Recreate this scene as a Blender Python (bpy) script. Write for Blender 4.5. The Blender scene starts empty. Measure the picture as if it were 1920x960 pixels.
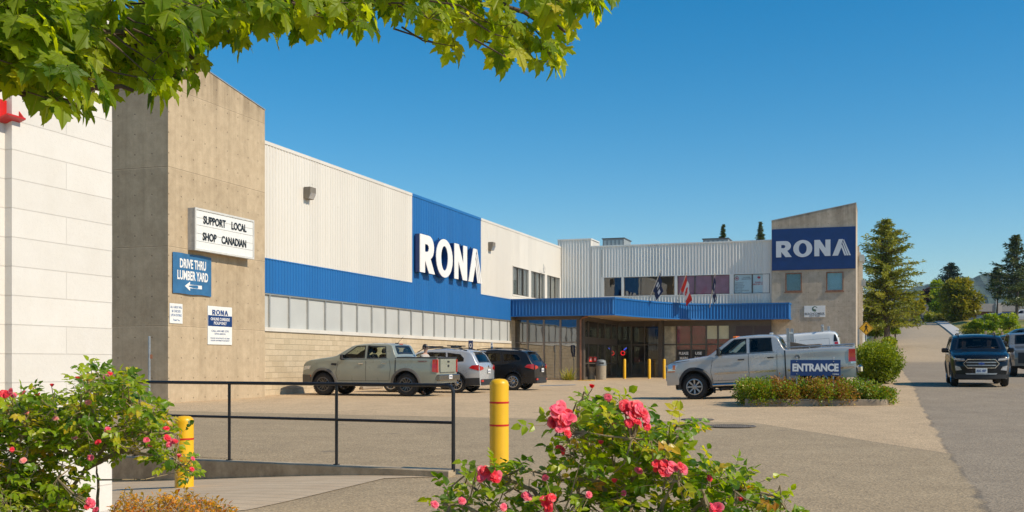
import bpy, bmesh, math, random
from mathutils import Vector, Matrix
R = math.radians
SC = bpy.context.scene
COL = SC.collection
random.seed(7)
# ------------------------------------------------------------ camera, sky, sun, exposure
F = 2040.0; HZ = 679.0; CAMH = 1.4
cam_d = bpy.data.cameras.new("camera"); cam = bpy.data.objects.new("camera", cam_d); COL.objects.link(cam)
cam_d.sensor_width = 36.0; cam_d.lens = F / 1920 * 36; cam_d.shift_y = (HZ - 480) / 1920
cam.location = (0, 0, CAMH); cam.rotation_euler = (R(90), 0, 0)
cam_d.clip_end = 6000; cam_d.clip_start = 0.05
SC.camera = cam
SUN_AZ = -25.0; SUN_EL = 41.0            # azimuth measured from +X towards +Y
w = bpy.data.worlds.new("World"); SC.world = w; w.use_nodes = True
nt = w.node_tree; bg = nt.nodes["Background"]
sky = nt.nodes.new("ShaderNodeTexSky"); sky.sky_type = 'NISHITA'; sky.sun_disc = False
sky.sun_elevation = R(SUN_EL)
sky.sun_rotation = R(90 - SUN_AZ)
sky.air_density = 1.0; sky.dust_density = 0.25; sky.ozone_density = 3.0; sky.altitude = 0
hs = nt.nodes.new("ShaderNodeHueSaturation"); hs.inputs['Saturation'].default_value = 1.47
hs.inputs['Hue'].default_value = 0.492
nt.links.new(sky.outputs[0], hs.inputs['Color']); nt.links.new(hs.outputs[0], bg.inputs['Color'])
bg.inputs['Strength'].default_value = 0.122
sd = bpy.data.lights.new("sun", 'SUN'); sun = bpy.data.objects.new("sun", sd); COL.objects.link(sun)
sd.energy = 4.4; sd.angle = R(0.5); sd.color = (1.0, 0.885, 0.71)
sdir = Vector((math.cos(R(SUN_AZ)) * math.cos(R(SUN_EL)), math.sin(R(SUN_AZ)) * math.cos(R(SUN_EL)), math.sin(R(SUN_EL))))
sun.rotation_euler = sdir.to_track_quat('Z', 'Y').to_euler(); sun.location = sdir * 60
SC.view_settings.view_transform = 'Standard'; SC.view_settings.look = 'None'
SC.view_settings.exposure = 0.07; SC.view_settings.gamma = 1.0; SC.view_settings.use_curve_mapping = False
SC.cycles.max_bounces = 8; SC.cycles.transparent_max_bounces = 16; SC.cycles.use_denoising = True

# ------------------------------------------------------------ frames: b across, a along the store's long wall
TH = R(18.82); cb = math.cos(TH); sb = math.sin(TH)
def W(b, a, z=0.0): return Vector((b * cb + a * sb, -b * sb + a * cb, z))
def BA(x, y): return (x * cb - y * sb, x * sb + y * cb)
def kk(u): return (u - 960) / F
def px(u, v, Y): return Vector((kk(u) * Y, Y, CAMH + (HZ - v) / F * Y))
def onA(u, B0):                       # column u on the plane b=B0 -> (Y, a)
    k = kk(u); Y = B0 / (cb * k - sb); return Y, Y * (sb * k + cb)
def onB(u, A0):                       # column u on the plane a=A0 -> (Y, b)
    k = kk(u); Y = A0 / (sb * k + cb); return Y, Y * (cb * k - sb)
def zv(v, Y): return CAMH + (HZ - v) / F * Y
def pA(u, v, B0): Y, a = onA(u, B0); return a, zv(v, Y)
def pB(u, v, A0): Y, b = onB(u, A0); return b, zv(v, Y)
def sm(t): t = max(0.0, min(1.0, t)); return t * t * (3 - 2 * t)
def lerp(a, b, t): return a + (b - a) * t
def pl(pts, x):
    if x <= pts[0][0]: return pts[0][1]
    for (x0, y0), (x1, y1) in zip(pts, pts[1:]):
        if x <= x1: return y0 + (y1 - y0) * (x - x0) / (x1 - x0) if x1 > x0 else y1
    return pts[-1][1]
ROADP = [(5, 0.0), (15, .03), (25, .16), (31, .28), (37, .60), (53, .9), (70, 1.35), (90, 2.2), (126, 3.95), (150, 5.7), (176, 7.45), (186, 7.65), (400, 7.8), (900, 8)]
# low curb wall: from its right end to its left end; the walk in front of it dips to the left
CW0 = (-0.72, 13.55); CW1 = (-9.5, 18.65)
cwd = Vector((CW1[0] - CW0[0], CW1[1] - CW0[1])); CWL = cwd.length; cwd.normalize(); cwn = Vector((-cwd.y, cwd.x))  # normal
if cwn.y > 0: cwn = -cwn
def G(x, y):
    b, a = BA(x, y)
    zl = .2 * sm((y - 12) / 24) + .0055 * max(0, min(y, 80) - 36)
    t = sm((b + 7) / 8.5)
    z = lerp(zl, pl(ROADP, a), t * sm((a - 12) / 20))
    d = (x - CW0[0]) * cwn.x + (y - CW0[1]) * cwn.y          # >0 on the camera side of the curb wall
    s = (x - CW0[0]) * cwd.x + (y - CW0[1]) * cwd.y
    if d > -.1 and s > -1.5:
        dip = .03 + .5 * sm((s + .5) / 9.0)
        z -= dip * sm((s + 1.0) / 1.2) * (1 - sm((d - 2.2) / 4.5)) * sm((d + .1) / .2)
    return z
def gpx(u, v):                         # ground point seen at pixel (u, v)
    Y = 3.0
    k = kk(u)
    while Y < 400:
        if CAMH + (HZ - v) / F * Y <= G(k * Y, Y): break
        Y += .05 if Y < 60 else .25
    return Vector((k * Y, Y, G(k * Y, Y)))

# ------------------------------------------------------------ mesh building
ORG = {}
def link(o, parent=None, kind=None, label=None, cat=None, group=None):
    COL.objects.link(o)
    if parent is not None:
        o.parent = parent
        if parent.name in ORG: ORG[o.name] = ORG[parent.name]
    if kind: o['kind'] = kind
    if label: o['label'] = label
    if cat: o['category'] = cat
    if group: o['group'] = group
    return o
def thing(name, label, cat, loc=(0, 0, 0), rz=0.0, group=None):
    o = bpy.data.objects.new(name, None); o.empty_display_size = .3
    o.location = loc; o.rotation_euler = (0, 0, rz)
    return link(o, None, None, label, cat, group)
def bthing(name, label, cat, b, a, z, group=None):
    o = thing(name, label, cat, W(b, a, z), -TH, group); ORG[o.name] = Vector((b, a, z)); return o
class MB:
    def __init__(s): s.v = []; s.f = []; s.m = []; s.cm = 0; s.cols = None; s.uv = None
    def add(s, vs, fs):
        n = len(s.v); s.v += [Vector(p) for p in vs]
        for f in fs: s.f.append(tuple(i + n for i in f)); s.m.append(s.cm)
        return n
    def quad(s, a, b, c, d): s.add([a, b, c, d], [(0, 1, 2, 3)])
    def box(s, x0, x1, y0, y1, z0, z1, M=None):
        vs = [Vector((x, y, z)) for z in (z0, z1) for y in (y0, y1) for x in (x0, x1)]
        if M is not None: vs = [M @ p for p in vs]
        s.add(vs, [(0, 2, 3, 1), (4, 5, 7, 6), (0, 1, 5, 4), (2, 6, 7, 3), (0, 4, 6, 2), (1, 3, 7, 5)])
    def bbox(s, x0, x1, y0, y1, z0, z1, e=.02, M=None):       # chamfered box
        vs = []; 
        for (zz, ee) in ((z0, e), (z0 + e, 0), (z1 - e, 0), (z1, e)):
            xa, xb, ya, yb = x0 + ee, x1 - ee, y0 + ee, y1 - ee
            vs += [(xa + e, ya, zz), (xb - e, ya, zz), (xb, ya + e, zz), (xb, yb - e, zz), (xb - e, yb, zz), (xa + e, yb, zz), (xa, yb - e, zz), (xa, ya + e, zz)]
        vs = [Vector(p) for p in vs]
        if M is not None: vs = [M @ p for p in vs]
        fs = [tuple(reversed(range(8))), tuple(range(24, 32))]
        for l in range(3):
            for i in range(8):
                j = (i + 1) % 8; fs.append((l * 8 + i, l * 8 + j, l * 8 + 8 + j, l * 8 + 8 + i))
        s.add(vs, fs)
    def prism(s, poly, fn, d0, d1):                            # poly 2D, fn(p, d) -> 3D
        n = len(poly); vs = [fn(p, d0) for p in poly] + [fn(p, d1) for p in poly]
        s.add(vs, [tuple(range(n))[::-1], tuple(range(n, 2 * n))] + [(i, (i + 1) % n, n + (i + 1) % n, n + i) for i in range(n)])
    def tube(s, pts, r, n=8, cap=True):
        pts = [Vector(p) for p in pts]; rr = r if isinstance(r, (list, tuple)) else [r] * len(pts)
        up = None; vs = []
        for i, p in enumerate(pts):
            d = (pts[min(i + 1, len(pts) - 1)] - pts[max(i - 1, 0)])
            if d.length < 1e-9: d = Vector((0, 0, 1))
            d.normalize()
            if up is None: up = d.orthogonal().normalized()
            x = (up - d * up.dot(d))
            x = x.normalized() if x.length > 1e-6 else d.orthogonal().normalized()
            up = x; y = d.cross(x)
            for k in range(n):
                t = 2 * math.pi * k / n; vs.append(p + (x * math.cos(t) + y * math.sin(t)) * rr[i])
        fs = []
        for i in range(len(pts) - 1):
            for k in range(n):
                k2 = (k + 1) % n; fs.append((i * n + k, i * n + k2, (i + 1) * n + k2, (i + 1) * n + k))
        if cap: fs.append(tuple(reversed(range(n)))); fs.append(tuple(range((len(pts) - 1) * n, len(pts) * n)))
        s.add(vs, fs)
    def lathe(s, prof, M=None, n=24, close=False, cap=True):            # prof: (r, z) about z
        M = M or Matrix(); vs = []
        for (r_, z_) in prof:
            for k in range(n):
                t = 2 * math.pi * k / n; vs.append(M @ Vector((r_ * math.cos(t), r_ * math.sin(t), z_)))
        fs = []; m = len(prof)
        for i in range(m if close else m - 1):
            i2 = (i + 1) % m
            for k in range(n):
                k2 = (k + 1) % n; fs.append((i * n + k, i * n + k2, i2 * n + k2, i2 * n + k))
        if not close and cap:
            if prof[0][0] > 1e-6: fs.append(tuple(reversed(range(n))))
            if prof[-1][0] > 1e-6: fs.append(tuple(range((m - 1) * n, m * n)))
        s.add(vs, fs)
    def build(s, name, mat, parent=None, smooth=False, merge=False, **kw):
        me = bpy.data.meshes.new(name); off = ORG.get(parent.name) if parent is not None else None
        vs = [p - off for p in s.v] if off is not None else s.v
        me.from_pydata([tuple(p) for p in vs], [], s.f)
        for m_ in (mat if isinstance(mat, (list, tuple)) else [mat]): me.materials.append(m_)
        if isinstance(mat, (list, tuple)): me.polygons.foreach_set('material_index', s.m)
        if s.cols is not None:
            ca = me.color_attributes.new('tint', 'FLOAT_COLOR', 'POINT')
            fl = []
            for c in s.cols: fl += [c, c, c, 1.0] if not isinstance(c, tuple) else [c[0], c[1], c[2], 1.0]
            ca.data.foreach_set('color', fl)
        if s.uv is not None:
            ul = me.uv_layers.new(name='uv'); li = [0] * len(me.loops); me.loops.foreach_get('vertex_index', li)
            fl = []
            for i in li: fl += [s.uv[i][0], s.uv[i][1]]
            ul.data.foreach_set('uv', fl)
        if merge or smooth:
            bm = bmesh.new(); bm.from_mesh(me)
            if merge: bmesh.ops.remove_doubles(bm, verts=bm.verts, dist=1e-4); bmesh.ops.recalc_face_normals(bm, faces=bm.faces)
            if smooth:
                for f in bm.faces: f.smooth = True
                ang = smooth if isinstance(smooth, float) else 35.0
                for e in bm.edges:
                    if len(e.link_faces) == 2 and e.calc_face_angle(0) > R(ang): e.smooth = False
            bm.to_mesh(me); bm.free()
        me.update()
        return link(bpy.data.objects.new(name, me), parent, **kw)

# ------------------------------------------------------------ materials
MATS = {}
class NT:
    def __init__(s, name):
        s.m = bpy.data.materials.new(name); s.m.use_nodes = True; s.t = s.m.node_tree; s.b = s.t.nodes['Principled BSDF']; s.out = s.t.nodes['Material Output']
    def n(s, typ, **kw):
        o = s.t.nodes.new(typ)
        for k, v in kw.items():
            if k.startswith('i_'): o.inputs[k[2:].replace('_', ' ')].default_value = v
            elif k.startswith('n'): o.inputs[int(k[1:])].default_value = v
            else: setattr(o, k, v)
        return o
    def l(s, a, b): s.t.links.new(a, b)
    def co(s): 
        return s.n('ShaderNodeTexCoord').outputs['Object']
    def math(s, op, a, b=None, c=None):
        o = s.t.nodes.new('ShaderNodeMath'); o.operation = op
        for i, x in enumerate((a, b, c)):
            if x is None: continue
            if isinstance(x, (int, float)): o.inputs[i].default_value = x
            else: s.l(x, o.inputs[i])
        return o.outputs[0]
    def mix(s, fac, a, b, typ='MIX'):
        o = s.t.nodes.new('ShaderNodeMix'); o.data_type = 'RGBA'; o.blend_type = typ; o.clamp_factor = True
        for i, x in ((0, fac), (6, a), (7, b)):
            if isinstance(x, (int, float)): o.inputs[i].default_value = x if i == 0 else (x, x, x, 1)
            elif isinstance(x, tuple): o.inputs[i].default_value = (x[0], x[1], x[2], 1)
            else: s.l(x, o.inputs[i])
        return o.outputs[2]
    def noise(s, scale, detail=4, rough=.55, vec=None, stretch=None):
        o = s.n('ShaderNodeTexNoise'); o.inputs['Scale'].default_value = scale; o.inputs['Detail'].default_value = detail; o.inputs['Roughness'].default_value = rough
        v = vec or s.co()
        if stretch:
            mp = s.n('ShaderNodeMapping'); mp.inputs['Scale'].default_value = stretch; s.l(v, mp.inputs[0]); v = mp.outputs[0]
        s.l(v, o.inputs['Vector']); return o.outputs[0]
    def ramp(s, x, lo, hi, a=0.0, b=1.0):
        o = s.n('ShaderNodeMapRange'); o.inputs[1].default_value = lo; o.inputs[2].default_value = hi; o.inputs[3].default_value = a; o.inputs[4].default_value = b
        s.l(x, o.inputs[0]); return o.outputs[0]
    def bump(s, h, strength=.3, dist=.01):
        o = s.n('ShaderNodeBump'); o.inputs['Strength'].default_value = strength; o.inputs['Distance'].default_value = dist; s.l(h, o.inputs['Height'])
        s.l(o.outputs[0], s.b.inputs['Normal'])
    def col(s, c): s.l(c, s.b.inputs['Base Color'])
    def rough(s, r):
        if isinstance(r, (int, float)): s.b.inputs['Roughness'].default_value = r
        else: s.l(r, s.b.inputs['Roughness'])
def flat(name, c, rough=.6, metal=0.0, var=.12, nscale=3.0, coat=0.0, spec=.5, emit=None, es=1.0, bump=0):
    if name in MATS: return MATS[name]
    t = NT(name); 
    if var > 0:
        nz = t.noise(nscale, 5)
        t.col(t.mix(t.ramp(nz, .3, .7), tuple(x * (1 - var) for x in c), tuple(min(1, x * (1 + var)) for x in c)))
        t.rough(t.ramp(nz, .2, .8, max(0, rough - .06), min(1, rough + .06)))
    else: t.b.inputs['Base Color'].default_value = (*c, 1); t.rough(rough)
    t.b.inputs['Metallic'].default_value = metal; t.b.inputs['Coat Weight'].default_value = coat; t.b.inputs['Coat Roughness'].default_value = .04
    t.b.inputs['Specular IOR Level'].default_value = spec
    if emit: t.b.inputs['Emission Color'].default_value = (*emit, 1); t.b.inputs['Emission Strength'].default_value = es
    if bump: t.bump(t.noise(60, 4), bump, .004)
    MATS[name] = t.m; return t.m
def paint(name, c, metal=.0, dirtk=.12):
    t = NT(name); nz = t.noise(1.5, 3)
    dirt = t.noise(2.5, 3)
    cc = t.mix(t.ramp(nz, .3, .7), tuple(x * .94 for x in c), tuple(min(1, x * 1.05) for x in c))
    sep = t.n('ShaderNodeSeparateXYZ'); t.l(t.co(), sep.inputs[0])
    low = t.ramp(sep.outputs[2], .35, .95, 1, 0)
    cc = t.mix(t.math('MULTIPLY', t.math('MULTIPLY', low, t.ramp(dirt, .2, .9)), dirtk), cc, (.22, .19, .15))
    t.col(cc); t.b.inputs['Metallic'].default_value = metal; t.rough(t.ramp(dirt, .2, .8, .22, .38))
    t.b.inputs['Coat Weight'].default_value = 1.0 if max(c) > .05 else .4; t.b.inputs['Specular IOR Level'].default_value = .5 if max(c) > .05 else .25; t.b.inputs['Coat Roughness'].default_value = .03
    MATS[name] = t.m; return t.m
def glass(name, tint=(.3, .34, .34), refl=1.6, rough=.01, wav=0.0, gc=.95):
    t = NT(name); m = t.m; t.t.nodes.remove(t.b)
    tr = t.n('ShaderNodeBsdfTransparent'); tr.inputs[0].default_value = (*tint, 1)
    gl = t.n('ShaderNodeBsdfGlossy'); gl.inputs['Roughness'].default_value = rough; gl.inputs['Color'].default_value = (gc, gc, gc, 1)
    lw = t.n('ShaderNodeLayerWeight'); r0 = ((refl - 1) / (refl + 1)) ** 2; fr = t.n('ShaderNodeMath', operation='MULTIPLY_ADD'); t.l(t.math('POWER', lw.outputs['Facing'], 4.0), fr.inputs[0]); fr.inputs[1].default_value = 1 - r0; fr.inputs[2].default_value = r0
    if wav:
        bp = t.n('ShaderNodeBump'); bp.inputs['Strength'].default_value = wav; bp.inputs['Distance'].default_value = .02
        t.l(t.noise(.9, 2), bp.inputs['Height']); t.l(bp.outputs[0], gl.inputs['Normal'])
    mx = t.n('ShaderNodeMixShader'); t.l(fr.outputs[0], mx.inputs[0]); t.l(tr.outputs[0], mx.inputs[1]); t.l(gl.outputs[0], mx.inputs[2])
    t.l(mx.outputs[0], t.out.inputs[0]); MATS[name] = m; return m
def leafmat(name, cols, trans=.4, vein=False, rough=.45):
    t = NT(name); at = t.n('ShaderNodeAttribute', attribute_name='tint')
    cr = t.n('ShaderNodeValToRGB'); cr.color_ramp.elements[0].color = (*cols[0], 1); cr.color_ramp.elements[1].color = (*cols[-1], 1)
    for i, c in enumerate(cols[1:-1]): e = cr.color_ramp.elements.new((i + 1) / (len(cols) - 1)); e.color = (*c, 1)
    t.l(at.outputs['Fac'], cr.inputs[0]); c = cr.outputs[0]
    nz = t.noise(14, 3); c = t.mix(t.ramp(nz, .3, .7, 0, .35), c, t.mix(1.0, c, (.6, .62, .5), 'MULTIPLY'))
    if vein:
        uv = t.n('ShaderNodeUVMap'); uv.uv_map = 'uv'; sp = t.n('ShaderNodeSeparateXYZ'); t.l(uv.outputs[0], sp.inputs[0])
        x = t.math('ABSOLUTE', sp.outputs[0]); y = sp.outputs[1]; d = x
        for ang in (48, 88):
            dx, dy = math.sin(R(ang)), math.cos(R(ang))
            d = t.math('MINIMUM', d, t.math('ABSOLUTE', t.math('SUBTRACT', t.math('MULTIPLY', x, dy), t.math('MULTIPLY', y, dx))))
        c = t.mix(t.ramp(d, .006, .02, .55, 0), c, (.32, .36, .10))
    t.col(c); t.rough(rough); t.b.inputs['Specular IOR Level'].default_value = .4
    if vein: t.bump(t.ramp(d, .0, .05, 0, 1), .5, .01)
    tl = t.n('ShaderNodeBsdfTranslucent'); tc = t.mix(1.0, c, (2.3, 2.0, .45), 'MULTIPLY'); t.l(tc, tl.inputs[0])
    mx = t.n('ShaderNodeMixShader'); mx.inputs[0].default_value = trans; t.l(t.b.outputs[0], mx.inputs[1]); t.l(tl.outputs[0], mx.inputs[2])
    t.l(mx.outputs[0], t.out.inputs[0]); MATS[name] = t.m; return t.m

def m_asphalt():
    t = NT('asphalt'); co = t.co(); sp = t.n('ShaderNodeSeparateXYZ'); t.l(co, sp.inputs[0]); X, Y = sp.outputs[0], sp.outputs[1]
    b = t.math('SUBTRACT', t.math('MULTIPLY', X, cb), t.math('MULTIPLY', Y, sb)); a = t.math('ADD', t.math('MULTIPLY', X, sb), t.math('MULTIPLY', Y, cb))
    wob = t.math('MULTIPLY', t.math('SUBTRACT', t.noise(1.3, 6, .7), .5), .35)
    # near dark patch: a < 23.4 - 1.7*max(0,b+2.5)
    lim = t.math('SUBTRACT', 23.6, t.math('MULTIPLY', t.math('MAXIMUM', t.math('ADD', b, 2.6), 0), 1.7))
    near = t.ramp(t.math('SUBTRACT', lim, t.math('ADD', a, t.math('MULTIPLY', wob, .3))), -.04, .04)
    road = t.ramp(t.math('ADD', t.math('ADD', b, wob), -.95), -.03, .03)
    big = t.noise(.16, 5, .6); mid = t.noise(1.1, 6, .65); fine = t.noise(38, 5, .75); grit = t.n('ShaderNodeTexVoronoi', feature='F1'); grit.inputs['Scale'].default_value = 75; t.l(co, grit.inputs['Vector'])
    grit2 = t.n('ShaderNodeTexVoronoi', feature='F1'); grit2.inputs['Scale'].default_value = 34; t.l(co, grit2.inputs['Vector'])
    lot = t.mix(t.ramp(mid, .3, .7), (.47, .335, .195), (.56, .405, .238))
    dk = t.mix(t.ramp(mid, .3, .7), (.325, .240, .140), (.395, .295, .175))
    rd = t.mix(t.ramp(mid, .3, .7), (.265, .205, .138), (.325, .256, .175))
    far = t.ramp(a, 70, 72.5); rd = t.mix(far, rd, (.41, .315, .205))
    c = t.mix(near, lot, dk); c = t.mix(road, c, rd)
    c = t.mix(t.ramp(big, .35, .7, 0, .3), c, t.mix(1.0, c, (.76, .77, .79), 'MULTIPLY'))
    sc = t.n('ShaderNodeSeparateColor'); t.l(grit.outputs['Color'], sc.inputs[0]); g = sc.outputs[0]
    sc2 = t.n('ShaderNodeSeparateColor'); t.l(grit2.outputs['Color'], sc2.inputs[0]); g2 = sc2.outputs[0]
    c = t.mix(.62, c, t.mix(t.math('ADD', t.math('MULTIPLY', g, .5), t.math('MULTIPLY', g2, .5)), t.mix(1.0, c, .38, 'MULTIPLY'), t.mix(1.0, c, 1.72, 'MULTIPLY')))
    # cracks (tar and open ones)
    vo = t.n('ShaderNodeTexVoronoi', feature='DISTANCE_TO_EDGE'); vo.inputs['Scale'].default_value = .13
    dist = t.n('ShaderNodeMix', data_type='VECTOR'); dist.inputs[0].default_value = .05
    nn = t.n('ShaderNodeTexNoise'); nn.inputs['Scale'].default_value = 1.2; nn.inputs['Detail'].default_value = 6; t.l(co, nn.inputs['Vector'])
    sc = t.n('ShaderNodeVectorMath', operation='SCALE'); sc.inputs['Scale'].default_value = 1.3; t.l(nn.outputs['Color'], sc.inputs[0])
    ad = t.n('ShaderNodeVectorMath', operation='ADD'); t.l(co, ad.inputs[0]); t.l(sc.outputs[0], ad.inputs[1]); t.l(ad.outputs[0], vo.inputs['Vector'])
    cr = t.ramp(vo.outputs['Distance'], .0006, .0018, .4, 0)
    cr = t.math('MULTIPLY', cr, t.ramp(t.noise(.35, 3), .5, .58))
    seam = t.ramp(t.math('ABSOLUTE', t.math('ADD', t.math('ADD', b, wob), -.95)), .02, .05, .4, 0)
    seam = t.math('MULTIPLY', seam, t.ramp(t.noise(.9, 4), .4, .55))
    seam2 = t.ramp(t.math('ABSOLUTE', t.math('SUBTRACT', lim, t.math('ADD', a, t.math('MULTIPLY', wob, .3)))), .01, .04, .5, 0)
    seam2 = t.math('MULTIPLY', seam2, t.math('SUBTRACT', 1, road))
    c = t.mix(t.math('MAXIMUM', t.math('MAXIMUM', cr, seam), seam2), c, (.045, .04, .035))
    # oil stains
    st = t.math('MULTIPLY', t.ramp(t.noise(.8, 4, .6), .66, .78), .25); c = t.mix(st, c, (.12, .10, .08))
    tyr = t.noise(.5, 4, .6, vec=None, stretch=(2.2, .25, 1)); c = t.mix(t.ramp(tyr, .52, .72, 0, .3), c, t.mix(1.0, c, (.70, .70, .71), 'MULTIPLY'))
    spot = t.n('ShaderNodeTexVoronoi'); spot.inputs['Scale'].default_value = .55; t.l(co, spot.inputs['Vector']); c = t.mix(t.ramp(t.math('ADD', spot.outputs['Distance'], t.math('MULTIPLY', mid, .12)), .09, .16, .5, 0), c, (.11, .095, .075))
    gum = t.n('ShaderNodeTexVoronoi'); gum.inputs['Scale'].default_value = 2.3; t.l(co, gum.inputs['Vector']); c = t.mix(t.ramp(gum.outputs['Distance'], .035, .06, .55, 0), c, (.13, .11, .09))
    t.col(c); t.rough(.88); t.bump(t.math('ADD', fine, t.math('MULTIPLY', grit2.outputs['Distance'], 1.2)), .5, .012); return t.m
def m_walk():
    t = NT('concrete_walk'); co = t.co(); sp = t.n('ShaderNodeSeparateXYZ'); t.l(co, sp.inputs[0])
    q = t.math('ADD', t.math('MULTIPLY', sp.outputs[0], cwn.x), t.math('MULTIPLY', sp.outputs[1], cwn.y))
    q = t.math('ADD', q, t.math('MULTIPLY', t.noise(3, 4), .06))
    fr = t.math('ABSOLUTE', t.math('SUBTRACT', t.math('FRACT', t.math('MULTIPLY', q, 3.4)), .5))
    ln = t.ramp(fr, .0, .06, .7, 0)
    mid = t.noise(1.7, 6, .7); c = t.mix(t.ramp(mid, .3, .7), (.50, .37, .235), (.62, .48, .32)); c = t.mix(ln, c, (.12, .105, .09))
    c = t.mix(t.ramp(t.noise(60, 4), .3, .7, 0, .35), c, (.18, .16, .13))
    t.col(c); t.rough(.9); t.bump(t.noise(70, 4), .3, .01); return t.m
def m_concrete(name, c0, c1, ties=True, streak=.4, topz=None):
    """board marked cast concrete; coords are metres in the object's frame"""
    t = NT(name); co = t.co(); sp = t.n('ShaderNodeSeparateXYZ'); t.l(co, sp.inputs[0])
    h = t.math('ADD', sp.outputs[0], sp.outputs[1]); z = sp.outputs[2]
    big = t.noise(.5, 6, .65); mid = t.noise(3.2, 7, .7)
    c = t.mix(t.ramp(mid, .3, .7), c0, c1); c = t.mix(t.ramp(big, .35, .68, 0, .35), c, t.mix(1.0, c, (.78, .77, .75), 'MULTIPLY'))
    stv = t.noise(1.6, 5, .65, stretch=(1, 1, .07)); c = t.mix(t.ramp(stv, .46, .72, 0, streak), c, t.mix(1.0, c, (.62, .6, .56), 'MULTIPLY'))
    stl = t.noise(2.1, 5, .65, stretch=(1, 1, .05)); c = t.mix(t.ramp(stl, .58, .75, 0, .35), c, t.mix(1.0, c, (1.25, 1.24, 1.2), 'MULTIPLY'))
    if topz: c = t.mix(t.math('MULTIPLY', t.math('MULTIPLY', t.ramp(z, topz - 1.6, topz), t.ramp(stv, .38, .6)), .75), c, t.mix(1.0, c, (.42, .40, .37), 'MULTIPLY'))
    jz = t.math('ABSOLUTE', t.math('SUBTRACT', t.math('FRACT', t.math('ADD', t.math('DIVIDE', t.math('ADD', z, t.math('MULTIPLY', mid, .04)), 2.37), .445)), .5))
    lf = t.n('ShaderNodeTexWhiteNoise'); lf.noise_dimensions = '1D'; t.l(t.math('FLOOR', t.math('ADD', t.math('DIVIDE', z, 2.37), .945)), lf.inputs['W']); rough_l = t.ramp(lf.outputs['Value'], .2, .8)
    c = t.mix(t.math('MULTIPLY', rough_l, .45), c, t.mix(t.ramp(t.noise(1.1, 7, .75), .38, .62), t.mix(1.0, c, (.74, .72, .69), 'MULTIPLY'), c))
    c = t.mix(t.ramp(jz, .008, .02, .3, 0), c, t.mix(1.0, c, (1.3, 1.3, 1.3), 'MULTIPLY')); jl = t.ramp(jz, .0, .006, .8, 0)
    bd = t.noise(9, 2, .5, stretch=(1, 1, .02)); c = t.mix(t.ramp(bd, .45, .7, 0, .22), c, t.mix(1.0, c, (.7, .69, .67), 'MULTIPLY'))
    jh = t.math('ABSOLUTE', t.math('SUBTRACT', t.math('FRACT', t.math('DIVIDE', h, 1.22)), .5)); jl = t.math('MAXIMUM', jl, t.ramp(jh, .0, .005, .25, 0))
    c = t.mix(jl, c, tuple(x * .42 for x in c0)); hgt = t.math('SUBTRACT', mid, jl)
    if ties:
        fx = t.math('SUBTRACT', t.math('FRACT', t.math('DIVIDE', h, .61)), .5); fz = t.math('SUBTRACT', t.math('FRACT', t.math('DIVIDE', z, .61)), .5)
        d = t.math('SQRT', t.math('ADD', t.math('MULTIPLY', fx, fx), t.math('MULTIPLY', fz, fz)))
        hole = t.ramp(d, .028, .045, 1, 0); c = t.mix(t.math('MULTIPLY', hole, .75), c, tuple(x * .25 for x in c0)); hgt = t.math('SUBTRACT', hgt, hole)
    pit = t.n('ShaderNodeTexVoronoi'); pit.inputs['Scale'].default_value = 9; t.l(co, pit.inputs['Vector'])
    ph = t.ramp(pit.outputs['Distance'], .04, .08, 1, 0); c = t.mix(t.math('MULTIPLY', ph, .5), c, tuple(x * .3 for x in c0))
    t.col(c); t.rough(.85); t.bump(hgt, .6, .012); return t.m
def m_block(name, c0, c1, cm, bw, bh, mort, bumpd=.01, roughface=0.0, mixv=.5, cx=None, off=.5):
    t = NT(name); co = t.co(); sp = t.n('ShaderNodeSeparateXYZ'); t.l(co, sp.inputs[0]); cmb = t.n('ShaderNodeCombineXYZ')
    t.l(t.math('ADD', sp.outputs[1], sp.outputs[0]), cmb.inputs[0]); t.l(sp.outputs[2], cmb.inputs[1])
    br = t.n('ShaderNodeTexBrick'); t.l(cmb.outputs[0], br.inputs[0]); br.offset = off
    br.inputs['Scale'].default_value = 1; br.inputs['Brick Width'].default_value = bw; br.inputs['Row Height'].default_value = bh; br.inputs['Mortar Size'].default_value = mort
    br.inputs['Mortar Smooth'].default_value = .2; br.inputs['Bias'].default_value = mixv - .5
    br.inputs['Color1'].default_value = (*c0, 1); br.inputs['Color2'].default_value = (*c1, 1); br.inputs['Mortar'].default_value = (*cm, 1)
    c = br.outputs['Color']; mid = t.noise(2.2, 6, .7); fin = t.noise(26, 5, .7)
    c = t.mix(t.ramp(mid, .4, .75, 0, .35), c, t.mix(1.0, c, (.8, .77, .72), 'MULTIPLY')); c = t.mix(t.ramp(fin, .35, .7, 0, .3 * roughface + .06), c, t.mix(1.0, c, .55, 'MULTIPLY'))
    t.col(c); t.rough(.82)
    t.bump(t.math('SUBTRACT', t.math('MULTIPLY', fin, .25 + roughface), t.math('MULTIPLY', br.outputs['Fac'], 1.2)), .8, bumpd); return t.m
M_asph = m_asphalt(); M_walk = m_walk()
M_conc = m_concrete('cast_concrete', (.44, .335, .215), (.58, .455, .30), topz=10.6)
M_conc2 = m_concrete('cast_concrete_cool', (.46, .375, .275), (.64, .53, .40), topz=11.2)
M_curb = m_concrete('kerb_concrete', (.30, .235, .165), (.42, .34, .25), ties=False, streak=.8)
M_darkcurb = m_concrete('mossy_concrete', (.30, .225, .14), (.66, .53, .36), ties=False, streak=.9)
M_white_blk = m_block('white_painted_block', (.75, .71, .65), (.70, .66, .60), (.64, .60, .54), 1.64, .245, .0035, .010, off=.37)
M_tan_blk = m_block('tan_split_block', (.55, .435, .28), (.66, .53, .355), (.50, .40, .265), .41, .205, .008, .02, 1.0)
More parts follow.
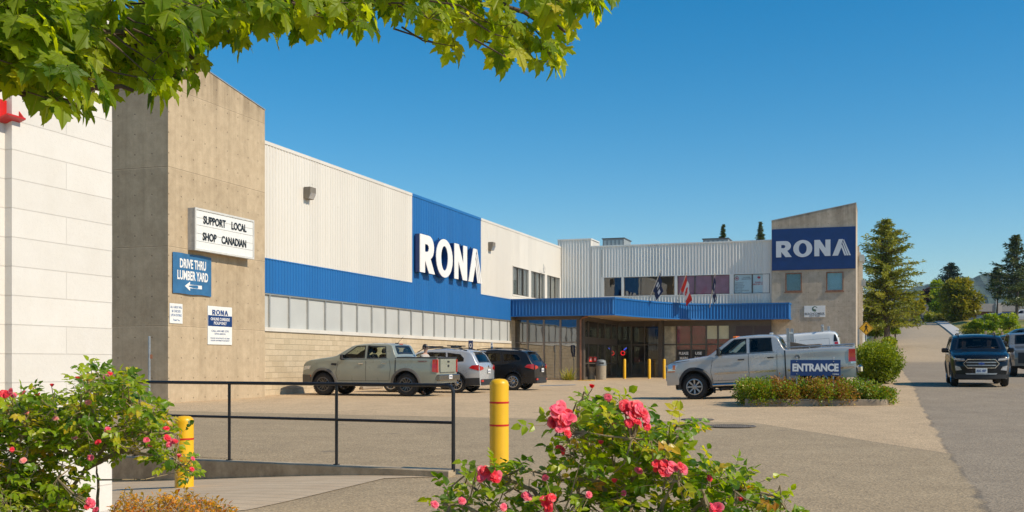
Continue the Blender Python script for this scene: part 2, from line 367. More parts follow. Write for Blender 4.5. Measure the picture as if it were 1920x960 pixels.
def clad(name, c, r):
    t = NT(name); co = t.co(); sp = t.n('ShaderNodeSeparateXYZ'); t.l(co, sp.inputs[0]); st = t.noise(2.6, 6, .7, stretch=(1, 1, .06)); mid = t.noise(.35, 5, .6); sh = t.n('ShaderNodeTexWhiteNoise'); sh.noise_dimensions = '1D'; t.l(t.math('FLOOR', t.math('DIVIDE', t.math('ADD', sp.outputs[0], sp.outputs[1]), .82)), sh.inputs['W'])
    k = t.mix(t.ramp(sh.outputs['Value'], 0, 1), tuple(x * .955 for x in c), tuple(min(1, x * 1.03) for x in c)); k = t.mix(t.ramp(st, .5, .78, 0, .3), k, t.mix(1.0, k, (.80, .78, .74), 'MULTIPLY')); k = t.mix(t.ramp(mid, .4, .7, 0, .3), k, t.mix(1.0, k, (.90, .89, .88), 'MULTIPLY'))
    spk = t.n('ShaderNodeTexVoronoi'); spk.inputs['Scale'].default_value = 1.3; t.l(co, spk.inputs['Vector']); k = t.mix(t.ramp(spk.outputs['Distance'], .03, .05, .5, 0), k, tuple(x * .55 for x in c))
    t.col(k); t.rough(t.ramp(mid, .3, .7, r - .06, r + .08)); t.bump(t.noise(.9, 3), .25, .03); MATS[name] = t.m; return t.m
M_wmetal = clad('white_cladding', (.69, .645, .57), .45)
M_gmetal = clad('grey_white_cladding', (.78, .75, .68), .42)
M_blue = clad('blue_cladding', (.013, .135, .385), .4)
M_navy = flat('navy_sign', (.003, .034, .15), .35, var=.1)
M_white = flat('white_paint', (.82, .80, .76), .4, var=.03)
M_whitesign = flat('white_sign_face', (.78, .77, .73), .35, var=.05, nscale=8)
M_silver = flat('silver_letter', (.62, .64, .66), .35, var=.04)
M_ltgrey = flat('frosted_panel', (.50, .50, .47), .35, var=.05, nscale=.8)
M_alu = flat('aluminium_trim', (.5, .49, .46), .35, metal=.6, var=.08)
M_brown = flat('bronze_frame', (.095, .078, .062), .4, var=.15)
M_dark = flat('dark_interior', (.03, .028, .026), .8, var=.2)
M_black = flat('black_paint', (.012, .012, .014), .35, var=.1)
M_blackplastic = flat('black_plastic', (.022, .022, .023), .6, var=.15)
M_rubber = flat('rubber', (.020, .019, .018), .82, var=.3, nscale=10, bump=.3)
M_rimA = flat('alloy_rim', (.55, .55, .55), .28, metal=.85, var=.08)
M_chrome = flat('chrome', (.55, .54, .53), .12, metal=1.0, var=.05)
M_steel = flat('galvanised_steel', (.42, .43, .44), .4, metal=.7, var=.2, nscale=12)
M_yellow = flat('yellow_paint', (.80, .44, .004), .38, var=.06, nscale=5)
M_red = flat('red_paint', (.55, .012, .008), .4, var=.1)
M_redlamp = flat('red_lamp', (.50, .008, .006), .12, var=.15, nscale=30, coat=1)
M_amber = flat('amber_lamp', (.75, .16, .01), .15, var=.1, coat=1)
M_lampclear = flat('clear_lamp', (.55, .57, .60), .1, metal=.5, var=.25, nscale=25, coat=1)
M_glass = glass('car_glass', (.62, .68, .62), 1.5, gc=.6)
M_glassd = glass('privacy_glass', (.12, .13, .13), 1.5, gc=.6)
M_shop = glass('shop_glass', (.9, .9, .87), 1.45, wav=.08)
M_win = glass('window_glass', (.2, .22, .24), 2.2, wav=.1); M_winc = glass('window_glass_clear', (.8, .82, .82), 1.6, wav=.1)
M_soffit = flat('tan_soffit', (.42, .33, .22), .7, var=.06)
M_copper = flat('copper_pipe', (.30, .14, .08), .45, metal=.5, var=.25, nscale=6)
M_bark = flat('bark', (.13, .095, .07), .9, var=.35, nscale=9, bump=.6)
M_wood = flat('weathered_wood', (.30, .235, .16), .85, var=.3, nscale=9)
M_skin = flat('skin', (.52, .29, .20), .55, var=.05)
# ============================================================ text and flat shapes
def curve_mesh(splines, depth=.01, res=1):
    cu = bpy.data.curves.new('shape', 'CURVE'); cu.dimensions = '2D'; cu.fill_mode = 'BOTH'; cu.extrude = depth / 2
    for sp in splines:
        s_ = cu.splines.new('POLY'); s_.points.add(len(sp) - 1)
        for p, q in zip(s_.points, sp): p.co = (q[0], q[1], 0, 1)
        s_.use_cyclic_u = True
    return _conv(cu)
def _conv(cu):
    o = bpy.data.objects.new('shape', cu); COL.objects.link(o)
    dg = bpy.context.evaluated_depsgraph_get(); dg.update()
    me = o.evaluated_get(dg).to_mesh()
    vs = [v.co.copy() for v in me.vertices]; fs = [tuple(p.vertices) for p in me.polygons]
    o.evaluated_get(dg).to_mesh_clear(); bpy.data.objects.remove(o); bpy.data.curves.remove(cu)
    return vs, fs
def text_mesh(txt, height, width=None, bold=.02, depth=.01, align='CENTER', ls=1.0):
    """cap height = height; squeezed to width if given; centred on (0,0)"""
    cu = bpy.data.curves.new('txt', 'FONT'); cu.body = txt; cu.size = 1.0; cu.offset = bold; cu.extrude = .01; cu.resolution_u = 3; cu.space_character = ls
    vs, fs = _conv(cu)
    if not vs: return [], []
    x0 = min(v.x for v in vs); x1 = max(v.x for v in vs); y0 = min(v.y for v in vs); y1 = max(v.y for v in vs)
    cap = (.73 + 2 * bold) if txt.upper() == txt else .73 + 2 * bold
    sy = height / cap; sx = (width / (x1 - x0)) if width else sy
    xm = (x0 + x1) / 2
    ox = -xm if align == 'CENTER' else -x0
    return [Vector(((v.x + ox) * sx, (v.y + bold) * sy - height / 2, (depth if v.z > 0 else 0))) for v in vs], fs
def put(mb, vf, fn):
    vs, fs = vf
    if vs: mb.add([fn(v) for v in vs], fs)
def onwallA(b, a, z): return lambda v: Vector((b + v.z, a + v.x, z + v.y))      # reads from +b
def onwallB(a, b, z): return lambda v: Vector((b + v.x, a - v.z, z + v.y))      # reads from -a

# ============================================================ ground
def ground():
    mb = MB()
    xs = []; 
    def axis(lst):
        out = []
        for x0, x1, st in lst:
            n = max(1, round((x1 - x0) / st)); out += [x0 + (x1 - x0) * i / n for i in range(n)]
        return out + [lst[-1][1]]
    xs = axis([(-900, -60, 120), (-60, -14, 6), (-14, 1.5, .25), (1.5, 16, .75), (16, 100, 3), (100, 1600, 150)])
    ys = axis([(-200, -10, 30), (-10, 8, 1.5), (8, 20, .25), (20, 50, .75), (50, 260, 3), (260, 3000, 250)])
    nx = len(xs); vs = [Vector((x, y, G(x, y) if y > -10 else 0)) for y in ys for x in xs]
    fs = [(j * nx + i, j * nx + i + 1, (j + 1) * nx + i + 1, (j + 1) * nx + i) for j in range(len(ys) - 1) for i in range(nx - 1)]
    for p in mb_near(vs): pass
    mb.add(vs, fs)
    n0 = len(mb.v); ss = [-1.9 + .3 * i for i in range(44)]; ds = [-.9, -.5, -.25, -.11, -.1, -.05, 0, .05, .1, .12, .3] + [.6 + .4 * i for i in range(17)]
    pv = []
    for d in ds:
        for s in ss: x = CW0[0] + cwd.x * s + cwn.x * d; y = CW0[1] + cwd.y * s + cwn.y * d; pv.append(Vector((x, y, G(x, y) + .005)))
    m = len(ss); mb.add(pv, [(j * m + i, j * m + i + 1, (j + 1) * m + i + 1, (j + 1) * m + i) for j in range(len(ds) - 1) for i in range(m - 1)])
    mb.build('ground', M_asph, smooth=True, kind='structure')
def mb_near(vs):
    for p in vs:
        d = (p.x - CW0[0]) * cwn.x + (p.y - CW0[1]) * cwn.y; s = (p.x - CW0[0]) * cwd.x + (p.y - CW0[1]) * cwd.y
        if -.3 < d < 6.3 and -1.3 < s < 10.3: p.z -= .8
    return []
ground()
def sheet(name, poly, mat, lift=.004, step=.5, kind='structure', **kw):
    """surface laid on the ground inside a polygon (x,y), gridded and clipped"""
    bm = bmesh.new(); f = bm.faces.new([bm.verts.new((x, y, 0)) for x, y in poly])
    x0 = min(p[0] for p in poly); x1 = max(p[0] for p in poly); y0 = min(p[1] for p in poly); y1 = max(p[1] for p in poly)
    for ax, lo, hi in ((0, x0, x1), (1, y0, y1)):
        n = int((hi - lo) / step)
        for i in range(1, n + 1):
            co = [0, 0, 0]; co[ax] = lo + i * step + .0137; no = [0, 0, 0]; no[ax] = 1
            bmesh.ops.bisect_plane(bm, geom=bm.verts[:] + bm.edges[:] + bm.faces[:], plane_co=co, plane_no=no)
    for v in bm.verts: v.co.z = G(v.co.x, v.co.y) + lift
    me = bpy.data.meshes.new(name); bm.to_mesh(me); bm.free(); me.materials.append(mat)
    for p in me.polygons: p.use_smooth = True
    return link(bpy.data.objects.new(name, me), None, kind, **kw)
def cw(s, d): return (CW0[0] + cwd.x * s + cwn.x * d, CW0[1] + cwd.y * s + cwn.y * d)
# concrete walk in front of the low wall
sheet('concrete_walk', [cw(.15, .1), cw(9.6, .1), (-8.6, 9.0), (-3.6, 9.2), gpx(470, 958).xy[:], gpx(720, 899).xy[:]], M_walk, .012, .2)
# low wall
def curbwall():
    t = thing('low_concrete_wall', 'stained low concrete wall under the black pipe railing', 'wall', (CW0[0], CW0[1], 0), math.atan2(cwd.y, cwd.x))
    L = CWL; mb = MB(); n = 30; vs = []
    for i in range(n + 1):
        s = L * i / n; zt = .06 - .014 * s
        # local frame: x along, y: camera side is +? (cwn relative)
        sg = 1 if (Vector((-cwd.y, cwd.x)).dot(cwn) > 0) else -1
        vs += [Vector((s, .13 * sg, -.75)), Vector((s, .13 * sg, zt - .012)), Vector((s, .115 * sg, zt)), Vector((s, -.115 * sg, zt)), Vector((s, -.13 * sg, zt - .012)), Vector((s, -.13 * sg, -.75))]
    fs = []
    for i in range(n):
        for k in range(5): fs.append((i * 6 + k, i * 6 + k + 1, i * 6 + 7 + k, i * 6 + 6 + k))
    fs += [tuple(range(6)), tuple(range(n * 6, n * 6 + 6))[::-1]]
    mb.add(vs, fs); o = mb.build('wall_body', M_darkcurb, t, merge=True)
curbwall()
def railing():
    t = thing('pipe_railing', 'black two-rail pipe railing standing on the low concrete wall', 'railing', (CW0[0], CW0[1], .06), math.atan2(cwd.y, cwd.x))
    def s_of(u):
        k = kk(u); # X=kY on line CW0 + s*cwd
        return (k * CW0[1] - CW0[0]) / (cwd.x - k * cwd.y)
    ps = [s_of(850), s_of(631), s_of(430)]; st = ps[2] - ps[1]; ps += [ps[2] + st, ps[2] + 2 * st]
    r = .024; top = 1.05
    for i, s in enumerate(ps):
        if i == 0: continue
        p = MB(); p.tube([(s, 0, -.014 * s - .02), (s, 0, top - .01)], .021, 10); p.tube([(s, 0, -.014 * s - .005), (s, 0, -.014 * s + .01)], .045, 10); p.build('post', M_black, t, smooth=True)
    p = MB(); s = ps[0]; pts = [(s, 0, -.02), (s, 0, top - .1)]
    for i in range(1, 7): th = R(15 * i); pts.append((s + .1 - .1 * math.cos(th), 0, top - .1 + .1 * math.sin(th)))
    pts.append((ps[-1] + .6, 0, top - .012)); p.tube(pts, r, 10); p.build('top_rail', M_black, t, smooth=True)
    p = MB(); p.tube([(s, 0, .585), (ps[-1] + .6, 0, .53)], .019, 10); p.build('mid_rail', M_black, t, smooth=True)
railing()

# ============================================================ the store
B0 = -20.73; A1 = 32.65; A2 = 60.6; AW = 71.1; TB = -20.1
BT0, BT1 = -6.7, -1.58; AT = 70.85
bld = bthing('store_building', 'long white and blue metal clad store with concrete towers at both ends', 'building', -20.73, 60.6, 0)
def corr(mb, path, z0, z1, pitch, depth, prof=((0, 0), (.25, 0), (.5, 1), (.75, 1)), phase=0.0):
    """path: list of (b,a) points; outward normal = right side of travel"""
    segs = []; tot = 0
    for p, q in zip(path, path[1:]): L = math.dist(p, q); segs.append((tot, L, p, q)); tot += L
    def at(s):
        for t0, L, p, q in segs:
            if s <= t0 + L + 1e-6:
                f = (s - t0) / L; d = ((q[0] - p[0]) / L, (q[1] - p[1]) / L); return (p[0] + (q[0] - p[0]) * f, p[1] + (q[1] - p[1]) * f), (d[1], -d[0])
        return path[-1], (d[1], -d[0])
    ss = []; n = int(tot / pitch) + 2
    for i in range(-1, n):
        for f, h in prof:
            s = (i + f) * pitch + phase
            if 0 < s < tot: ss.append((s, h))
    ss = [(0, ss[0][1])] + ss + [(tot, ss[-1][1])]
    vs = []
    for s, h in ss:
        p, nn = at(s); d = depth * h; vs += [Vector((p[0] + nn[0] * d, p[1] + nn[1] * d, z0)), Vector((p[0] + nn[0] * d, p[1] + nn[1] * d, z1))]
    mb.add(vs, [(2 * i, 2 * i + 2, 2 * i + 3, 2 * i + 1) for i in range(len(ss) - 1)])
def slab(mb, fn, u0, u1, z0, z1, holes, d0, d1):
    us = sorted({u0, u1} | {h[0] for h in holes} | {h[1] for h in holes}); zs = sorted({z0, z1} | {h[2] for h in holes} | {h[3] for h in holes})
    for i in range(len(us) - 1):
        for j in range(len(zs) - 1):
            uc, zc = (us[i] + us[i + 1]) / 2, (zs[j] + zs[j + 1]) / 2
            if any(h[0] < uc < h[1] and h[2] < zc < h[3] for h in holes): continue
            mb.prism([(us[i], zs[j]), (us[i + 1], zs[j]), (us[i + 1], zs[j + 1]), (us[i], zs[j + 1])], fn, d0, d1)
fA = lambda b0: (lambda p, d: Vector((b0 + d, p[0], p[1])))       # wall facing +b
fB = lambda a0: (lambda p, d: Vector((p[0], a0 - d, p[1])))       # wall facing -a
# -- left tower
mb = MB(); mb.prism([(27.3, -.3), (A1, -.3), (A1, 10.05), (27.3, 10.85)], lambda p, d: Vector((d, p[0], p[1])), -27.0, TB)
mb.build('concrete_tower', M_conc, bld)
mb = MB(); mb.prism([(27.27, 10.86), (A1 + .02, 10.055), (A1 + .02, 10.09), (27.27, 10.895)], lambda p, d: Vector((d, p[0], p[1])), -27.0, TB + .02)
mb.build('parapet_flashing', M_alu, bld)
# -- block base wall
mb = MB(); mb.box(B0 - .3, B0, A1 + .003, 61.45, -.3, 2.50); mb.box(B0 - .3, B0 - .01, A2 + .02, 61.46, 2.5, 3.88); mb.build('block_wall', M_tan_blk, bld)
mb = MB(); mb.box(B0 - .2, B0 + .05, A1 + .004, A2 - .03, 2.503, 2.64); mb.build('window_sill', M_wmetal, bld)
# -- strip of panelled windows
YB = 3.88; st = 1.372; a = 34.0; edges = [A1 + .01]
while a < A2 - .2: edges.append(a); a += st
edges.append(A2 - .01)
for i in range(len(edges) - 1):
    w_ = MB(); w_.box(B0 - .12, B0 - .06, edges[i] + .03, edges[i + 1] - .03, 2.643, YB - .003)
    o = w_.build('window', M_ltgrey, bld)
mb = MB()
for e in edges[1:-1]: mb.box(B0 - .14, B0 + .012, e - .03, e + .03, 2.645, YB - .004)
mb.box(B0 - .14, B0 + .01, A1 + .01, A2 - .02, YB - .07, YB - .005)
mb.build('mullion', M_alu, bld)
# -- cladding of the long wall
aP0 = onA(772, B0)[1]; aP1 = onA(901, B0)[1]; ZW = 5.08; ZT = 9.13
wx = (onA(961, B0)[1], AW - .12, 5.42, 7.08)
pr = ((0, 0), (.42, 0), (.5, 1), (.92, 1))
mb = MB(); corr(mb, [(B0, A1), (B0, A2 - .01)][::1], YB, ZW, .205, .022, pr) 
corr(mb, [(B0, aP0), (B0, aP1)], ZW + .001, ZT, .205, .022, pr); mb.build('blue_cladding', M_blue, bld)
mb = MB(); corr(mb, [(B0, A1), (B0, aP0)], ZW, ZT, .205, .02, pr); mb.build('white_cladding', M_wmetal, bld); mb = MB(); corr(mb, [(B0, aP1), (B0, A2)], ZW, ZT, .205, .02, pr)
corr(mb, [(B0, A2), (B0, wx[0])], 4.6, ZT, .205, .02, pr); corr(mb, [(B0, wx[0]), (B0, AW - .03)], wx[3], ZT, .205, .02, pr); corr(mb, [(B0, wx[0]), (B0, AW - .03)], 4.6, wx[2], .205, .02, pr)
mb.build('white_cladding', M_wmetal, bld)
mb = MB()
for (a0, a1) in ((A1, aP0), (aP1, AW + .2)): mb = MB(); mb.box(B0 - .2, B0 + .035, a0, a1 - .002, ZT, ZT + .12); mb.build('parapet_cap', M_wmetal, bld)
mb = MB(); mb.box(B0 - .2, B0 + .037, aP0, aP1 - .001, ZT - .001, ZT + .122); mb.build('parapet_cap', M_blue, bld)
mb = MB()
for (a0, a1, z) in ((A1, aP0, ZW), (aP1, A2, ZW)): mb.box(B0, B0 + .03, a0, a1, z - .02, z + .02)
mb.box(B0 - .01, B0 + .03, A1, A2 - .01, YB - .02, YB + .02); mb.build('flashing', M_blue, bld)
# hidden masses: backing of the cladding, roofs
mb = MB(); mb.box(-60, B0 - .22, A1 + .01, 125, YB, 8.9); mb.box(-60, B0 - .35, A1 + .01, 100, -.2, YB - .001); mb.build('rear_mass', M_wmetal, bld)
mb = MB(); mb.box(B0 - .2, BT1 - .3, AW + 3.0, 125, -.2, 8.9); mb.build('wing_mass', M_gmetal, bld)
# upper windows of the long wall end
wt = MB()
wt.box(B0 - .1, B0 + .035, wx[0] - .05, wx[1] + .02, wx[2] - .08, wx[2]); wt.box(B0 - .1, B0 + .035, wx[0] - .05, wx[1] + .02, wx[3], wx[3] + .06)
us = [961, 990.5, 995, 1021, 1025, 1049]
aa = [onA(u, B0)[1] for u in us]
for p, q in ((1, 2), (3, 4)): wt.box(B0 - .1, B0 + .034, aa[p], aa[q], wx[2], wx[3])
wt.box(B0 - .1, B0 + .034, aa[0] - .05, aa[0], wx[2], wx[3]); wt.box(B0 - .1, B0 + .034, aa[5], AW - .05, wx[2], wx[3])
wt.build('window_surround', M_wmetal, bld)
for i in (0, 2, 4):
    fr = MB(); a0, a1 = aa[i], aa[i + 1]; n = 3
    for j in range(1, n): m_ = lerp(a0, a1, j / n); fr.box(B0 - .06, B0 + .01, m_ - .03, m_ + .03, wx[2], wx[3])
    for zz in (wx[2], wx[3] - .04): fr.box(B0 - .06, B0 + .008, a0, a1, zz, zz + .04)
    f = fr.build('window', M_brown, bld); g = MB(); g.box(B0 - .05, B0 - .04, a0, a1, wx[2], wx[3]); g.build('pane', M_winc, f)
    g = MB(); 
    for j in range((7, 7, 5, 5, 3)[i]): c0 = lerp(a0, a1, j / 7); g.box(B0 - .14, B0 - .12, c0 + .02, c0 + .3, wx[2], wx[3])
    g.build('blind', M_ltgrey, f)
# -- wing cladding
bc = [onB(u, AW)[1] for u in (1047, 1108, 1131, 1430, 1447)]
prw = ((0, 0), (.42, 0), (.56, 1), (.70, 1)); wz0, wz1 = 5.81, 7.06
mb = MB()
corr(mb, [(bc[0] - .05, AW), (bc[1], AW)], 4.7, 9.66, .2, .055, prw); corr(mb, [(bc[1], AW), (bc[2] - .12, AW)], 4.7, 9.13, .2, .055, prw)
corr(mb, [(bc[2] - .12, AW), (bc[3], AW)], wz1 + .05, 9.13, .2, .055, prw); corr(mb, [(bc[2] - .12, AW), (bc[3], AW)], 4.7, wz0 - .06, .2, .055, prw)
corr(mb, [(bc[3], AW), (bc[4] + .05, AW)], 4.7, 9.13, .13, .008, prw)
mb.build('ribbed_cladding', M_gmetal, bld)
mb = MB(); mb.box(bc[1] - .02, bc[4] + .05, AW - .07, AW + .3, 9.13, 9.22); mb.build('parapet_cap', M_gmetal, bld); mb = MB(); mb.box(bc[0] - .05, bc[1] + .05, AW - .075, AW + 2.2, 9.662, 9.74); mb.build('parapet_cap', M_gmetal, bld)
mb = MB(); mb.box(bc[0], bc[1] + .0, AW + .02, AW + 2.4, 9.0, 9.66); mb.build('roof_upstand', M_wmetal, bld)
mb = MB(); mb.box(bc[0], BT0 + .1, AW + .5, AW + 3.1, 7.3, 9.0); mb.box(bc[0], BT0 + .1, AW + .5, AW + 3.2, 4.5, 5.4); mb.build('wing_mass', M_dark, bld)
mb = MB(); mb.box(bc[2] - .12, bc[3] + .02, AW - .06, AW + .06, wz0 - .06, wz0); mb.box(bc[2] - .12, bc[3] + .02, AW - .06, AW + .06, wz1, wz1 + .05)
bays = [(1133, 1165.5, [], 'g'), (1170, 1265, [1201.5], 'g'), (1270, 1368, [1303, 1335.5], 'p'), (1376, 1443.5, [1410.5], 's')]
prev = bc[2] - .12
for (u0, u1, ms, k) in bays:
    b0_ = onB(u0, AW)[1]; mb.box(prev, b0_, AW - .05, AW + .05, wz0, wz1); prev = onB(u1, AW)[1]
mb.build('window_surround', M_gmetal, bld)
M_purple = flat('purple_curtain', (.48, .22, .30), .75, var=.15, nscale=2)
M_poster = flat('pale_blue_poster', (.74, .92, .95), .5, var=.03)
for (u0, u1, ms, k) in bays:
    b0_, b1_ = onB(u0, AW)[1], onB(u1, AW)[1]; fr = MB()
    for m_ in ms: bm_ = onB(m_, AW)[1]; fr.box(bm_ - .035, bm_ + .035, AW - .01, AW + .05, wz0, wz1)
    for zz in (wz0, wz1 - .035): fr.box(b0_, b1_, AW - .008, AW + .05, zz, zz + .035)
    for bb in (b0_, b1_ - .035): fr.box(bb, bb + .035, AW - .009, AW + .05, wz0, wz1)
    f = fr.build('window', M_brown, bld)
    g = MB(); g.box(b0_, b1_, AW + .03, AW + .036, wz0, wz1)
    g.build('pane', M_win if k == 'g' else glass('clear_glass', (.9, .9, .9), 1.3), f)
    if k == 'p': g = MB(); g.box(b0_, b1_, AW + .06, AW + .07, wz0, wz1); g.build('curtain', M_purple, f)
    if k == 'g': g = MB(); g.box(b0_, b1_, AW + .5, AW + .51, wz0, wz1); g.build('backing', M_dark, f)
    if k == 's':
        g = MB(); g.box(b0_, b1_, AW + .045, AW + .05, wz0, wz1); g.build('poster', M_poster, f)
        T1 = MB(); c1 = lerp(b0_, b1_, .25); c2 = lerp(b0_, b1_, .75)
        for i, s_ in enumerate(['Standard First Aid', 'Marine First Aid', 'Emergency First Aid', 'Childcare First Aid', 'CPR C and BLS', 'Emergency Medical Responder', 'First Responder']):
            put(T1, text_mesh(s_, .055, None, .02, .002, 'LEFT'), onwallB(AW + .026, b0_ + .09, 6.52 - .098 * i))
        put(T1, text_mesh('THE CENTRE', .06, None, .02, .002), onwallB(AW + .026, c1 + .22, 6.86)); put(T1, text_mesh('TRAINING & SAFETY', .06, .62, .02, .002), onwallB(AW + .026, c1 + .22, 6.75))
        T1.build('poster_lettering', flat('grey_print', (.12, .17, .2), .6), f)
        T2 = MB(); put(T2, text_mesh('POWELL RIVER', .075, .72, .03, .002), onwallB(AW + .026, c2, 6.52)); put(T2, text_mesh('FIRST AID TRAINING', .075, .98, .03, .002), onwallB(AW + .026, c2, 6.40))
        fnn = onwallB(AW + .026, c1 - .38, 6.8); T2.box(0, 0, 0, 0, 0, 0)
        ring = [(.13 * math.cos(t * .3), .13 * math.sin(t * .3)) for t in range(21)]; rin = [(p[0] * .8, p[1] * .8) for p in ring]
        put(T2, curve_mesh([ring, rin[::-1]], .002), fnn)
        put(T2, curve_mesh([[(-.02, -.06), (.02, -.06), (.02, -.02), (.06, -.02), (.06, .02), (.02, .02), (.02, .06), (-.02, .06), (-.02, .02), (-.06, .02), (-.06, -.02), (-.02, -.02)]], .002), fnn)
        MAPLE = [(0, -.5), (.03, -.22), (.26, -.26), (.2, -.14), (.46, .06), (.36, .1), (.4, .26), (.24, .2), (.2, .3), (.08, .14), (.14, .44), (.06, .38), (0, .5)]
        MAPLE = MAPLE + [(-x, y) for x, y in MAPLE[-2:0:-1]]
        put(T2, curve_mesh([[(x * .26, y * .26) for x, y in MAPLE]], .002), onwallB(AW + .026, c2 - .12, 6.82))
        T2.build('poster_mark', flat('dull_red_print', (.5, .06, .08), .6), f)
# -- right tower
th = []
for (u0, u1, v0, v1) in ((1472.5, 1503.5, 512, 546.5), (1549, 1581.5, 510, 545.5)):
    b0_, z1_ = pB(u0, v0, AT); b1_, z0_ = pB(u1, v1, AT); th.append((b0_, b1_, z0_, z1_))
mb = MB(); slab(mb, fB(AT), BT0, BT1, -.2, 10.0, th, 0, -.3)
mb.prism([(BT0, 10.0), (BT1, 10.0), (BT1, 11.28), (BT0, 10.38)], fB(AT), 0, -4.3); mb.box(BT0, BT1, AT + .3, AT + .35, 7.9, 9.99); mb.box(BT1 - .3, BT1 - .001, AT + .3, AT + 4.3, -.2, 9.999); mb.box(BT0 + .001, BT0 + .3, AT + .3, AT + 4.3, -.2, 9.999)
mb.box(BT0, BT1, AT + .3, AT + 4.2, -.2, 5.2)
mb.build('concrete_tower', M_conc2, bld)
mb = MB(); mb.prism([(BT0 - .02, 10.385), (BT1 + .02, 11.29), (BT1 + .02, 11.325), (BT0 - .02, 10.42)], fB(AT - .02 + .04), .04, -4.3); mb.build('parapet_flashing', M_alu, bld)
M_rust = flat('rusty_wood_frame', (.26, .13, .075), .7, var=.3, nscale=5)
M_teal = flat('teal_blind', (.10, .26, .36), .5, var=.1); M_teal2 = flat('pale_teal_blind', (.34, .60, .74), .5, var=.1)
for i, (b0_, b1_, z0_, z1_) in enumerate(th):
    fr = MB(); e = .07
    fr.box(b0_, b1_, AT - .03, AT + .1, z0_, z0_ + e); fr.box(b0_, b1_, AT - .028, AT + .1, z1_ - e, z1_); fr.box(b0_, b0_ + e, AT - .029, AT + .1, z0_ + e, z1_ - e); fr.box(b1_ - e, b1_, AT - .029, AT + .1, z0_ + e, z1_ - e)
    f = fr.build('window', M_rust, bld); g = MB(); g.box(b0_ + e, b1_ - e, AT + .05, AT + .056, z0_ + e, z1_ - e); g.build('pane', glass('tower_glass%d' % i, (.8, .85, .85), 1.6), f)
    g = MB(); g.box(b0_ + e, b1_ - e, AT + .09, AT + .1, z0_ + e, z1_ - e); g.build('blind', M_teal2 if i else M_teal, f)
    g = MB(); g.box(b0_ - .06, b1_ + .04, AT - .06, AT - .002, z0_ - .07, z0_ - .004); g.build('sill', M_rust, f)
# side wall behind the right tower
SBw = BT1 - .12
mb = MB(); mb.box(SBw - .3, SBw, AT + 4.3, 90.5, -.2, 9.2); mb.build('side_wall', M_wmetal, bld)
mb = MB()
for a_ in (77.5, 81.8, 86.1, 90.3): mb.box(SBw, SBw + .2, a_ - .2, a_ + .2, 0, 9.25)
mb.build('pilaster', M_conc2, bld)
mb = MB(); mb.prism([(75.3, .5), (82.0, .5), (75.3, 5.0)], fA(SBw), .002, .05); mb.build('blue_triangle_panel', M_blue, bld)
for j in range(3):
    for zz in (3.1, 6.2):
        g = MB(); a_ = 77.9 + 4.3 * j; g.box(SBw + .002, SBw + .03, a_, a_ + 3.4, zz, zz + 1.2); g.build('window', M_win, bld)
mb = MB()
for a_, zz in ((77.0, 8.2), (80.2, 8.4), (84, 7.0)): mb.box(SBw + .21, SBw + .5, a_, a_ + .5, zz, zz + .45)
mb.build('wall_fixture', M_alu, bld)
# -- glazed vestibule
ZG = .33; AV = 61.5; BV = onB(1089, AV)[1]
def post(mb, b, a, w, z0, z1, d=.06): mb.box(b - w / 2, b + w / 2, a - d, a + d, z0, z1)
mb = MB(); mu = [958.6, 989.6, 1020, 1051, 1083]
for u in mu: post(mb, onB(u, AV)[1], AV, .1, ZG, 3.9, .07)
bl, br_ = onB(958.6, AV)[1], BV
mb.box(bl, br_, AV - .05, AV + .05, 2.53, 2.6); mb.box(bl, br_, AV - .051, AV + .05, ZG, ZG + .07)
fv = mb.build('vestibule_window', flat('bronze_mullion', (.24, .20, .17), .35, metal=.4, var=.1), bld)
g = MB(); g.box(bl, br_, AV - .004, AV + .004, ZG, 3.9); g.build('pane', glass('vestibule_glass', (.10, .11, .10), 3.2, wav=.25), fv)
mb = MB(); post(mb, onB(1089.5, AV)[1], AV, .42, ZG, 4.09, .2); mb.box(B0, br_ + .2, AV - .1, AV + .12, 3.9, 4.095)
AS = 70.5; bS0 = BV + .02
ds = [1092, 1100, 1119.5, 1129, 1139.5, 1151]
def a_on(u, b): k = kk(u); Y = b / (cb * k - sb); return Y * (sb * k + cb)
dd = [a_on(u, BV) for u in ds]; dd = [min(x, AS) for x in dd]
mb.box(BV - .08, BV + .08, AV + .2, AS, 2.5, 2.9); mb.box(BV - .15, BV + .15, AV + .2, AS, 3.85, 4.095)
mb.build('entrance_frame', M_brown, bld)
span = AS - AV - .25
for i in range(5):
    d0 = AV + .25 + span * (0, .16, .42, .62, .82)[i]; d1 = AV + .25 + span * (.16, .42, .62, .82, 1.0)[i]
    m_ = MB(); w_ = .07
    for (x0, x1, z0, z1) in ((d0, d0 + w_, ZG, 3.85), (d1 - w_, d1, ZG, 3.85), (d0 + w_, d1 - w_, ZG, ZG + .2), (d0 + w_, d1 - w_, 1.3, 1.36)): m_.box(BV - .05, BV + .05, x0, x1, z0, z1)
    f = m_.build('door', M_brown, bld); g = MB(); g.box(BV - .005, BV + .005, d0 + w_, d1 - w_, ZG, 2.5); g.box(BV - .005, BV + .005, d0 + w_, d1 - w_, 2.9, 3.85); g.build('pane', M_shop, f)
    if i in (1,):
        s_ = MB()
        for q in (.1, .55): s_.box(BV + .012, BV + .02, lerp(d0, d1, q), lerp(d0, d1, q + .32), 1.42, 1.72)
        s_.build('door_notice', flat('red_notice', (.75, .03, .02), .5), f)
        s_ = MB()
        for q in (.1, .55): s_.box(BV + .022, BV + .026, lerp(d0, d1, q + .1), lerp(d0, d1, q + .2), 1.5, 1.64)
        s_.build('door_notice', M_white, f)
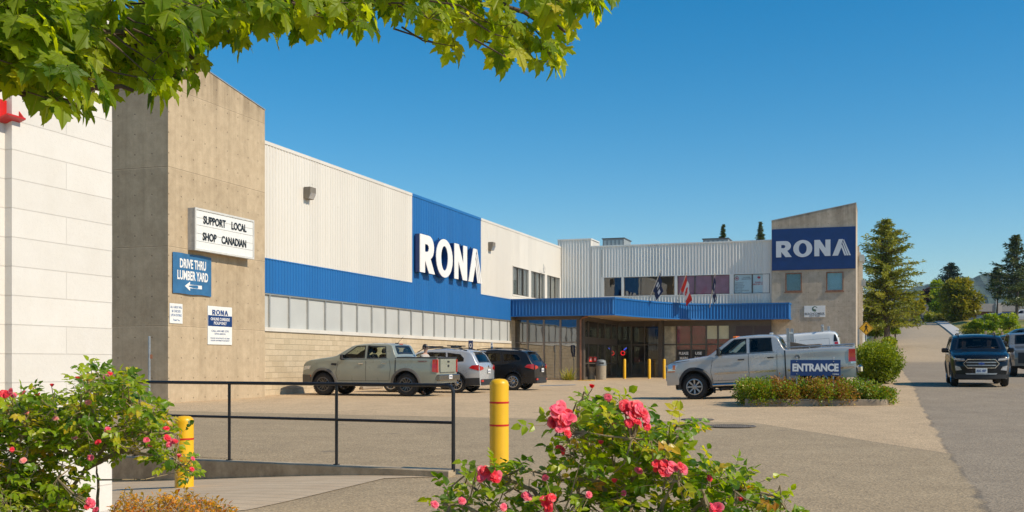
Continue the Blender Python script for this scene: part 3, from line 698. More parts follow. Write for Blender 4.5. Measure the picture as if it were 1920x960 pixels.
# -- storefront wall
bs = lambda u: onB(u, AS)[1]
ZS = .42; cols = [(1157, 1182.5), (1185, 1207.5), (1209.5, 1234), (1245.5, 1267), (1269.5, 1294.5), (1297.5, 1322.5), (1325.5, 1344.5), (1347.5, 1366.5)]
mb = MB(); holes = [(bs(u0), bs(u1), ZS + .02 if i < 3 else ZS + .02, 2.5) for i, (u0, u1) in enumerate(cols)] + [(bs(u0), bs(u1), 2.58, 3.74) for u0, u1 in cols]
slab(mb, fB(AS), BV - .05, BT0 + .02, ZS - .3, 4.095, holes, 0, -.12)
mb.box(bs(1236), bs(1243.5), AS - .3, AS - .005, ZS - .2, 4.09)
mb.build('storefront_frame', M_brown, bld)
mb = MB()
for (u0, u1) in ((1380, 1411.5), (1414.5, 1445)): mb.box(bs(u0), bs(u1), AS - .03, AS - .002, ZS, 3.7)
mb.build('dark_panel', flat('plum_panel', (.075, .055, .055), .6), bld)
M_maroon = flat('maroon_curtain', (.34, .04, .06), .8, var=.3, nscale=2.5); M_creamp = flat('cream_blind', (.88, .82, .66), .8, var=.06)
M_crump = flat('crumpled_foil', (.66, .62, .55), .45, var=.35, nscale=3, bump=.0)
for i, (u0, u1) in enumerate(cols):
    x0, x1 = bs(u0), bs(u1)
    f = MB(); f.box(x0, x1, AS + .05, AS + .056, ZS + .02, 2.5); f.box(x0, x1, AS + .05, AS + .056, 2.58, 3.74); f = f.build('shop_window', M_shop, bld)
    def inner(nm, mat, z0, z1, d=.07):
        q = MB(); q.box(x0 - .02, x1 + .02, AS + d, AS + d + .02, z0, z1); q.build(nm, mat, f)
    if i < 3: inner('lower_panel', flat('grey_counter', (.09, .09, .085), .5), ZS, 1.3); 
    if i == 3: inner('foil', M_crump, ZS, 3.8)
    if i in (4, 5): inner('curtain', M_maroon, 1.0, 3.8)
    if i in (6, 7): inner('blind', M_creamp, 2.9, 3.8); inner('curtain', M_maroon, 1.0, 2.89)
for u_, w1, w2, lab in ((1282, 'PLEASE', 'MAIN', 'black paper notice reading PLEASE MAIN on the left shop door'), (1310, 'USE', 'DOOR', 'black paper notice reading USE DOOR on the right shop door')):
    s1 = bs(u_); t = bthing('door_sign', lab, 'sign', s1, AS, 1.3); f = MB(); f.box(s1 - .42, s1 + .42, AS - .03, AS - .018, 1.25, 2.2); f.build('board', M_black, t)
    l = MB(); put(l, text_mesh(w1, .2, .62 if len(w1) > 3 else .42, .03, .004), onwallB(AS - .031, s1, 1.98)); put(l, text_mesh(w2, .2, .5, .03, .004), onwallB(AS - .031, s1, 1.66)); l.build('lettering', M_white, t)
# interior of the shop seen through the glass
mb = MB(); mb.box(B0 - .3, BT0, AS + .3, AW + 3.0, ZS - .02, ZS); mb.box(B0, BT0, AW + 2.95, AW + 3.0, ZS, 4.5); mb.box(B0 + .02, BV - .1, AV + .1, AW + 3, ZG - .01, ZG)
mb.build('interior_floor', flat('shop_floor', (.13, .12, .11), .4), bld)
mb = MB(); mb.box(B0 + .01, BV, AV + .1, AW + 3.0, 4.3, 4.4); mb.box(BV + .001, BT0, AS + .2, AW + 3.0, 4.3, 4.4); mb.build('ceiling', flat('shop_ceiling', (.22, .21, .19), .8), bld)
mb = MB()
for (b_, a_, w_, h_) in ((-15.6, 72.3, 1.4, 1.1), (-13.6, 72.5, 1.0, 1.5), (-12.2, 72.0, .8, .9), (-18.5, 66, 1.6, 1.4), (-19.3, 64, .8, 1.7)): mb.bbox(b_, b_ + w_, a_, a_ + .6, ZS, ZS + h_)
mb.build('checkout_counter', flat('counter_grey', (.2, .19, .18), .6), bld)
mb = MB(); mb.box(-15.7, -11.9, AW + 1.4, AW + 1.45, 2.75, 3.7); mb.build('back_wall_band', flat('cream_band', (.36, .33, .26), .7), bld)
mb = MB(); mb.box(-14.5, -12.3, AW + 1.3, AW + 1.38, 2.95, 3.6); hang = mb.build('hanging_sign', flat('dark_navy', (.012, .02, .05), .5), bld)
mb = MB(); put(mb, text_mesh('OUTDOOR LIVING', .2, 1.8, .02, .01), onwallB(AW + 1.29, -13.4, 3.2)); put(mb, text_mesh('POOL SUPPLIES - BBQS', .17, 2.3, .02, .01), onwallB(AW + 1.39, -13.2, 2.62)); mb.build('lettering', flat('dim_letter', (.25, .25, .22), .6), hang)
neon = bthing('neon_sign', 'small red and blue neon sign glowing in the shop window', 'sign', bs(1166), AS + .3, 1.9)
mb = MB(); mb.tube([W_ for W_ in [Vector((bs(1166) + .13 * math.cos(t * .5), AS + .3, 2.0 + .13 * math.sin(t * .5))) for t in range(13)]], .025, 6); mb.build('red_tube', flat('neon_red', (.8, .02, .02), .4, emit=(1, .02, .03), es=1.2), neon)
mb = MB(); mb.tube([Vector((bs(1168), AS + .28, 2.2)), Vector((bs(1173), AS + .28, 2.35))], .03, 6); mb.build('blue_tube', flat('neon_blue', (.02, .05, .8), .4, emit=(.05, .1, 1), es=1.2), neon)
# -- canopy
ZC0, ZC1 = 4.1, 5.08; bq = onB(1153, A2)[1]; bend = onB(1479, 69.6)[1]
ctl = [(bq, A2), (-13.95, 63.0), (-13.3, 65.2), (-12.3, 67.4), (-11.0, 68.9), (-9.4, 69.5), (-8.2, 69.6)]
curve = []
for i in range(len(ctl) - 1):
    p0, p1, p2, p3 = ctl[max(0, i - 1)], ctl[i], ctl[i + 1], ctl[min(len(ctl) - 1, i + 2)]
    for j in range(6):
        t = j / 6; curve.append(tuple(.5 * ((2 * p1[k]) + (-p0[k] + p2[k]) * t + (2 * p0[k] - 5 * p1[k] + 4 * p2[k] - p3[k]) * t * t + (-p0[k] + 3 * p1[k] - 3 * p2[k] + p3[k]) * t ** 3) for k in (0, 1)))
curve.append(ctl[-1]); curve.append((bend, 69.6))
mb = MB(); corr(mb, [(B0 + .02, A2), (bq, A2)], ZC0, ZC1, .2, .055, prw); corr(mb, curve, ZC0, ZC1, .2, .055, prw); corr(mb, [(bend, 69.6), (bend, AT - .003)], ZC0, ZC1, .2, .03, prw)
can = mb.build('canopy', M_blue, bld)
outline = [(B0 + .02, A2)] + curve + [(bend, AT - .003)]
def rim(z0, z1, out, mat, nm):
    mb = MB(); n = len(outline); vs = []
    for i, p in enumerate(outline):
        q0 = outline[max(0, i - 1)]; q1 = outline[min(n - 1, i + 1)]; d = Vector((q1[0] - q0[0], q1[1] - q0[1])).normalized(); nn = Vector((d.y, -d.x))
        for (o_, z) in ((out, z0), (out, z1), (-.05, z1), (-.05, z0)): vs.append(Vector((p[0] + nn.x * o_, p[1] + nn.y * o_, z)))
    fs = []
    for i in range(n - 1):
        for k in range(4): k2 = (k + 1) % 4; fs.append((i * 4 + k, i * 4 + 4 + k, i * 4 + 4 + k2, i * 4 + k2))
    mb.add(vs, fs); mb.build(nm, mat, can)
rim(ZC1 - .06, ZC1 + .03, .075, M_blue, 'top_flashing'); rim(ZC0 - .03, ZC0 + .04, .07, M_blue, 'bottom_flashing')
soff = [(B0 + .02, A2 + .02)] + [(p[0], p[1] + .02) for p in curve] + [(bend - .02, AT - .003), (BT0, AT - .003), (BT0 - .0, AS), (B0 + .02, AS)]
vs, fs = curve_mesh([soff], .02)
mb = MB(); put(mb, (vs, fs), lambda v: Vector((v.x, v.y, ZC0 + .01 + v.z))); mb.build('soffit', M_soffit, bld)
mb = MB(); put(mb, (vs, fs), lambda v: Vector((v.x, v.y, ZC1 - .1 + v.z))); mb.build('canopy_roof', M_alu, bld)
mb = MB()
for u, a_ in ((1108, 63.5), (1128, 65.5), (1170, 69.0), (1248, 69.8), (1338, 70.0), (1425, 70.1)):
    b_ = onB(u, a_)[1]; mb.lathe([(.09, 4.085), (.09, 4.1)], Matrix.Translation((b_, a_, 0)), 12)
mb.build('soffit_light', M_white, bld)
mb = MB(); bd_ = onB(1088.5, AV - .35)[1]
mb.tube([(bd_ + .35, AV - .1, 4.04), (bd_ + .1, AV - .3, 3.98), (bd_, AV - .35, 3.85), (bd_, AV - .35, ZG - .05)], .055, 10)
mb.build('downspout', M_copper, bld, smooth=True)
# -- kerb of the walk by the entrance
mb = MB(); mb.box(B0 + .01, BV + .35, AV - 1.2, AV - .1, -.1, ZG - .0); mb.box(BV + .2, BT0, AS - 1.3, AS - .1, -.1, ZS - .005); mb.build('entrance_step', M_curb, bld)
# ============================================================ wall fittings as things of their own
def wall_light(name, u, v, label):
    a_, z_ = pA(u, v, B0); t = bthing(name, label, 'lamp', B0, a_, z_ - .2, 'floodlights high on the long wall')
    mb = MB(); mb.prism([(0.03, -.22), (.2, -.22), (.3, .0), (.3, .22), (.03, .22)], lambda p, d: Vector((B0 + p[0], a_ + d, z_ + p[1])), -.22, .22); mb.build('housing', flat('bronze_housing', (.2, .17, .13), .5), t)
    mb = MB(); mb.prism([(0.21, -.21), (.305, -.0), (.32, -.0), (.225, -.215)], lambda p, d: Vector((B0 + p[0], a_ + d, z_ + p[1])), -.19, .19); mb.build('lens', M_lampclear, t)
wall_light('wall_light', 574, 363, 'bronze wall pack light on the wide white wall near the tower')
wall_light('wall_light', 917, 462, 'bronze wall pack light on white cladding right of the blue panel')
a_, z_ = pA(1012, 506, B0); t = bthing('wall_antenna', 'thin wire ring antenna on the white wall above the upper windows', 'antenna', B0, a_, z_ - .3)
mb = MB(); mb.tube([Vector((B0 + .3, a_ + .2 * math.cos(i * .45), z_ + .2 * math.sin(i * .45))) for i in range(14)], .015, 6); mb.tube([(B0, a_, z_ - .2), (B0 + .3, a_, z_ - .2), (B0 + .3, a_ - .15, z_ + .35)], .015, 6); mb.build('ring', M_steel, t)

# logo letters in unit height
def ell(cx, cy, rx, ry, n=28, a0=0, a1=360): return [(cx + rx * math.cos(R(a0 + (a1 - a0) * i / n)), cy + ry * math.sin(R(a0 + (a1 - a0) * i / n))) for i in range(n + (0 if abs(a1 - a0) == 360 else 1))]
LOGO = [
    [[(0, 0), (.33, 0), (.33, .33), (.60, 0), (1.0, 0), (.70, .40)] + ell(.60, .69, .34, .31, 12, -75, 90) + [(0, 1)], [(.33, .56), (.33, .76), (.5, .76), (.57, .72), (.59, .66), (.57, .60), (.5, .56)]],
    [ell(.62, .5, .60, .53), ell(.62, .5, .25, .34)[::-1]],
    [[(0, 0), (.31, 0), (.31, .52), (.66, 0), (1.0, 0), (1.0, 1), (.69, 1), (.69, .48), (.34, 1), (0, 1)]],
    [[(0, 0), (.35, 0), (.60, .60), (.565, .70), (.585, .78), (.66, 1), (.40, 1)]],
    [[(.555, .50), (.60, .66), (.86, 0), (.745, 0)], [(.615, .76), (.65, .86), (1.0, 0), (.885, 0)], [(.67, .92), (.71, 1.0), (1.14, 0), (1.03, 0)]]]
LX = [0, 1.07, 2.42, 3.54, 3.54]; LW = 4.68
def logo(mb, fn, width, height, depth, only=None):
    for i, (sp, x) in enumerate(zip(LOGO, LX)):
        if only is not None and i not in only: continue
        for part in ([sp] if i != 4 else [[q] for q in sp]):
            vs, fs = curve_mesh([[((p[0] + x) / LW * width - width / 2, (p[1] - .5) * height) for p in q] for q in part], depth)
            mb.add([fn(Vector((v.x, v.y, v.z + depth / 2))) for v in vs], fs)
# big channel letters on the blue panel
a0_ = onA(787, B0 + .32)[1]; a1_ = onA(903.5, B0 + .32)[1]; wsign = bthing('wall_sign', 'large white raised company letters on the blue wall panel', 'sign', B0, (a0_ + a1_) / 2, 5.6)
for only in ((0,), (1,), (2,), (3, 4)):
    fnA = onwallA(B0 + .31, (a0_ + a1_) / 2, 6.5)
    mb = MB(); logo(mb, fnA, a1_ - a0_, 1.78, .03, only); o = mb.build('sign_letter', M_white, wsign)
    mb = MB(); logo(mb, onwallA(B0 + .08, (a0_ + a1_) / 2, 6.5), (a1_ - a0_), 1.78, .225, only); mb.build('letter_side', M_navy, o)
    mb = MB(); am = (a0_ + a1_) / 2 + (LX[only[0]] + .5) / LW * (a1_ - a0_) - (a1_ - a0_) / 2
    for q in (-.25, .25): mb.box(B0, B0 + .1, am + q - .04, am + q + .04, 6.2, 6.3); mb.tube([(B0 + .2, am + q, 7.39), (B0 + .2, am + q, 7.46)], .025, 6)
    mb.build('letter_bracket', M_black, o)
# navy sign board on the right tower
bz = [pB(u, v, AT) for u, v in ((1448.5, 430.5), (1603, 505))]
tb = bthing('tower_sign_board', 'navy sign board with silver company letters on the right tower', 'sign', (BT0 + BT1) / 2, AT, 7.2)
mb = MB(); mb.box(BT0 + .03, BT1 - .015, AT - .1, AT - .004, 7.22, 9.83); mb.build('board', M_navy, tb)
mb = MB(); b0_, b1_ = onB(1455.5, AT)[1], onB(1595.5, AT)[1]; logo(mb, onwallB(AT - .103, (b0_ + b1_) / 2, 8.55), b1_ - b0_, 1.02, .03); mb.build('lettering', M_silver, tb)
# hot tub sign
b0_, z1_ = pB(1508, 573.5, AT); b1_, z0_ = pB(1547.5, 594.5, AT); t = bthing('small_wall_sign', 'small white sign with a green swirl below the tower windows', 'sign', b0_, AT, z0_)
mb = MB(); mb.box(b0_, b1_, AT - .03, AT - .003, z0_, z1_); mb.build('board', M_whitesign, t)
mb = MB(); put(mb, text_mesh('BEACHCOMBER', .16, (b1_ - b0_) * .94, .01, .004), onwallB(AT - .031, (b0_ + b1_) / 2, z0_ + .22)); put(mb, text_mesh('HOT TUBS', .09, .62, .03, .004, ls=1.3), onwallB(AT - .031, (b0_ + b1_) / 2, z0_ + .08)); mb.build('lettering', flat('grey_print2', (.14, .13, .12), .6), t)
mb = MB(); fn = onwallB(AT - .031, (b0_ + b1_) / 2, z0_ + .52)
put(mb, curve_mesh([ell(0, 0, .17, .17, 24, 20, 300) + ell(.02, .02, .10, .10, 20, 300, 20)], .004), fn); put(mb, curve_mesh([ell(.02, -.02, .09, .07, 16, 160, 330)], .004), fn); mb.build('emblem', flat('green_print', (.10, .16, .10), .6), t)

# ---- signs on the left tower
def wsig(u0, v0, u1, v1, B): 
    a0, z1 = pA(u0, v0, B); a1, _ = pA(u1, v0, B); _, z0 = pA(u0, v1, B); return a0, a1, z0, z1
# marquee letter board
Bm = TB + .27; a0, a1, z0, z1 = wsig(366, 389, 476, 468, Bm)
t = bthing('letter_board', 'white letter board sign reading SUPPORT LOCAL SHOP CANADIAN on the concrete tower', 'sign', TB, a0, z0)
mb = MB(); mb.box(TB + .004, Bm - .03, a0, a1, z0, z1); mb.build('cabinet', flat('grey_cabinet', (.46, .45, .42), .5, var=.2, nscale=6), t)
mb = MB(); e = .05
for (x0, x1, y0, y1) in ((a0 - .01, a1 + .01, z0 - .01, z0 + e), (a0 - .01, a1 + .01, z1 - e, z1 + .01), (a0 - .01, a0 + e, z0 + e, z1 - e), (a1 - e, a1 + .01, z0 + e, z1 - e)): mb.box(Bm - .03, Bm + .012, x0, x1, y0, y1)
mb.build('frame', flat('white_frame', (.62, .61, .57), .5, var=.1), t)
mb = MB(); mb.box(Bm - .025, Bm - .012, a0 + e, a1 - e, z0 + e, z1 - e); mb.build('face', M_whitesign, t)
mb = MB(); H = z1 - z0; Lb = a1 - a0
for f_ in (.22, .40, .60, .78): mb.box(Bm - .012, Bm - .004, a0 + e, a1 - e, z0 + H * f_, z0 + H * f_ + .012)
mb.build('letter_track', flat('track', (.5, .49, .46), .5), t)
mb = MB()
for txt, f0, f1, zf in (('SUPPORT', .13, .50, .76), ('LOCAL', .60, .865, .76), ('SHOP', .12, .345, .36), ('CANADIAN', .43, .86, .36)):
    put(mb, text_mesh(txt, .26, Lb * (f1 - f0), .028, .006), onwallA(Bm - .004, a0 + Lb * (f0 + f1) / 2, z0 + H * zf))
mb.build('lettering', M_black, t)
# blue directional sign, slightly bowed
a0, a1, z0, z1 = wsig(325, 472, 397, 549, TB + .05); t = bthing('direction_sign', 'bowed blue sign reading DRIVE THRU LUMBER YARD with a white arrow', 'sign', TB, a0, z0)
bow = lambda p: .035 + .05 * math.sin(math.pi * (p - a0) / (a1 - a0)) * .6
mb = MB(); n = 12; vs = []
for i in range(n + 1):
    a_ = lerp(a0, a1, i / n); d = bow(a_); dz = .03 * math.sin(i * .9) * .3
    for (dd_, z) in ((d, z0 + dz), (d, z1 + dz), (d - .012, z1 + dz), (d - .012, z0 + dz)): vs.append(Vector((TB + dd_, a_, z)))
fs = []
for i in range(n):
    for k in range(4): k2 = (k + 1) % 4; fs.append((i * 4 + k, i * 4 + 4 + k, i * 4 + 4 + k2, i * 4 + k2))
mb.add(vs, fs + [(0, 1, 2, 3), (n * 4 + 3, n * 4 + 2, n * 4 + 1, n * 4)]); mb.build('board', flat('faded_blue_sign', (.035, .14, .29), .45, var=.15, nscale=4), t)
mb = MB(); H = z1 - z0; Lb = a1 - a0; am = (a0 + a1) / 2
def bowed(a, z): return lambda v: Vector((TB + bow(a + v.x) + .003 + v.z, a + v.x, z + v.y))
put(mb, text_mesh('DRIVE THRU', .30, Lb * .68, .03, .003), bowed(am, z0 + H * .76)); put(mb, text_mesh('LUMBER YARD', .30, Lb * .80, .03, .003), bowed(am, z0 + H * .47))
put(mb, curve_mesh([[(-.45, 0), (-.2, .14), (-.2, .055), (.42, .055), (.42, -.055), (-.2, -.055), (-.2, -.14)]], .003), bowed(am + .02, z0 + H * .2))
mb.build('lettering', M_white, t)
# small white cargo sign
a0, a1, z0, z1 = wsig(316.5, 568, 341.5, 606, TB); t = bthing('cargo_notice', 'small white notice about checking cargo near the tower corner', 'sign', TB, a0, z0)
mb = MB(); mb.bbox(TB + .003, TB + .02, a0 + .02, a1, z0, z1, .006); mb.build('board', M_whitesign, t); mb = MB(); am = (a0 + a1) / 2 + .01; H = z1 - z0
for s_, f_, w_ in (('ALL CARGO WILL', .82, .88), ('BE CHECKED', .62, .66), ('UPON EXITING', .42, .8), ('Thank You', .18, .5)): put(mb, text_mesh(s_, .075 if f_ > .2 else .06, (a1 - a0) * w_, .01, .002), onwallA(TB + .021, am, z0 + H * f_))
mb.build('lettering', flat('blue_print', (.04, .12, .30), .5), t)
# curbside pickup sign
a0, a1, z0, z1 = wsig(388.5, 573, 434, 646, TB); t = bthing('pickup_notice', 'white and blue online pickup notice right of the blue arrow sign', 'sign', TB, a0, z0)
mb = MB(); mb.bbox(TB + .003, TB + .025, a0, a1, z0, z1, .008); mb.build('board', M_whitesign, t); H = z1 - z0; am = (a0 + a1) / 2; Lb = a1 - a0
mb = MB(); mb.box(TB + .0255, TB + .028, a0 + .01, a1 - .01, z0 + H * .48, z0 + H * .76); mb.build('blue_band', M_navy, t)
mb = MB(); logo(mb, onwallA(TB + .0265, am, z0 + H * .84), Lb * .66, H * .13, .003)
put(mb, text_mesh('CALL 604 485 2791', .065, Lb * .72, .012, .002), onwallA(TB + .026, am, z0 + H * .36)); put(mb, text_mesh('UPON ARRIVAL', .055, Lb * .46, .01, .002), onwallA(TB + .026, am, z0 + H * .285))
put(mb, text_mesh('PLEASE HAVE PHOTO ID AND', .045, Lb * .78, .01, .002), onwallA(TB + .026, am, z0 + H * .17)); put(mb, text_mesh('ORDER INFORMATION READY', .045, Lb * .78, .01, .002), onwallA(TB + .026, am, z0 + H * .11)); mb.build('lettering', flat('navy_print', (.02, .06, .2), .5), t)
mb = MB(); put(mb, text_mesh('ONLINE CURBSIDE', .10, Lb * .78, .02, .002), onwallA(TB + .0285, am, z0 + H * .67)); put(mb, text_mesh('PICKUP ONLY', .10, Lb * .52, .02, .002), onwallA(TB + .0285, am, z0 + H * .565)); mb.build('white_lettering', M_white, t)
# galvanised post with an edge-on plate before the tower's shaded face
p = px(280, 743, 31.4); t = thing('sign_post', 'galvanised post with an edge-on metal plate by the shaded tower face', 'post', (p.x, p.y, .2), math.atan2(p.y, p.x) - R(90))
mb = MB(); mb.tube([(0, 0, -.3), (0, 0, 1.95)], .035, 10); mb.build('post', M_steel, t, smooth=True)
mb = MB(); mb.box(-.006, .006, -.66, -.05, .85, 1.9); mb.build('plate', M_steel, t); mb = MB(); mb.box(-.02, .09, -.03, .03, 1.3, 1.42); mb.build('bracket', flat('rust', (.2, .08, .04), .8), t)

# ============================================================ white block building at the left
wb = bthing('white_block_building', 'tall white painted block building behind the roses at the left edge', 'building', -6.91, 8.53, 0)
mb = MB(); mb.box(-16, -6.985, -4, 8.52, -.8, 6.6); mb.build('wall', M_white_blk, wb)
mb = MB(); mb.box(-6.99, -6.91, 7.28, 8.53, -.8, 6.6); mb.box(-16, -6.912, 8.521, 8.535, -.8, 6.59); mb.build('pier', M_white_blk, wb)
mb = MB(); mb.box(-16.05, -6.86, -4.05, 8.6, 6.6, 6.72); mb.build('parapet_cap', M_alu, wb)
p = pA(10, 212, -6.985); t = bthing('red_bracket', 'red steel bracket fixed to the white block wall under the leaves', 'bracket', -6.985, p[0], p[1])
mb = MB(); fa = lambda q, d: Vector((-6.985 + q[0], p[0] + d, p[1] + q[1]))
mb.prism([(0, -.09), (.02, -.09), (.02, .1), (0, .1)], fa, -.12, .08); mb.prism([(.02, -.09), (.14, -.05), (.14, -.035), (.02, -.07)], fa, -.12, .08); mb.prism([(.02, -.07), (.13, -.04), (.02, .09)], fa, .07, .082)
mb.build('plate', M_red, t)
# ============================================================ vehicles
def mono_slices(poly, step):
    """x-monotone polygon -> list of (x, lo, hi)"""
    xs = sorted({p[0] for p in poly}); x0, x1 = xs[0], xs[-1]
    n = max(1, int((x1 - x0) / step)); xs = sorted(set(xs) | {x0 + (x1 - x0) * i / n for i in range(n + 1)}); out = []
    m = len(poly)
    for i, x in enumerate(xs):
        ys = []
        for xx in (min(max(x - 1e-5, x0 + 1e-5), x1 - 1e-5), min(max(x + 1e-5, x0 + 1e-5), x1 - 1e-5)):
            for j in range(m):
                a, b = poly[j], poly[(j + 1) % m]
                if (a[0] - xx) * (b[0] - xx) < 0: ys.append(a[1] + (b[1] - a[1]) * (xx - a[0]) / (b[0] - a[0]))
        if ys: out.append((x, min(ys), max(ys)))
    return out
def inpoly(p, poly):
    c = False; n = len(poly)
    for i in range(n):
        a, b = poly[i], poly[(i + 1) % n]
        if (a[1] > p[1]) != (b[1] > p[1]) and p[0] < (b[0] - a[0]) * (p[1] - a[1]) / (b[1] - a[1]) + a[0]: c = not c
    return c
def shrink(poly, d):
    """offset a convex-ish polygon inwards by d"""
    n = len(poly); ar = sum(poly[i][0] * poly[(i + 1) % n][1] - poly[(i + 1) % n][0] * poly[i][1] for i in range(n)); sg = 1 if ar > 0 else -1; out = []
    for i in range(n):
        p0, p1, p2 = Vector(poly[i - 1]), Vector(poly[i]), Vector(poly[(i + 1) % n])
        e1 = (p1 - p0).normalized(); e2 = (p2 - p1).normalized(); n1 = Vector((-e1.y, e1.x)) * sg; n2 = Vector((-e2.y, e2.x)) * sg
        b = (n1 + n2); b = b / max(.3, b.length_squared) * 2 if b.length > 1e-6 else n1
        out.append(tuple(p1 + b * d))
    return out
class Car:
    def __init__(s, **k):
        s.__dict__.update(dict(tum=.3, r=.07, crown=.03, nf=.12, df=.7, nr=.08, dr=.5, bowF=.12, bowR=.05, U=.32, rin=.0, sharp=[], fit=1, wins=[], shields=[]))
        s.__dict__.update(k)
    def T(s, x):
        if any(abs(x - q) < .09 for q in s.sharp): return pl(s.top, x)
        return (pl(s.top, x - .05) + 2 * pl(s.top, x) + pl(s.top, x + .05)) / 4 if .06 < x < s.L - .06 else pl(s.top, x)
    def B(s, x): return pl(s.belt, x)
    def w(s, x, z):
        h = s.W / 2
        if x < s.df: h *= 1 - s.nf * ((s.df - x) / s.df) ** 2
        if x > s.L - s.dr: h *= 1 - s.nr * ((x - s.L + s.dr) / s.dr) ** 2
        bz = s.B(x)
        if z > bz: h -= s.tum * (z - bz)
        h -= .035 * max(0, (.62 - z) / .35) ** 2
        zc = .82; h -= .02 * min(1, ((z - zc) / .3) ** 2) if z < bz else .02
        return h
    def P(s, x, y, z, h=None):
        h = h or s.W / 2; X = s.L / 2 - x
        q = (y / (s.W / 2)) ** 2
        if x < .9: X -= s.bowF * q * (1 - x / .9)
        if x > s.L - .9: X += s.bowR * q * (1 - (s.L - x) / .9)
        return Vector((X, y, z))
    def side(s, sg): return lambda x, z: s.P(x, sg * s.w(x, z), z)
    def crownz(s, x, y): 
        e = min(1, x / .5, (s.L - x) / .3); wt = max(.2, s.w(x, s.T(x) - s.r) - s.r); return s.crown * max(0, e) * (1 - min(1, (y / wt) ** 2))
    def topf(s, x, y): return s.P(x, y, s.T(x) + s.crownz(x, y))
    def front(s, y, z): return s.P(0, y, z)
    def rear(s, y, z): return s.P(s.L, y, z)
    def under(s, x):
        u = s.U
        for c in (s.sF, s.sR):
            d = abs(x - c)
            if d < s.ra: u = max(u, s.rw + math.sqrt(s.ra ** 2 - d * d))
        return u
    def patch(s, poly, fn, off=.004, step=.12, rows=3, base=-.01, flip=None):
        sl = mono_slices(poly, step); mb = MB(); g = []
        for (x, lo, hi) in sl: g.append([(x, lo + (hi - lo) * j / rows) for j in range(rows + 1)])
        def N(x, y):
            e = .004; a = fn(x + e, y) - fn(x - e, y); b = fn(x, y + e) - fn(x, y - e); n = a.cross(b)
            n = n.normalized() if n.length > 1e-12 else Vector((0, 0, 1)); c = fn(x, y) - Vector((0, 0, .75))
            c.x *= .35 if abs(c.y) > .3 * abs(c.x) else 1
            return n if n.dot(c) > 0 else -n
        R_ = rows + 1; m = len(g); top = []; bot = []
        for col in g:
            for q in col: p = fn(*q); n = N(*q); top.append(p + n * off); bot.append(p + n * base)
        nT = len(top); fs = [(i * R_ + j, (i + 1) * R_ + j, (i + 1) * R_ + j + 1, i * R_ + j + 1) for i in range(m - 1) for j in range(rows)]
        bd = [i * R_ for i in range(m)] + [(m - 1) * R_ + j for j in range(1, R_)] + [i * R_ + rows for i in range(m - 2, -1, -1)] + [j for j in range(rows - 1, 0, -1)]
        for i in range(len(bd)): a, b = bd[i], bd[(i + 1) % len(bd)]; fs.append((a, b, nT + b, nT + a))
        mb.add(top + bot, fs); return mb
    def ring(s, outer, inner, fn, off, mb, thick=.012):
        n = len(outer); vo = []; vi = []
        for i in range(n):
            for j in range(6):
                t = j / 6; o = Vector(outer[i]).lerp(Vector(outer[(i + 1) % n]), t); q = Vector(inner[i]).lerp(Vector(inner[(i + 1) % n]), t); vo.append(o); vi.append(q)
        def pt(q, d):
            p = fn(q.x, q.y); e = .004; a = fn(q.x + e, q.y) - fn(q.x - e, q.y); b = fn(q.x, q.y + e) - fn(q.x, q.y - e); nn = a.cross(b).normalized()
            c = p - Vector((0, 0, .75)); c.x *= .35 if abs(c.y) > .3 * abs(c.x) else 1
            if nn.dot(c) < 0: nn = -nn
            return p + nn * d
        m = len(vo); vs = [pt(q, off) for q in vo] + [pt(q, off) for q in vi] + [pt(q, off - thick) for q in vi] + [pt(q, off - thick) for q in vo]
        fs = []
        for i in range(m):
            j = (i + 1) % m
            for k in range(4): k2 = (k + 1) % 4; fs.append((k * m + i, k * m + j, k2 * m + j, k2 * m + i))
        mb.add(vs, fs)
    def body(s, mat, root):
        h = root.rotation_euler.z; ch, sh = math.cos(h), math.sin(h); L0 = root.location.copy()
        def gz(x, y): return G(L0.x + x * ch - y * sh, L0.y + x * sh + y * ch)
        xf, xr, yw = s.L / 2 - s.sF, s.L / 2 - s.sR, s.W / 2 - .15; q = [gz(xf, yw), gz(xf, -yw), gz(xr, yw), gz(xr, -yw)]
        pt_ = -math.atan2((q[0] + q[1] - q[2] - q[3]) / 2, xf - xr); rl = math.atan2((q[0] + q[2] - q[1] - q[3]) / 2, 2 * yw)
        if s.fit: root.rotation_euler = (rl, pt_, h); root.location.z = sum(q) / 4 + (xf + xr) / 2 * math.sin(pt_) + .005
        st = .045; n = int(s.L / st); xs = {s.L * i / n for i in range(n + 1)}
        for c in (s.sF, s.sR): xs |= {c - s.ra + 1e-3, c + s.ra - 1e-3, c - s.ra - 1e-3, c + s.ra + 1e-3}
        for q in s.sharp: xs |= {q}
        xs = sorted(x for x in xs if 0 <= x <= s.L); n1, n2, n3, n4 = 9, 8, 4, 5; cols = []; meta = []
        for x in xs:
            T = s.T(x); u = s.under(x); r = min(s.r, (T - u) * .3); bz = min(s.B(x), T - r); pts = []
            u = min(u, bz - .02)
            for j in range(n1): z = lerp(u, bz, j / n1); pts.append((s.w(x, z), z))
            for j in range(n2): z = lerp(bz, T - r, j / n2); pts.append((s.w(x, z), z))
            wt = s.w(x, T - r)
            for j in range(n3 + 1): t = R(90 * j / n3); pts.append((wt - r + r * math.cos(t), T - r + r * math.sin(t)))
            for j in range(1, n4 + 1): y = (wt - r) * (1 - j / n4); pts.append((y, T + s.crownz(x, y)))
            cols.append(pts)
        K = len(cols[0]); mb = MB(); full = 2 * K - 1
        for x, pts in zip(xs, cols):
            c = [s.P(x, y, z) for y, z in pts] + [s.P(x, -y, z) for y, z in pts[-2::-1]]; mb.v += c
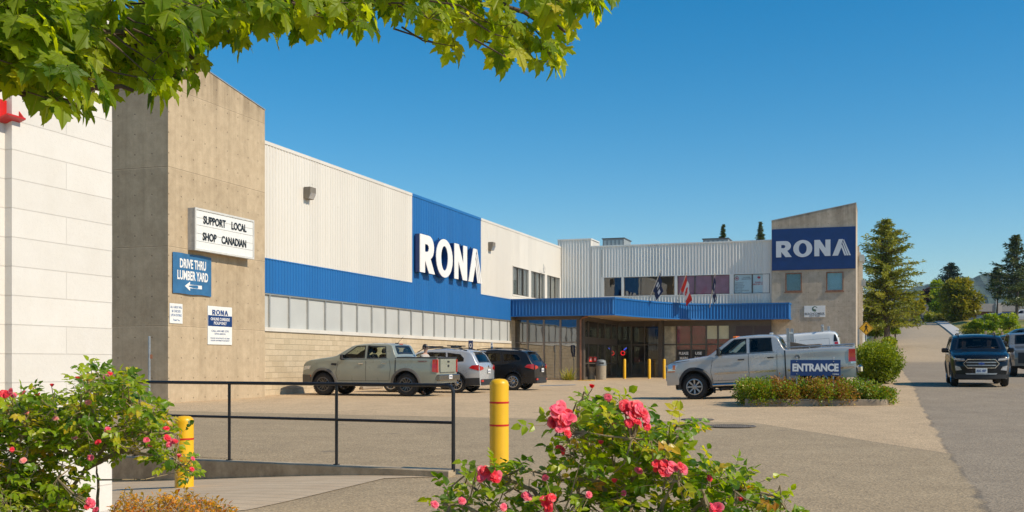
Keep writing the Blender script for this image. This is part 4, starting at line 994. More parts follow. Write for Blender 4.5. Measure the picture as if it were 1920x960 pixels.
        for i in range(len(xs) - 1):
            for j in range(full - 1):
                a, b = j, j + 1; jj = j if j < K - 1 else full - 2 - j
                xc = (xs[i] + xs[i + 1]) / 2
                zc = (cols[i][jj][1] + cols[i + 1][jj][1] + cols[i][jj + 1][1] + cols[i + 1][jj + 1][1]) / 4; yc = (cols[i][jj][0] + cols[i][jj + 1][0]) / 2 * (1 if j < K - 1 else -1)
                if jj >= n1 - 1 and jj < n1 + n2 + n3 and any(inpoly((xc, zc), q) for q in s._cuts): continue
                if jj >= n1 + n2 + 1 and any(inpoly((xc, yc), q) for q in s._tcuts): continue
                mb.f.append((i * full + a, i * full + b, (i + 1) * full + b, (i + 1) * full + a)); mb.m.append(0)
        for col, x in ((0, xs[0]), (len(xs) - 1, xs[-1])):
            pts = cols[col]; base = col * full; prev = None
            for j in range(n1 + n2 + n3 + 1):
                y, z = pts[j]; row = [base + j]
                m_ = len(mb.v); mb.v += [s.P(x, lerp(y, -y, t / 8), z) for t in range(1, 8)]; row += list(range(m_, m_ + 7)) + [base + full - 1 - j]
                if prev:
                    for t in range(8): mb.f.append((prev[t], row[t], row[t + 1], prev[t + 1])); mb.m.append(0)
                prev = row
        o = mb.build('body', mat, root, smooth=40.0, merge=True)
        # dark wheel wells and underside
        k = MB(); 
        for c in (s.sF, s.sR):
            for sg in (1, -1):
                vs = []; m = 16; rr = s.ra - .004
                for i in range(m + 1):
                    t = math.pi * i / m
                    for y in (s.w(c, .8) - .05, s.W / 2 - .42): vs.append(Vector((s.L / 2 - c + rr * math.cos(t), sg * y, s.rw + rr * math.sin(t))))
                k.add(vs, [(2 * i, 2 * i + 1, 2 * i + 3, 2 * i + 2) for i in range(m)])
                k.add([Vector((s.L / 2 - c + rr * math.cos(math.pi * i / m), sg * (s.W / 2 - .42), s.rw + rr * math.sin(math.pi * i / m))) for i in range(m + 1)], [tuple(range(m + 1))])
        k.bbox(-s.L / 2 + .35, s.L / 2 - .35, -s.W / 2 + .42, s.W / 2 - .42, s.rw - .08, s.rw + .25, .03)
        k.bbox(s.L / 2 - (s.sR - s.ra - .03), s.L / 2 - (s.sF + s.ra + .03), -s.W / 2 + .12, s.W / 2 - .12, s.U - .06, s.U + .1, .02)
        k.build('chassis', M_blackplastic, root)
        return o
    def glassy(s, root, gmat, gmat2=None, frame=M_black):
        for i, (poly, dk) in enumerate(s.wins):
            for sg in (1, -1):
                mb = MB(); inner = shrink(poly, .03); s.ring(poly, inner, s.side(sg), .006, mb); f = mb.build('window', frame, root)
                s.patch(shrink(poly, .02), s.side(sg), .001, .12, 3, -.004).build('pane', gmat2 if dk and gmat2 else gmat, f, smooth=True)
        for nm, poly in s.shields:
            mb = MB(); inner = shrink(poly, .035); s.ring(poly, inner, s.topf, .005, mb); f = mb.build(nm, frame, root)
            s.patch(shrink(poly, .025), s.topf, .0, .06, 6, -.004).build('pane', (gmat2 or gmat) if nm == 'rear_window' else gmat, f, smooth=True)
    def prep(s):
        s._cuts = [shrink(p, .015) for p, _ in s.wins]; s._tcuts = [shrink(p, .017) for _, p in s.shields]
    def arches(s, root, mat, rr=.075, off=.025, t0=0, t1=180):
        for c in (s.sF, s.sR):
            for sg in (1, -1):
                mb = MB(); n = 22; vs = []
                for i in range(n + 1):
                    t = R(lerp(t0, t1, i / n))
                    for r_, d in ((s.ra - .005, -.03), (s.ra - .005, off), (s.ra + rr * .55, off), (s.ra + rr, .004), (s.ra + rr, -.01)):
                        x = c - r_ * math.cos(t); z = s.rw + r_ * math.sin(t); p = s.P(x, sg * (s.w(x, z) + d), z); vs.append(p)
                fs = [(i * 5 + k, i * 5 + k + 1, i * 5 + 6 + k, i * 5 + 5 + k) for i in range(n) for k in range(4)] + [tuple(range(5)), tuple(range(n * 5, n * 5 + 5))]
                mb.add(vs, fs); mb.build('fender_flare', mat, root, smooth=40.0)
    def wheels(s, root, style='split', tw=.24, rim=.62, rimmat=None, lug=True):
        r = s.rt; rimmat = rimmat or M_rimA; rad = r * rim
        tb_ = MB(); prof = [(rad, -tw / 2 + .015), (rad + .02, -tw / 2), (r * .86, -tw / 2 - .004), (r * .95, -tw / 2 + .02), (r, -tw / 2 + .055)]
        prof = prof + [(a, -z) for a, z in prof[::-1]]; tb_.lathe(prof, None, 40, True)
        if lug:
            for i in range(36):
                M = Matrix.Rotation(R(i * 10), 4, 'Z')
                for zz in (-.8, -.28, .28, .8): tb_.box(r - .012, r + .007, -.018, .018, zz * tw / 2 * .9 - .022, zz * tw / 2 * .9 + .022, M @ Matrix.Rotation(R(5 * (zz > 0)), 4, 'Z'))
        mt = tb_
        rb = MB(); rb.lathe([(rad + .012, tw / 2 - .004), (rad - .012, tw / 2 + .002), (rad - .03, tw / 2 - .03), (rad - .035, -tw / 2 + .01), (rad + .01, -tw / 2)], None, 32, cap=False)
        rb.lathe([(.001, tw / 2 - .01), (.05, tw / 2 - .012), (.075, tw / 2 - .03), (.085, tw / 2 - .07), (.001, tw / 2 - .08)], None, 16)
        ns = {'split': 6, 'ten': 10, 'five': 5, 'steel': 8}[style]; z0 = tw / 2 - .028
        for i in range(ns):
            M = Matrix.Rotation(2 * math.pi * i / ns, 4, 'Z')
            if style in ('split', 'five'):
                for q in (-1, 1):
                    a0, a1 = .022 * q, .055 * q * (1.2 if style == 'five' else 1)
                    rb.prism([(.05, a0 - .014), (rad - .01, a1 - .016), (rad - .01, a1 + .016), (.05, a0 + .014)], lambda p, d: M @ Vector((p[0], p[1], d - (.02 if p[0] < .1 else 0))), z0 - .025, z0 + .012)
            else: rb.prism([(.05, -.02), (rad - .01, -.026), (rad - .01, .026), (.05, .02)], lambda p, d: M @ Vector((p[0], p[1], d - (.02 if p[0] < .1 else 0))), z0 - .025, z0 + .01)
        hb = MB(); hb.lathe([(.001, 0), (rad - .04, 0), (rad - .04, -.02), (.001, -.02)], None, 24)
        proto = None
        for c in (s.sF, s.sR):
            for sg in (1, -1):
                M = Matrix.Translation((s.L / 2 - c, sg * (s.W / 2 - tw / 2 - .035), s.rw)) @ Matrix.Rotation(R(-90 * sg), 4, 'X')
                if proto is None:
                    h = hb.build('wheel', M_blackplastic, root); ty = mt.build('tyre', M_rubber, h, smooth=40.0); ri = rb.build('rim', rimmat, h, smooth=30.0); proto = (h, ty, ri)
                else:
                    h = proto[0].copy(); COL.objects.link(h)
                    for q in proto[1:]: c_ = q.copy(); COL.objects.link(c_); c_.parent = h
                h.parent = root; h.matrix_local = M
    def line(s, pts, sg, mat, root, name='panel_gap', wd=.012, off=.0025):
        mb = MB(); fn = s.side(sg)
        for a, b in zip(pts, pts[1:]):
            a, b = Vector(a), Vector(b); d = (b - a).normalized(); nn = Vector((-d.y, d.x)) * wd / 2; n = max(1, int((b - a).length / .08)); vs = []
            for i in range(n + 1):
                q = a.lerp(b, i / n)
                for o in (nn, -nn): r_ = q + o; p = fn(r_.x, r_.y); vs.append(p + Vector((0, sg * off, 0)))
            mb.add(vs, [(2 * i, 2 * i + 1, 2 * i + 3, 2 * i + 2) for i in range(n)])
        return mb.build(name, mat, root)
    def handle(s, x, z, sg, mat, root):
        mb = MB(); p = s.P(x, sg * s.w(x, z), z)
        mb.bbox(p.x - .1, p.x + .1, min(p.y, p.y + sg * .035) + (.01 if sg > 0 else 0), max(p.y, p.y + sg * .035) - (.01 if sg < 0 else 0), z - .018, z + .018, .008)
        mb.build('door_handle', mat, root)
    def mirror(s, x, z, root, mat=M_blackplastic, w_=.2, h_=.16):
        for sg in (1, -1):
            p = s.P(x, sg * s.w(x, z), z); mb = MB(); y0, y1 = p.y + sg * .03, p.y + sg * (.03 + w_)
            mb.bbox(p.x - .05, p.x + .06, min(y0, y1), max(y0, y1), z, z + h_, .03); mb.bbox(p.x - .03, p.x + .03, min(p.y, y0 + sg * .04), max(p.y, y0 + sg * .04), z, z + .05, .01)
            o = mb.build('side_mirror', mat, root, smooth=True)
            g = MB(); g.box(p.x - .055, p.x - .051, min(y0, y1) + .02, max(y0, y1) - .02, z + .02, z + h_ - .02); g.build('mirror_glass', M_chrome, o)
    def cabin(s, root, rows, zf, seatw=.5, dash=None, wheelx=None, mat=None):
        mat = mat or flat('seat_fabric', (.035, .034, .033), .85)
        for x in rows:
            for y in (-.38, .38):
                mb = MB(); X = s.L / 2 - x; M = Matrix.Translation((X, y, zf))
                mb.bbox(-.25, .25, -seatw / 2, seatw / 2, 0, .22, .05, M); M2 = M @ Matrix.Translation((-.22, 0, .15)) @ Matrix.Rotation(R(-14), 4, 'Y')
                mb.bbox(-.09, .06, -seatw / 2 + .02, seatw / 2 - .02, 0, .58, .05, M2); mb.bbox(-.06, .05, -.13, .13, .62, .8, .04, M2); mb.tube([M2 @ Vector((0, -.05, .56)), M2 @ Vector((0, -.05, .64))], .01, 6); mb.tube([M2 @ Vector((0, .05, .56)), M2 @ Vector((0, .05, .64))], .01, 6)
                mb.build('seat', mat, root, smooth=True)
        mb = MB(); mb.bbox(s.L / 2 - rows[-1] - .45, s.L / 2 - (dash or rows[0] - .9) , -s.W / 2 + .14, s.W / 2 - .14, s.U + .02, zf + .02, .02); mb.build('cabin_floor', M_blackplastic, root)
        if dash:
            mb = MB(); X = s.L / 2 - dash; zd = s.B(dash) - .03; mb.bbox(X - .22, X + .3, -s.w(dash, .9) + .1, s.w(dash, .9) - .1, zd - .35, zd, .06); mb.build('dashboard', M_blackplastic, root)
            mb = MB(); M = Matrix.Translation((X - .36, .38, zd - .02)) @ Matrix.Rotation(R(-65), 4, 'Y'); mb.tube([M @ Vector((.18 * math.cos(t * R(15)), .18 * math.sin(t * R(15)), 0)) for t in range(25)], .014, 6); mb.tube([M @ Vector((-.18, 0, 0)), M @ Vector((.18, 0, 0))], .02, 6); mb.tube([M @ Vector((0, 0, 0)), M @ Vector((0, 0, -.2))], .03, 6); mb.build('steering_wheel', M_blackplastic, root)
def plate(root, s, rear=True, z=.75, mat=None):
    fn = (lambda y, z_: s.rear(y, z_)) if rear else (lambda y, z_: s.front(y, z_))
    X = fn(0, z).x + (-.03 if rear else .04); mb = MB(); mb.box(X - .006, X + .006, -.155, .155, z - .08, z + .08)
    o = mb.build('number_plate', M_whitesign, root); mb = MB(); sg = -1 if rear else 1
    random.seed(int(z * 100) + int(s.L * 10)); 
    put(mb, text_mesh('SR4 71K' if rear else 'RB2 48P', .07, .25, .02, .002), (lambda v: Vector((X - .007 - v.z, -v.x, z + v.y - .01))) if rear else (lambda v: Vector((X + .007 + v.z, v.x, z + v.y - .01))))
    mb.build('plate_lettering', flat('plate_blue', (.03, .06, .22), .5), o)
A_B = math.pi - TH       # heading -b (nose towards the long wall)
A_A = math.atan2(-cb, -sb)    # heading -a (towards the camera)
def place(b, a, head):
    p = W(b, a); z = G(p.x, p.y); return (p.x, p.y, z), head

# ---- sage crew-cab pickup
P_sage = paint('sage_paint', (.27, .29, .235)); P_silver = paint('silver_paint', (.50, .48, .45), .25); P_subaru = paint('ice_silver_paint', (.50, .51, .52), .3)
P_black = paint('black_car_paint', (.008, .009, .011), 0, .05); P_navyblack = paint('blue_black_paint', (.004, .006, .010), 0, .04); P_white = paint('white_car_paint', (.74, .74, .72)); P_olive = paint('grey_tan_paint', (.20, .19, .165), .3)
def ranger():
    c = Car(L=5.37, W=1.92, sF=.96, sR=4.20, ra=.50, rw=.40, rt=.40, U=.46, r=.06, tum=.24, nf=.14, df=.8, nr=.03, bowF=.14, bowR=.02, crown=.03, sharp=[3.98, 4.05],
            top=[(0, .84), (.03, 1.08), (.10, 1.18), (.35, 1.26), (1.30, 1.37), (1.46, 1.40), (2.10, 1.76), (2.35, 1.81), (2.8, 1.835), (3.4, 1.82), (3.62, 1.79), (3.80, 1.36), (3.85, 1.345), (5.37, 1.345)],
            belt=[(0, 1.05), (1.2, 1.24), (3.6, 1.28), (5.37, 1.27)])
    c.wins = [([(1.62, 1.31), (2.62, 1.32), (2.62, 1.765), (2.26, 1.745)], 0), ([(2.70, 1.31), (3.46, 1.33), (3.40, 1.735), (2.70, 1.76)], 0)]
    c.shields = [('windshield', [(1.50, -.66), (2.06, -.60), (2.06, .60), (1.50, .66)]), ('rear_window', [(3.63, -.60), (3.77, -.66), (3.77, .66), (3.63, .60)])]
    c.prep(); loc, h = place(-20.10 + 5.37 / 2 + .25, 35.45, A_B)
    t = thing('pickup_truck', 'sage green crew-cab pickup parked nose-in at the block wall', 'pickup', loc, h, 'vehicles parked along the long wall')
    c.body(P_sage, t); c.glassy(t, M_glass, M_glass); c.wheels(t, 'split', .27, .60, flat('dark_rim', (.16, .16, .16), .3, metal=.7)); c.arches(t, flat('flare_grey', (.11, .10, .085), .5), .09, .035, -4, 184)
    for sg in (1, -1):
        for pts in ([(1.56, .56), (1.50, .8), (1.58, 1.22)], [(2.66, .52), (2.66, 1.29)], [(3.56, .52), (3.62, .95), (3.56, 1.3)], [(1.56, .53), (3.54, .53)], [(1.7, 1.272), (3.5, 1.30)]): c.line(pts, sg, M_black, t)
        c.line([(3.80, .48), (3.80, 1.33)], sg, M_black, t, 'bed_gap', .03, .004)
        c.handle(2.48, 1.13, sg, M_chrome, t); c.handle(3.38, 1.15, sg, M_chrome, t)
        c.patch([(0.05, .90), (.32, .93), (.42, 1.06), (.10, 1.04)], c.side(sg), .008).build('headlight', M_lampclear, t)
        c.patch([(.28, .66), (.42, .66), (.42, .73), (.3, .73)], c.side(sg), .012).build('side_marker', M_amber, t)
        c.patch([(5.20, .86), (5.37, .83), (5.37, 1.28), (5.22, 1.27)], c.side(sg), .014).build('tail_light', M_redlamp, t)
        mb = c.patch([(sg * .84, .83), (sg * .93, .83), (sg * .93, 1.28), (sg * .85, 1.28)], c.rear, .03); mb.build('tail_light', M_redlamp, t)
        c.patch([(0, .45), (.42, .48), (.40, .72), (0, .74)], c.side(sg), .02).build('bumper_corner', flat('bumper_grey', (.09, .085, .075), .5), t)
        c.patch([(1.3, 1.08), (1.5, 1.06), (1.52, 1.14), (1.32, 1.15)], c.side(sg), .012).build('fender_vent', M_blackplastic, t)
        p = MB(); p.bbox(-.75, 1.2, sg * .93 - .06, sg * .93 + .06, .36, .41, .01); p.build('side_step', M_blackplastic, t)
        mb = MB(); 
        if sg == 1: put(mb, text_mesh('TREMOR', .045, .36, .02, .003), lambda v: c.P(4.83 + v.x, c.w(4.9, 1.22) + .003 + v.z, 1.215 + v.y)); mb.build('lettering', flat('red_badge', (.18, .02, .02), .5), t)
    c.mirror(1.80, 1.26, t, M_blackplastic, .18, .2); c.patch([(-.55, .55), (.55, .55), (.55, .95), (-.55, .95)], c.front, .02).build('grille', M_blackplastic, t)
    mb = MB(); mb.bbox(-2.80, -2.60, -.93, .93, .55, .76, .03); bp = mb.build('rear_bumper', flat('dark_chrome', (.20, .19, .17), .25, metal=.8), t)
    mb = MB(); mb.bbox(-2.72, -2.698, -.70, .70, .83, 1.30, .01); tg = mb.build('tailgate', P_sage, t)
    mb = MB(); mb.bbox(-2.735, -2.72, -.09, .09, 1.17, 1.23, .006); mb.lathe([(.001, .015), (.07, .015), (.075, 0), (.001, 0)], Matrix.Translation((-2.72, 0, 1.05)) @ Matrix.Rotation(R(-90), 4, 'Y') @ Matrix.Scale(.6, 4, (1, 0, 0)), 20); mb.build('tailgate_badge', M_blackplastic, tg)
    mb = MB(); X = -2.81; mb.box(X - .006, X + .004, -.15, .15, .60, .74); mb.build('number_plate', M_whitesign, t)
    mb = MB(); put(mb, text_mesh('PW 5013', .06, .23, .02, .002), lambda v: Vector((X - .007 - v.z, -v.x, .67 + v.y))); mb.build('plate_lettering', flat('plate_blue', (.03, .06, .22), .5), t)
    mb = MB(); mb.box(2.685 - 5.30, 2.685 - 3.86, -.84, .84, 1.342, 1.352); mb.bbox(2.685 - 5.37, 2.685 - 3.84, -.935, -.84, 1.33, 1.365, .01); mb.bbox(2.685 - 5.37, 2.685 - 3.84, .84, .935, 1.33, 1.365, .01); mb.bbox(-2.70, -2.6, -.84, .84, 1.3, 1.36, .01); mb.build('bed_cover', M_blackplastic, t)
    mb = MB(); mb.bbox(2.685 - 3.62, 2.685 - 3.52, -.12, .12, 1.80, 1.835, .01); mb.build('brake_light', M_redlamp, t)
    mb = MB(); mb.bbox(2.685 - 3.5, 2.685 - 3.36, -.03, .03, 1.84, 1.87, .01); mb.tube([(2.685 - 3.45, 0, 1.85), (2.685 - 3.68, 0, 2.08)], .006, 5); mb.build('antenna', M_black, t)
    c.cabin(t, [2.35, 3.2], .75, .5, 1.75, 1)
    return t
ranger()
def suv(name, label, paintm, b, a, L, W_, Hh, head=A_B, sill=False, wag=False, win2=None, rack=True, style='five', group='vehicles parked along the long wall', dark=True, clad=.62, fl=None):
    k = L / 4.7; f = Hh / 1.7; top = [(0, .62), (.03, .80), (.14, .92), (.5, 1.0), (1.15 * k, 1.08), (1.30 * k, 1.12), (2.0 * k, 1.54), (2.3 * k, 1.62), (3.0 * k, 1.66), (3.9 * k, 1.62), (4.22 * k, 1.57), (4.36 * k, 1.47), (4.58 * k, 1.12), (4.66 * k, 1.05), (L, .98)]
    top = [(x, z * f if z > .9 else z) for x, z in top]
    c = Car(L=L, W=W_, sF=.93, sR=L - .98, ra=.405, rw=.35, rt=.35, U=.28, r=.08, tum=.3, nf=.16, df=.85, nr=.10, dr=.6, bowF=.2, bowR=.08, crown=.04, top=top, belt=[(0, .85), (1.2 * k, 1.04 * f), (3.6 * k, 1.11 * f), (L, 1.13 * f)])
    q = win2 or 3.98
    c.wins = [([(1.50 * k, 1.10 * f), (2.38 * k, 1.13 * f), (2.38 * k, 1.55 * f), (2.08 * k, 1.50 * f)], 0), ([(2.46 * k, 1.13 * f), (3.30 * k, 1.15 * f), (3.22 * k, 1.545 * f), (2.46 * k, 1.55 * f)], 1), ([(3.36 * k, 1.155 * f), (q * k, 1.20 * f), (q * k, 1.32 * f), ((q - .17) * k, 1.47 * f), (3.30 * k, 1.54 * f)], 1)]
    c.shields = [('windshield', [(1.36 * k, -.68), (1.96 * k, -.60), (1.96 * k, .60), (1.36 * k, .68)]), ('rear_window', [(4.35 * k, -.52), (4.57 * k, -.62), (4.57 * k, .62), (4.35 * k, .52)])]
    c.prep(); loc, h = place(b, a, head); t = thing(name, label, 'suv', loc, h, group)
    c.body(paintm, t); c.glassy(t, M_glass, M_glassd); c.wheels(t, style, .23, .64, lug=False); c.arches(t, M_blackplastic if sill else paintm, .055, .012)
    for sg in (1, -1):
        for pts in ([(1.45 * k, .5), (1.40 * k, .75), (1.47 * k, 1.05 * f)], [(2.42 * k, .42), (2.42 * k, 1.12 * f)], [(3.02 * k, .45), (3.2 * k, .8), (3.32 * k, 1.13 * f)], [(1.45 * k, .42), (3.0 * k, .42)]): c.line(pts, sg, M_black, t)
        c.handle(2.22 * k, .96 * f, sg, paintm, t); c.handle(3.12 * k, .98 * f, sg, paintm, t)
        c.patch([(.06, .68), (.5, .74), (.62, .90), (.16, .86)], c.side(sg), .008).build('headlight', M_lampclear, t)
        zt = 1.05 * f
        c.patch([(L - .42, zt - .10), (L - .02, zt - .2), (L - .02, zt + .02), (L - .3, zt + .0)], c.side(sg), .012).build('tail_light', M_redlamp, t)
        c.patch([(sg * .5, zt - .14), (sg * .80, zt - .2), (sg * .80, zt - .02), (sg * .55, zt - .06)] if sg > 0 else [(-.8, zt - .2), (-.5, zt - .14), (-.55, zt - .06), (-.8, zt - .02)], c.rear, .016).build('tail_light', M_redlamp, t)
        if sill: c.patch([(1.36, .28), (L - 1.40, .28), (L - 1.42, .44), (1.38, .44)], c.side(sg), .015).build('sill_cladding', M_blackplastic, t)
        c.patch([(L - .62, .28), (L, .30), (L, .58), (L - .55, .56)], c.side(sg), .015).build('bumper_corner', M_blackplastic if sill else paintm, t)
        if rack:
            mb = MB(); y = sg * (c.w(2.6 * k, Hh - .15) - .12); zz = lambda x: c.T(x) + .05
            xs_ = [1.98 * k, 2.2 * k, 2.9 * k, 3.7 * k, 4.05 * k]; mb.tube([(L / 2 - xs_[0], y, c.T(xs_[0]) + .02)] + [(L / 2 - x, y, zz(x) + .03) for x in xs_[1:-1]] + [(L / 2 - xs_[-1], y, c.T(xs_[-1]) + .01)], .02, 6)
            mb.build('roof_rail', M_blackplastic, t)
    if rack == 2:
        for x in (2.4 * k, 3.35 * k):
            mb = MB(); mb.tube([(L / 2 - x, -.52, c.T(x) + .12), (L / 2 - x, .52, c.T(x) + .12)], .022, 6); mb.bbox(L / 2 - x - .2, L / 2 - x + .2, -.5, -.3, c.T(x) + .13, c.T(x) + .17, .01); mb.bbox(L / 2 - x - .2, L / 2 - x + .2, .3, .5, c.T(x) + .13, c.T(x) + .17, .01); mb.build('roof_carrier', M_black, t)
    c.patch([(-.7, .30), (.7, .30), (.68, .52), (-.68, .52)], c.rear, .03).build('rear_bumper', M_blackplastic, t)
    for sg in (1, -1): c.patch([(sg * .55, .42), (sg * .72, .42), (sg * .72, .49), (sg * .55, .49)] if sg > 0 else [(-.72, .42), (-.55, .42), (-.55, .49), (-.72, .49)], c.rear, .045).build('reflector', M_redlamp, t)
    c.mirror(1.62 * k, 1.05 * f, t, paintm, .18, .14); plate(t, c, True, .82)
    c.patch([(-.5, .5), (.5, .5), (.55, .72), (-.55, .72)], c.front, .01).build('grille', M_blackplastic, t)
    c.cabin(t, [2.1 * k, 3.0 * k], .55, .5, 1.5 * k)
    mb = MB(); c.topf; p = c.topf(4.30 * k, 0); mb.bbox(p.x - .12, p.x + .1, -.5, .5, p.z, p.z + .03, .01); mb.build('spoiler', paintm, t)
    mb = MB(); mb.lathe([(.001, .012), (.05, .012), (.05, 0), (.001, 0)], Matrix.Translation((c.rear(0, 1).x - .0, 0, 1.0 * f)) @ Matrix.Rotation(R(-90), 4, 'Y'), 16); mb.build('badge', M_chrome, t)
    return t, c
suv('suv_car', 'silver wagon with black roof rack parked between the sage pickup and black SUV', P_subaru, -18.95 + 4.64 / 2, 39.2, 4.64, 1.82, 1.69, sill=True, rack=2, win2=4.02)
suv('suv_car', 'black SUV with red tail lights parked nearest the glazed entrance', P_black, -18.2 + 4.89 / 2, 42.9, 4.89, 1.85, 1.70, sill=False, rack=1, style='ten', win2=4.1)

# ---- silver long-bed pickup
def ram():
    c = Car(L=5.95, W=2.02, sF=1.02, sR=4.86, ra=.52, rw=.41, rt=.41, U=.50, r=.07, tum=.22, nf=.13, df=.9, nr=.03, bowF=.20, bowR=.02, crown=.04, sharp=[3.95],
            top=[(0, .78), (.02, 1.02), (.08, 1.14), (.3, 1.22), (1.35, 1.33), (1.52, 1.37), (2.18, 1.84), (2.45, 1.90), (3.0, 1.92), (3.50, 1.90), (3.66, 1.84), (3.82, 1.46), (3.88, 1.44), (5.95, 1.44)],
            belt=[(0, 1.05), (1.2, 1.24), (3.7, 1.34), (5.95, 1.36)])
    c.wins = [([(1.72, 1.38), (2.70, 1.39), (2.70, 1.85), (2.32, 1.84)], 0), ([(2.80, 1.40), (3.50, 1.41), (3.46, 1.84), (2.80, 1.85)], 1)]
    c.shields = [('windshield', [(1.58, -.70), (2.14, -.62), (2.14, .62), (1.58, .70)]), ('rear_window', [(3.67, -.6), (3.80, -.66), (3.80, .66), (3.67, .6)])]
    c.prep(); Y0 = 34.9; x0 = kk(1243) * Y0; b0, a0 = BA(x0, Y0); loc, h = place(b0 + 5.95 / 2 + .02, a0 + .9, A_B)
    t = thing('pickup_truck', 'silver long-bed pickup with a steel rack behind the blue ENTRANCE sign', 'pickup', loc, h)
    X = lambda s_: 5.95 / 2 - s_
    c.body(P_silver, t); c.glassy(t, M_glass, M_glassd); c.wheels(t, 'steel', .27, .60, M_steel); c.arches(t, M_blackplastic, .10, .05, -6, 186)
    for sg in (1, -1):
        for pts in ([(1.62, .60), (1.56, .85), (1.64, 1.30)], [(2.75, .56), (2.75, 1.37)], [(3.60, .56), (3.62, 1.37)], [(1.62, .57), (3.58, .57)], [(1.72, 1.36), (3.55, 1.385)]): c.line(pts, sg, M_black, t)
        c.line([(3.86, .50), (3.86, 1.42)], sg, M_black, t, 'bed_gap', .035, .004)
        for (p0, p1) in ((1.68, 2.72), (2.78, 3.57), (3.92, 4.46), (5.42, 5.9)): c.line([(p0, .80), (p1, .81)], sg, M_chrome, t, 'side_moulding', .06, .018)
        c.handle(2.52, 1.20, sg, M_blackplastic, t); c.handle(3.42, 1.22, sg, M_blackplastic, t)
        hl = c.patch([(.03, .94), (.30, .94), (.42, 1.14), (.06, 1.15)], c.side(sg), .012).build('headlight', M_lampclear, t); c.patch([(.22, .97), (.32, .97), (.34, 1.12), (.24, 1.12)], c.side(sg), .018).build('indicator', M_amber, hl); c.patch([(.03, .90), (.30, .90), (.30, .935), (.03, .935)], c.side(sg), .018).build('indicator', M_amber, hl)
        c.patch([(0, .48), (.48, .50), (.44, .86), (0, .88)], c.side(sg), .03).build('bumper_corner', P_silver, t)
        c.patch([(5.74, .98), (5.95, .98), (5.95, 1.36), (5.76, 1.36)], c.side(sg), .016).build('tail_light', M_redlamp, t)
        c.patch([(5.80, .92), (5.95, .92), (5.95, .985), (5.80, .985)], c.side(sg), .014).build('reverse_light', M_lampclear, t)
        mb = MB(); mb.tube([(X(1.60), sg * .98, .44), (X(3.85), sg * .98, .44)], .05, 8); mb.build('side_step', M_chrome, t, smooth=True)
        mb = MB(); mb.box(X(1.62) - .01, X(1.62) + .01, sg * .72 - .12, sg * .72 + .22, .18, .5); mb.build('mud_flap', M_rubber, t)
        c.patch([(.10, 1.19), (.9, 1.245), (.9, 1.255), (.10, 1.2)], c.side(sg), .003).build('hood_gap', M_black, t)
    mb = MB(); put(mb, text_mesh('RAM 2500', .05, .5, .0, .003), lambda v: c.P(1.98 + v.x, c.w(2.0, 1.02) + .004 + v.z, 1.03 + v.y)); mb.build('lettering', M_steel, t)
    mb = MB(); p = c.P(4.22, c.w(4.22, 1.18), 1.18); mb.lathe([(.001, .0), (.085, .0), (.085, .006), (.1, .006), (.1, 0)], Matrix.Translation((p.x, p.y + .001, p.z)) @ Matrix.Rotation(R(-90), 4, 'X'), 24); mb.build('fuel_flap', P_silver, t)
    c.mirror(1.86, 1.36, t, M_blackplastic, .24, .24)
    mb = MB(); 
    for y in (-.5, -.25, 0, .25, .5): mb.bbox(X(2.36), X(2.25), y - .05, y + .05, 1.88, 1.945, .012)
    mb.build('cab_light', flat('amber_glow', (.85, .18, .02), .3), t)
    mb = MB(); mb.bbox(X(6.12), X(5.94), -.98, .98, .62, .86, .05); mb.build('rear_bumper', M_chrome, t)
    c.patch([(-.72, .62), (.72, .62), (.66, 1.12), (-.66, 1.12)], c.front, .01).build('grille', M_steel, t)
    # bed: dark floor cover, rails, headache rack
    mb = MB(); mb.box(X(5.9), X(3.9), -.84, .84, 1.435, 1.446); mb.build('bed_liner', M_blackplastic, t)
    for sg in (1, -1):
        mb = MB(); mb.tube([(X(3.98), sg * .93, 1.50), (X(5.88), sg * .93, 1.50)], .022, 8)
        for s_ in (4.0, 4.6, 5.25, 5.86): mb.tube([(X(s_), sg * .93, 1.42), (X(s_), sg * .93, 1.5)], .02, 6)
        mb.build('bed_rail', M_steel, t)
    mb = MB()
    for y in (-.86, .86): mb.box(X(4.02), X(3.93), y - .035, y + .035, 1.44, 2.10)
    for y in (-.5, -.2, .2, .5): mb.box(X(4.0), X(3.95), y - .02, y + .02, 1.46, 1.93)
    mb.box(X(4.0), X(3.95), -.83, .83, 1.93, 1.98); mb.build('headache_rack', M_steel, t)
    mb = MB(); mb.prism([(X(3.92), 1.44), (X(4.95), 1.44), (X(4.05), 1.66), (X(3.92), 1.66)], lambda p, d: Vector((p[0], d, p[1])), .15, .75); mb.bbox(X(4.9), X(4.1), -.7, .1, 1.44, 1.56, .02); mb.build('bed_load', flat('grey_wood', (.14, .11, .085), .9, var=.4), t)
    mb = MB(); mb.bbox(X(3.45), X(3.35), -.2, -.1, 1.93, 2.0, .02); mb.bbox(X(3.45), X(3.35), .1, .2, 1.93, 2.0, .02); mb.build('roof_lamp', M_lampclear, t)
    c.cabin(t, [2.45, 3.2], .88, .52, 1.85, 1)
ram()
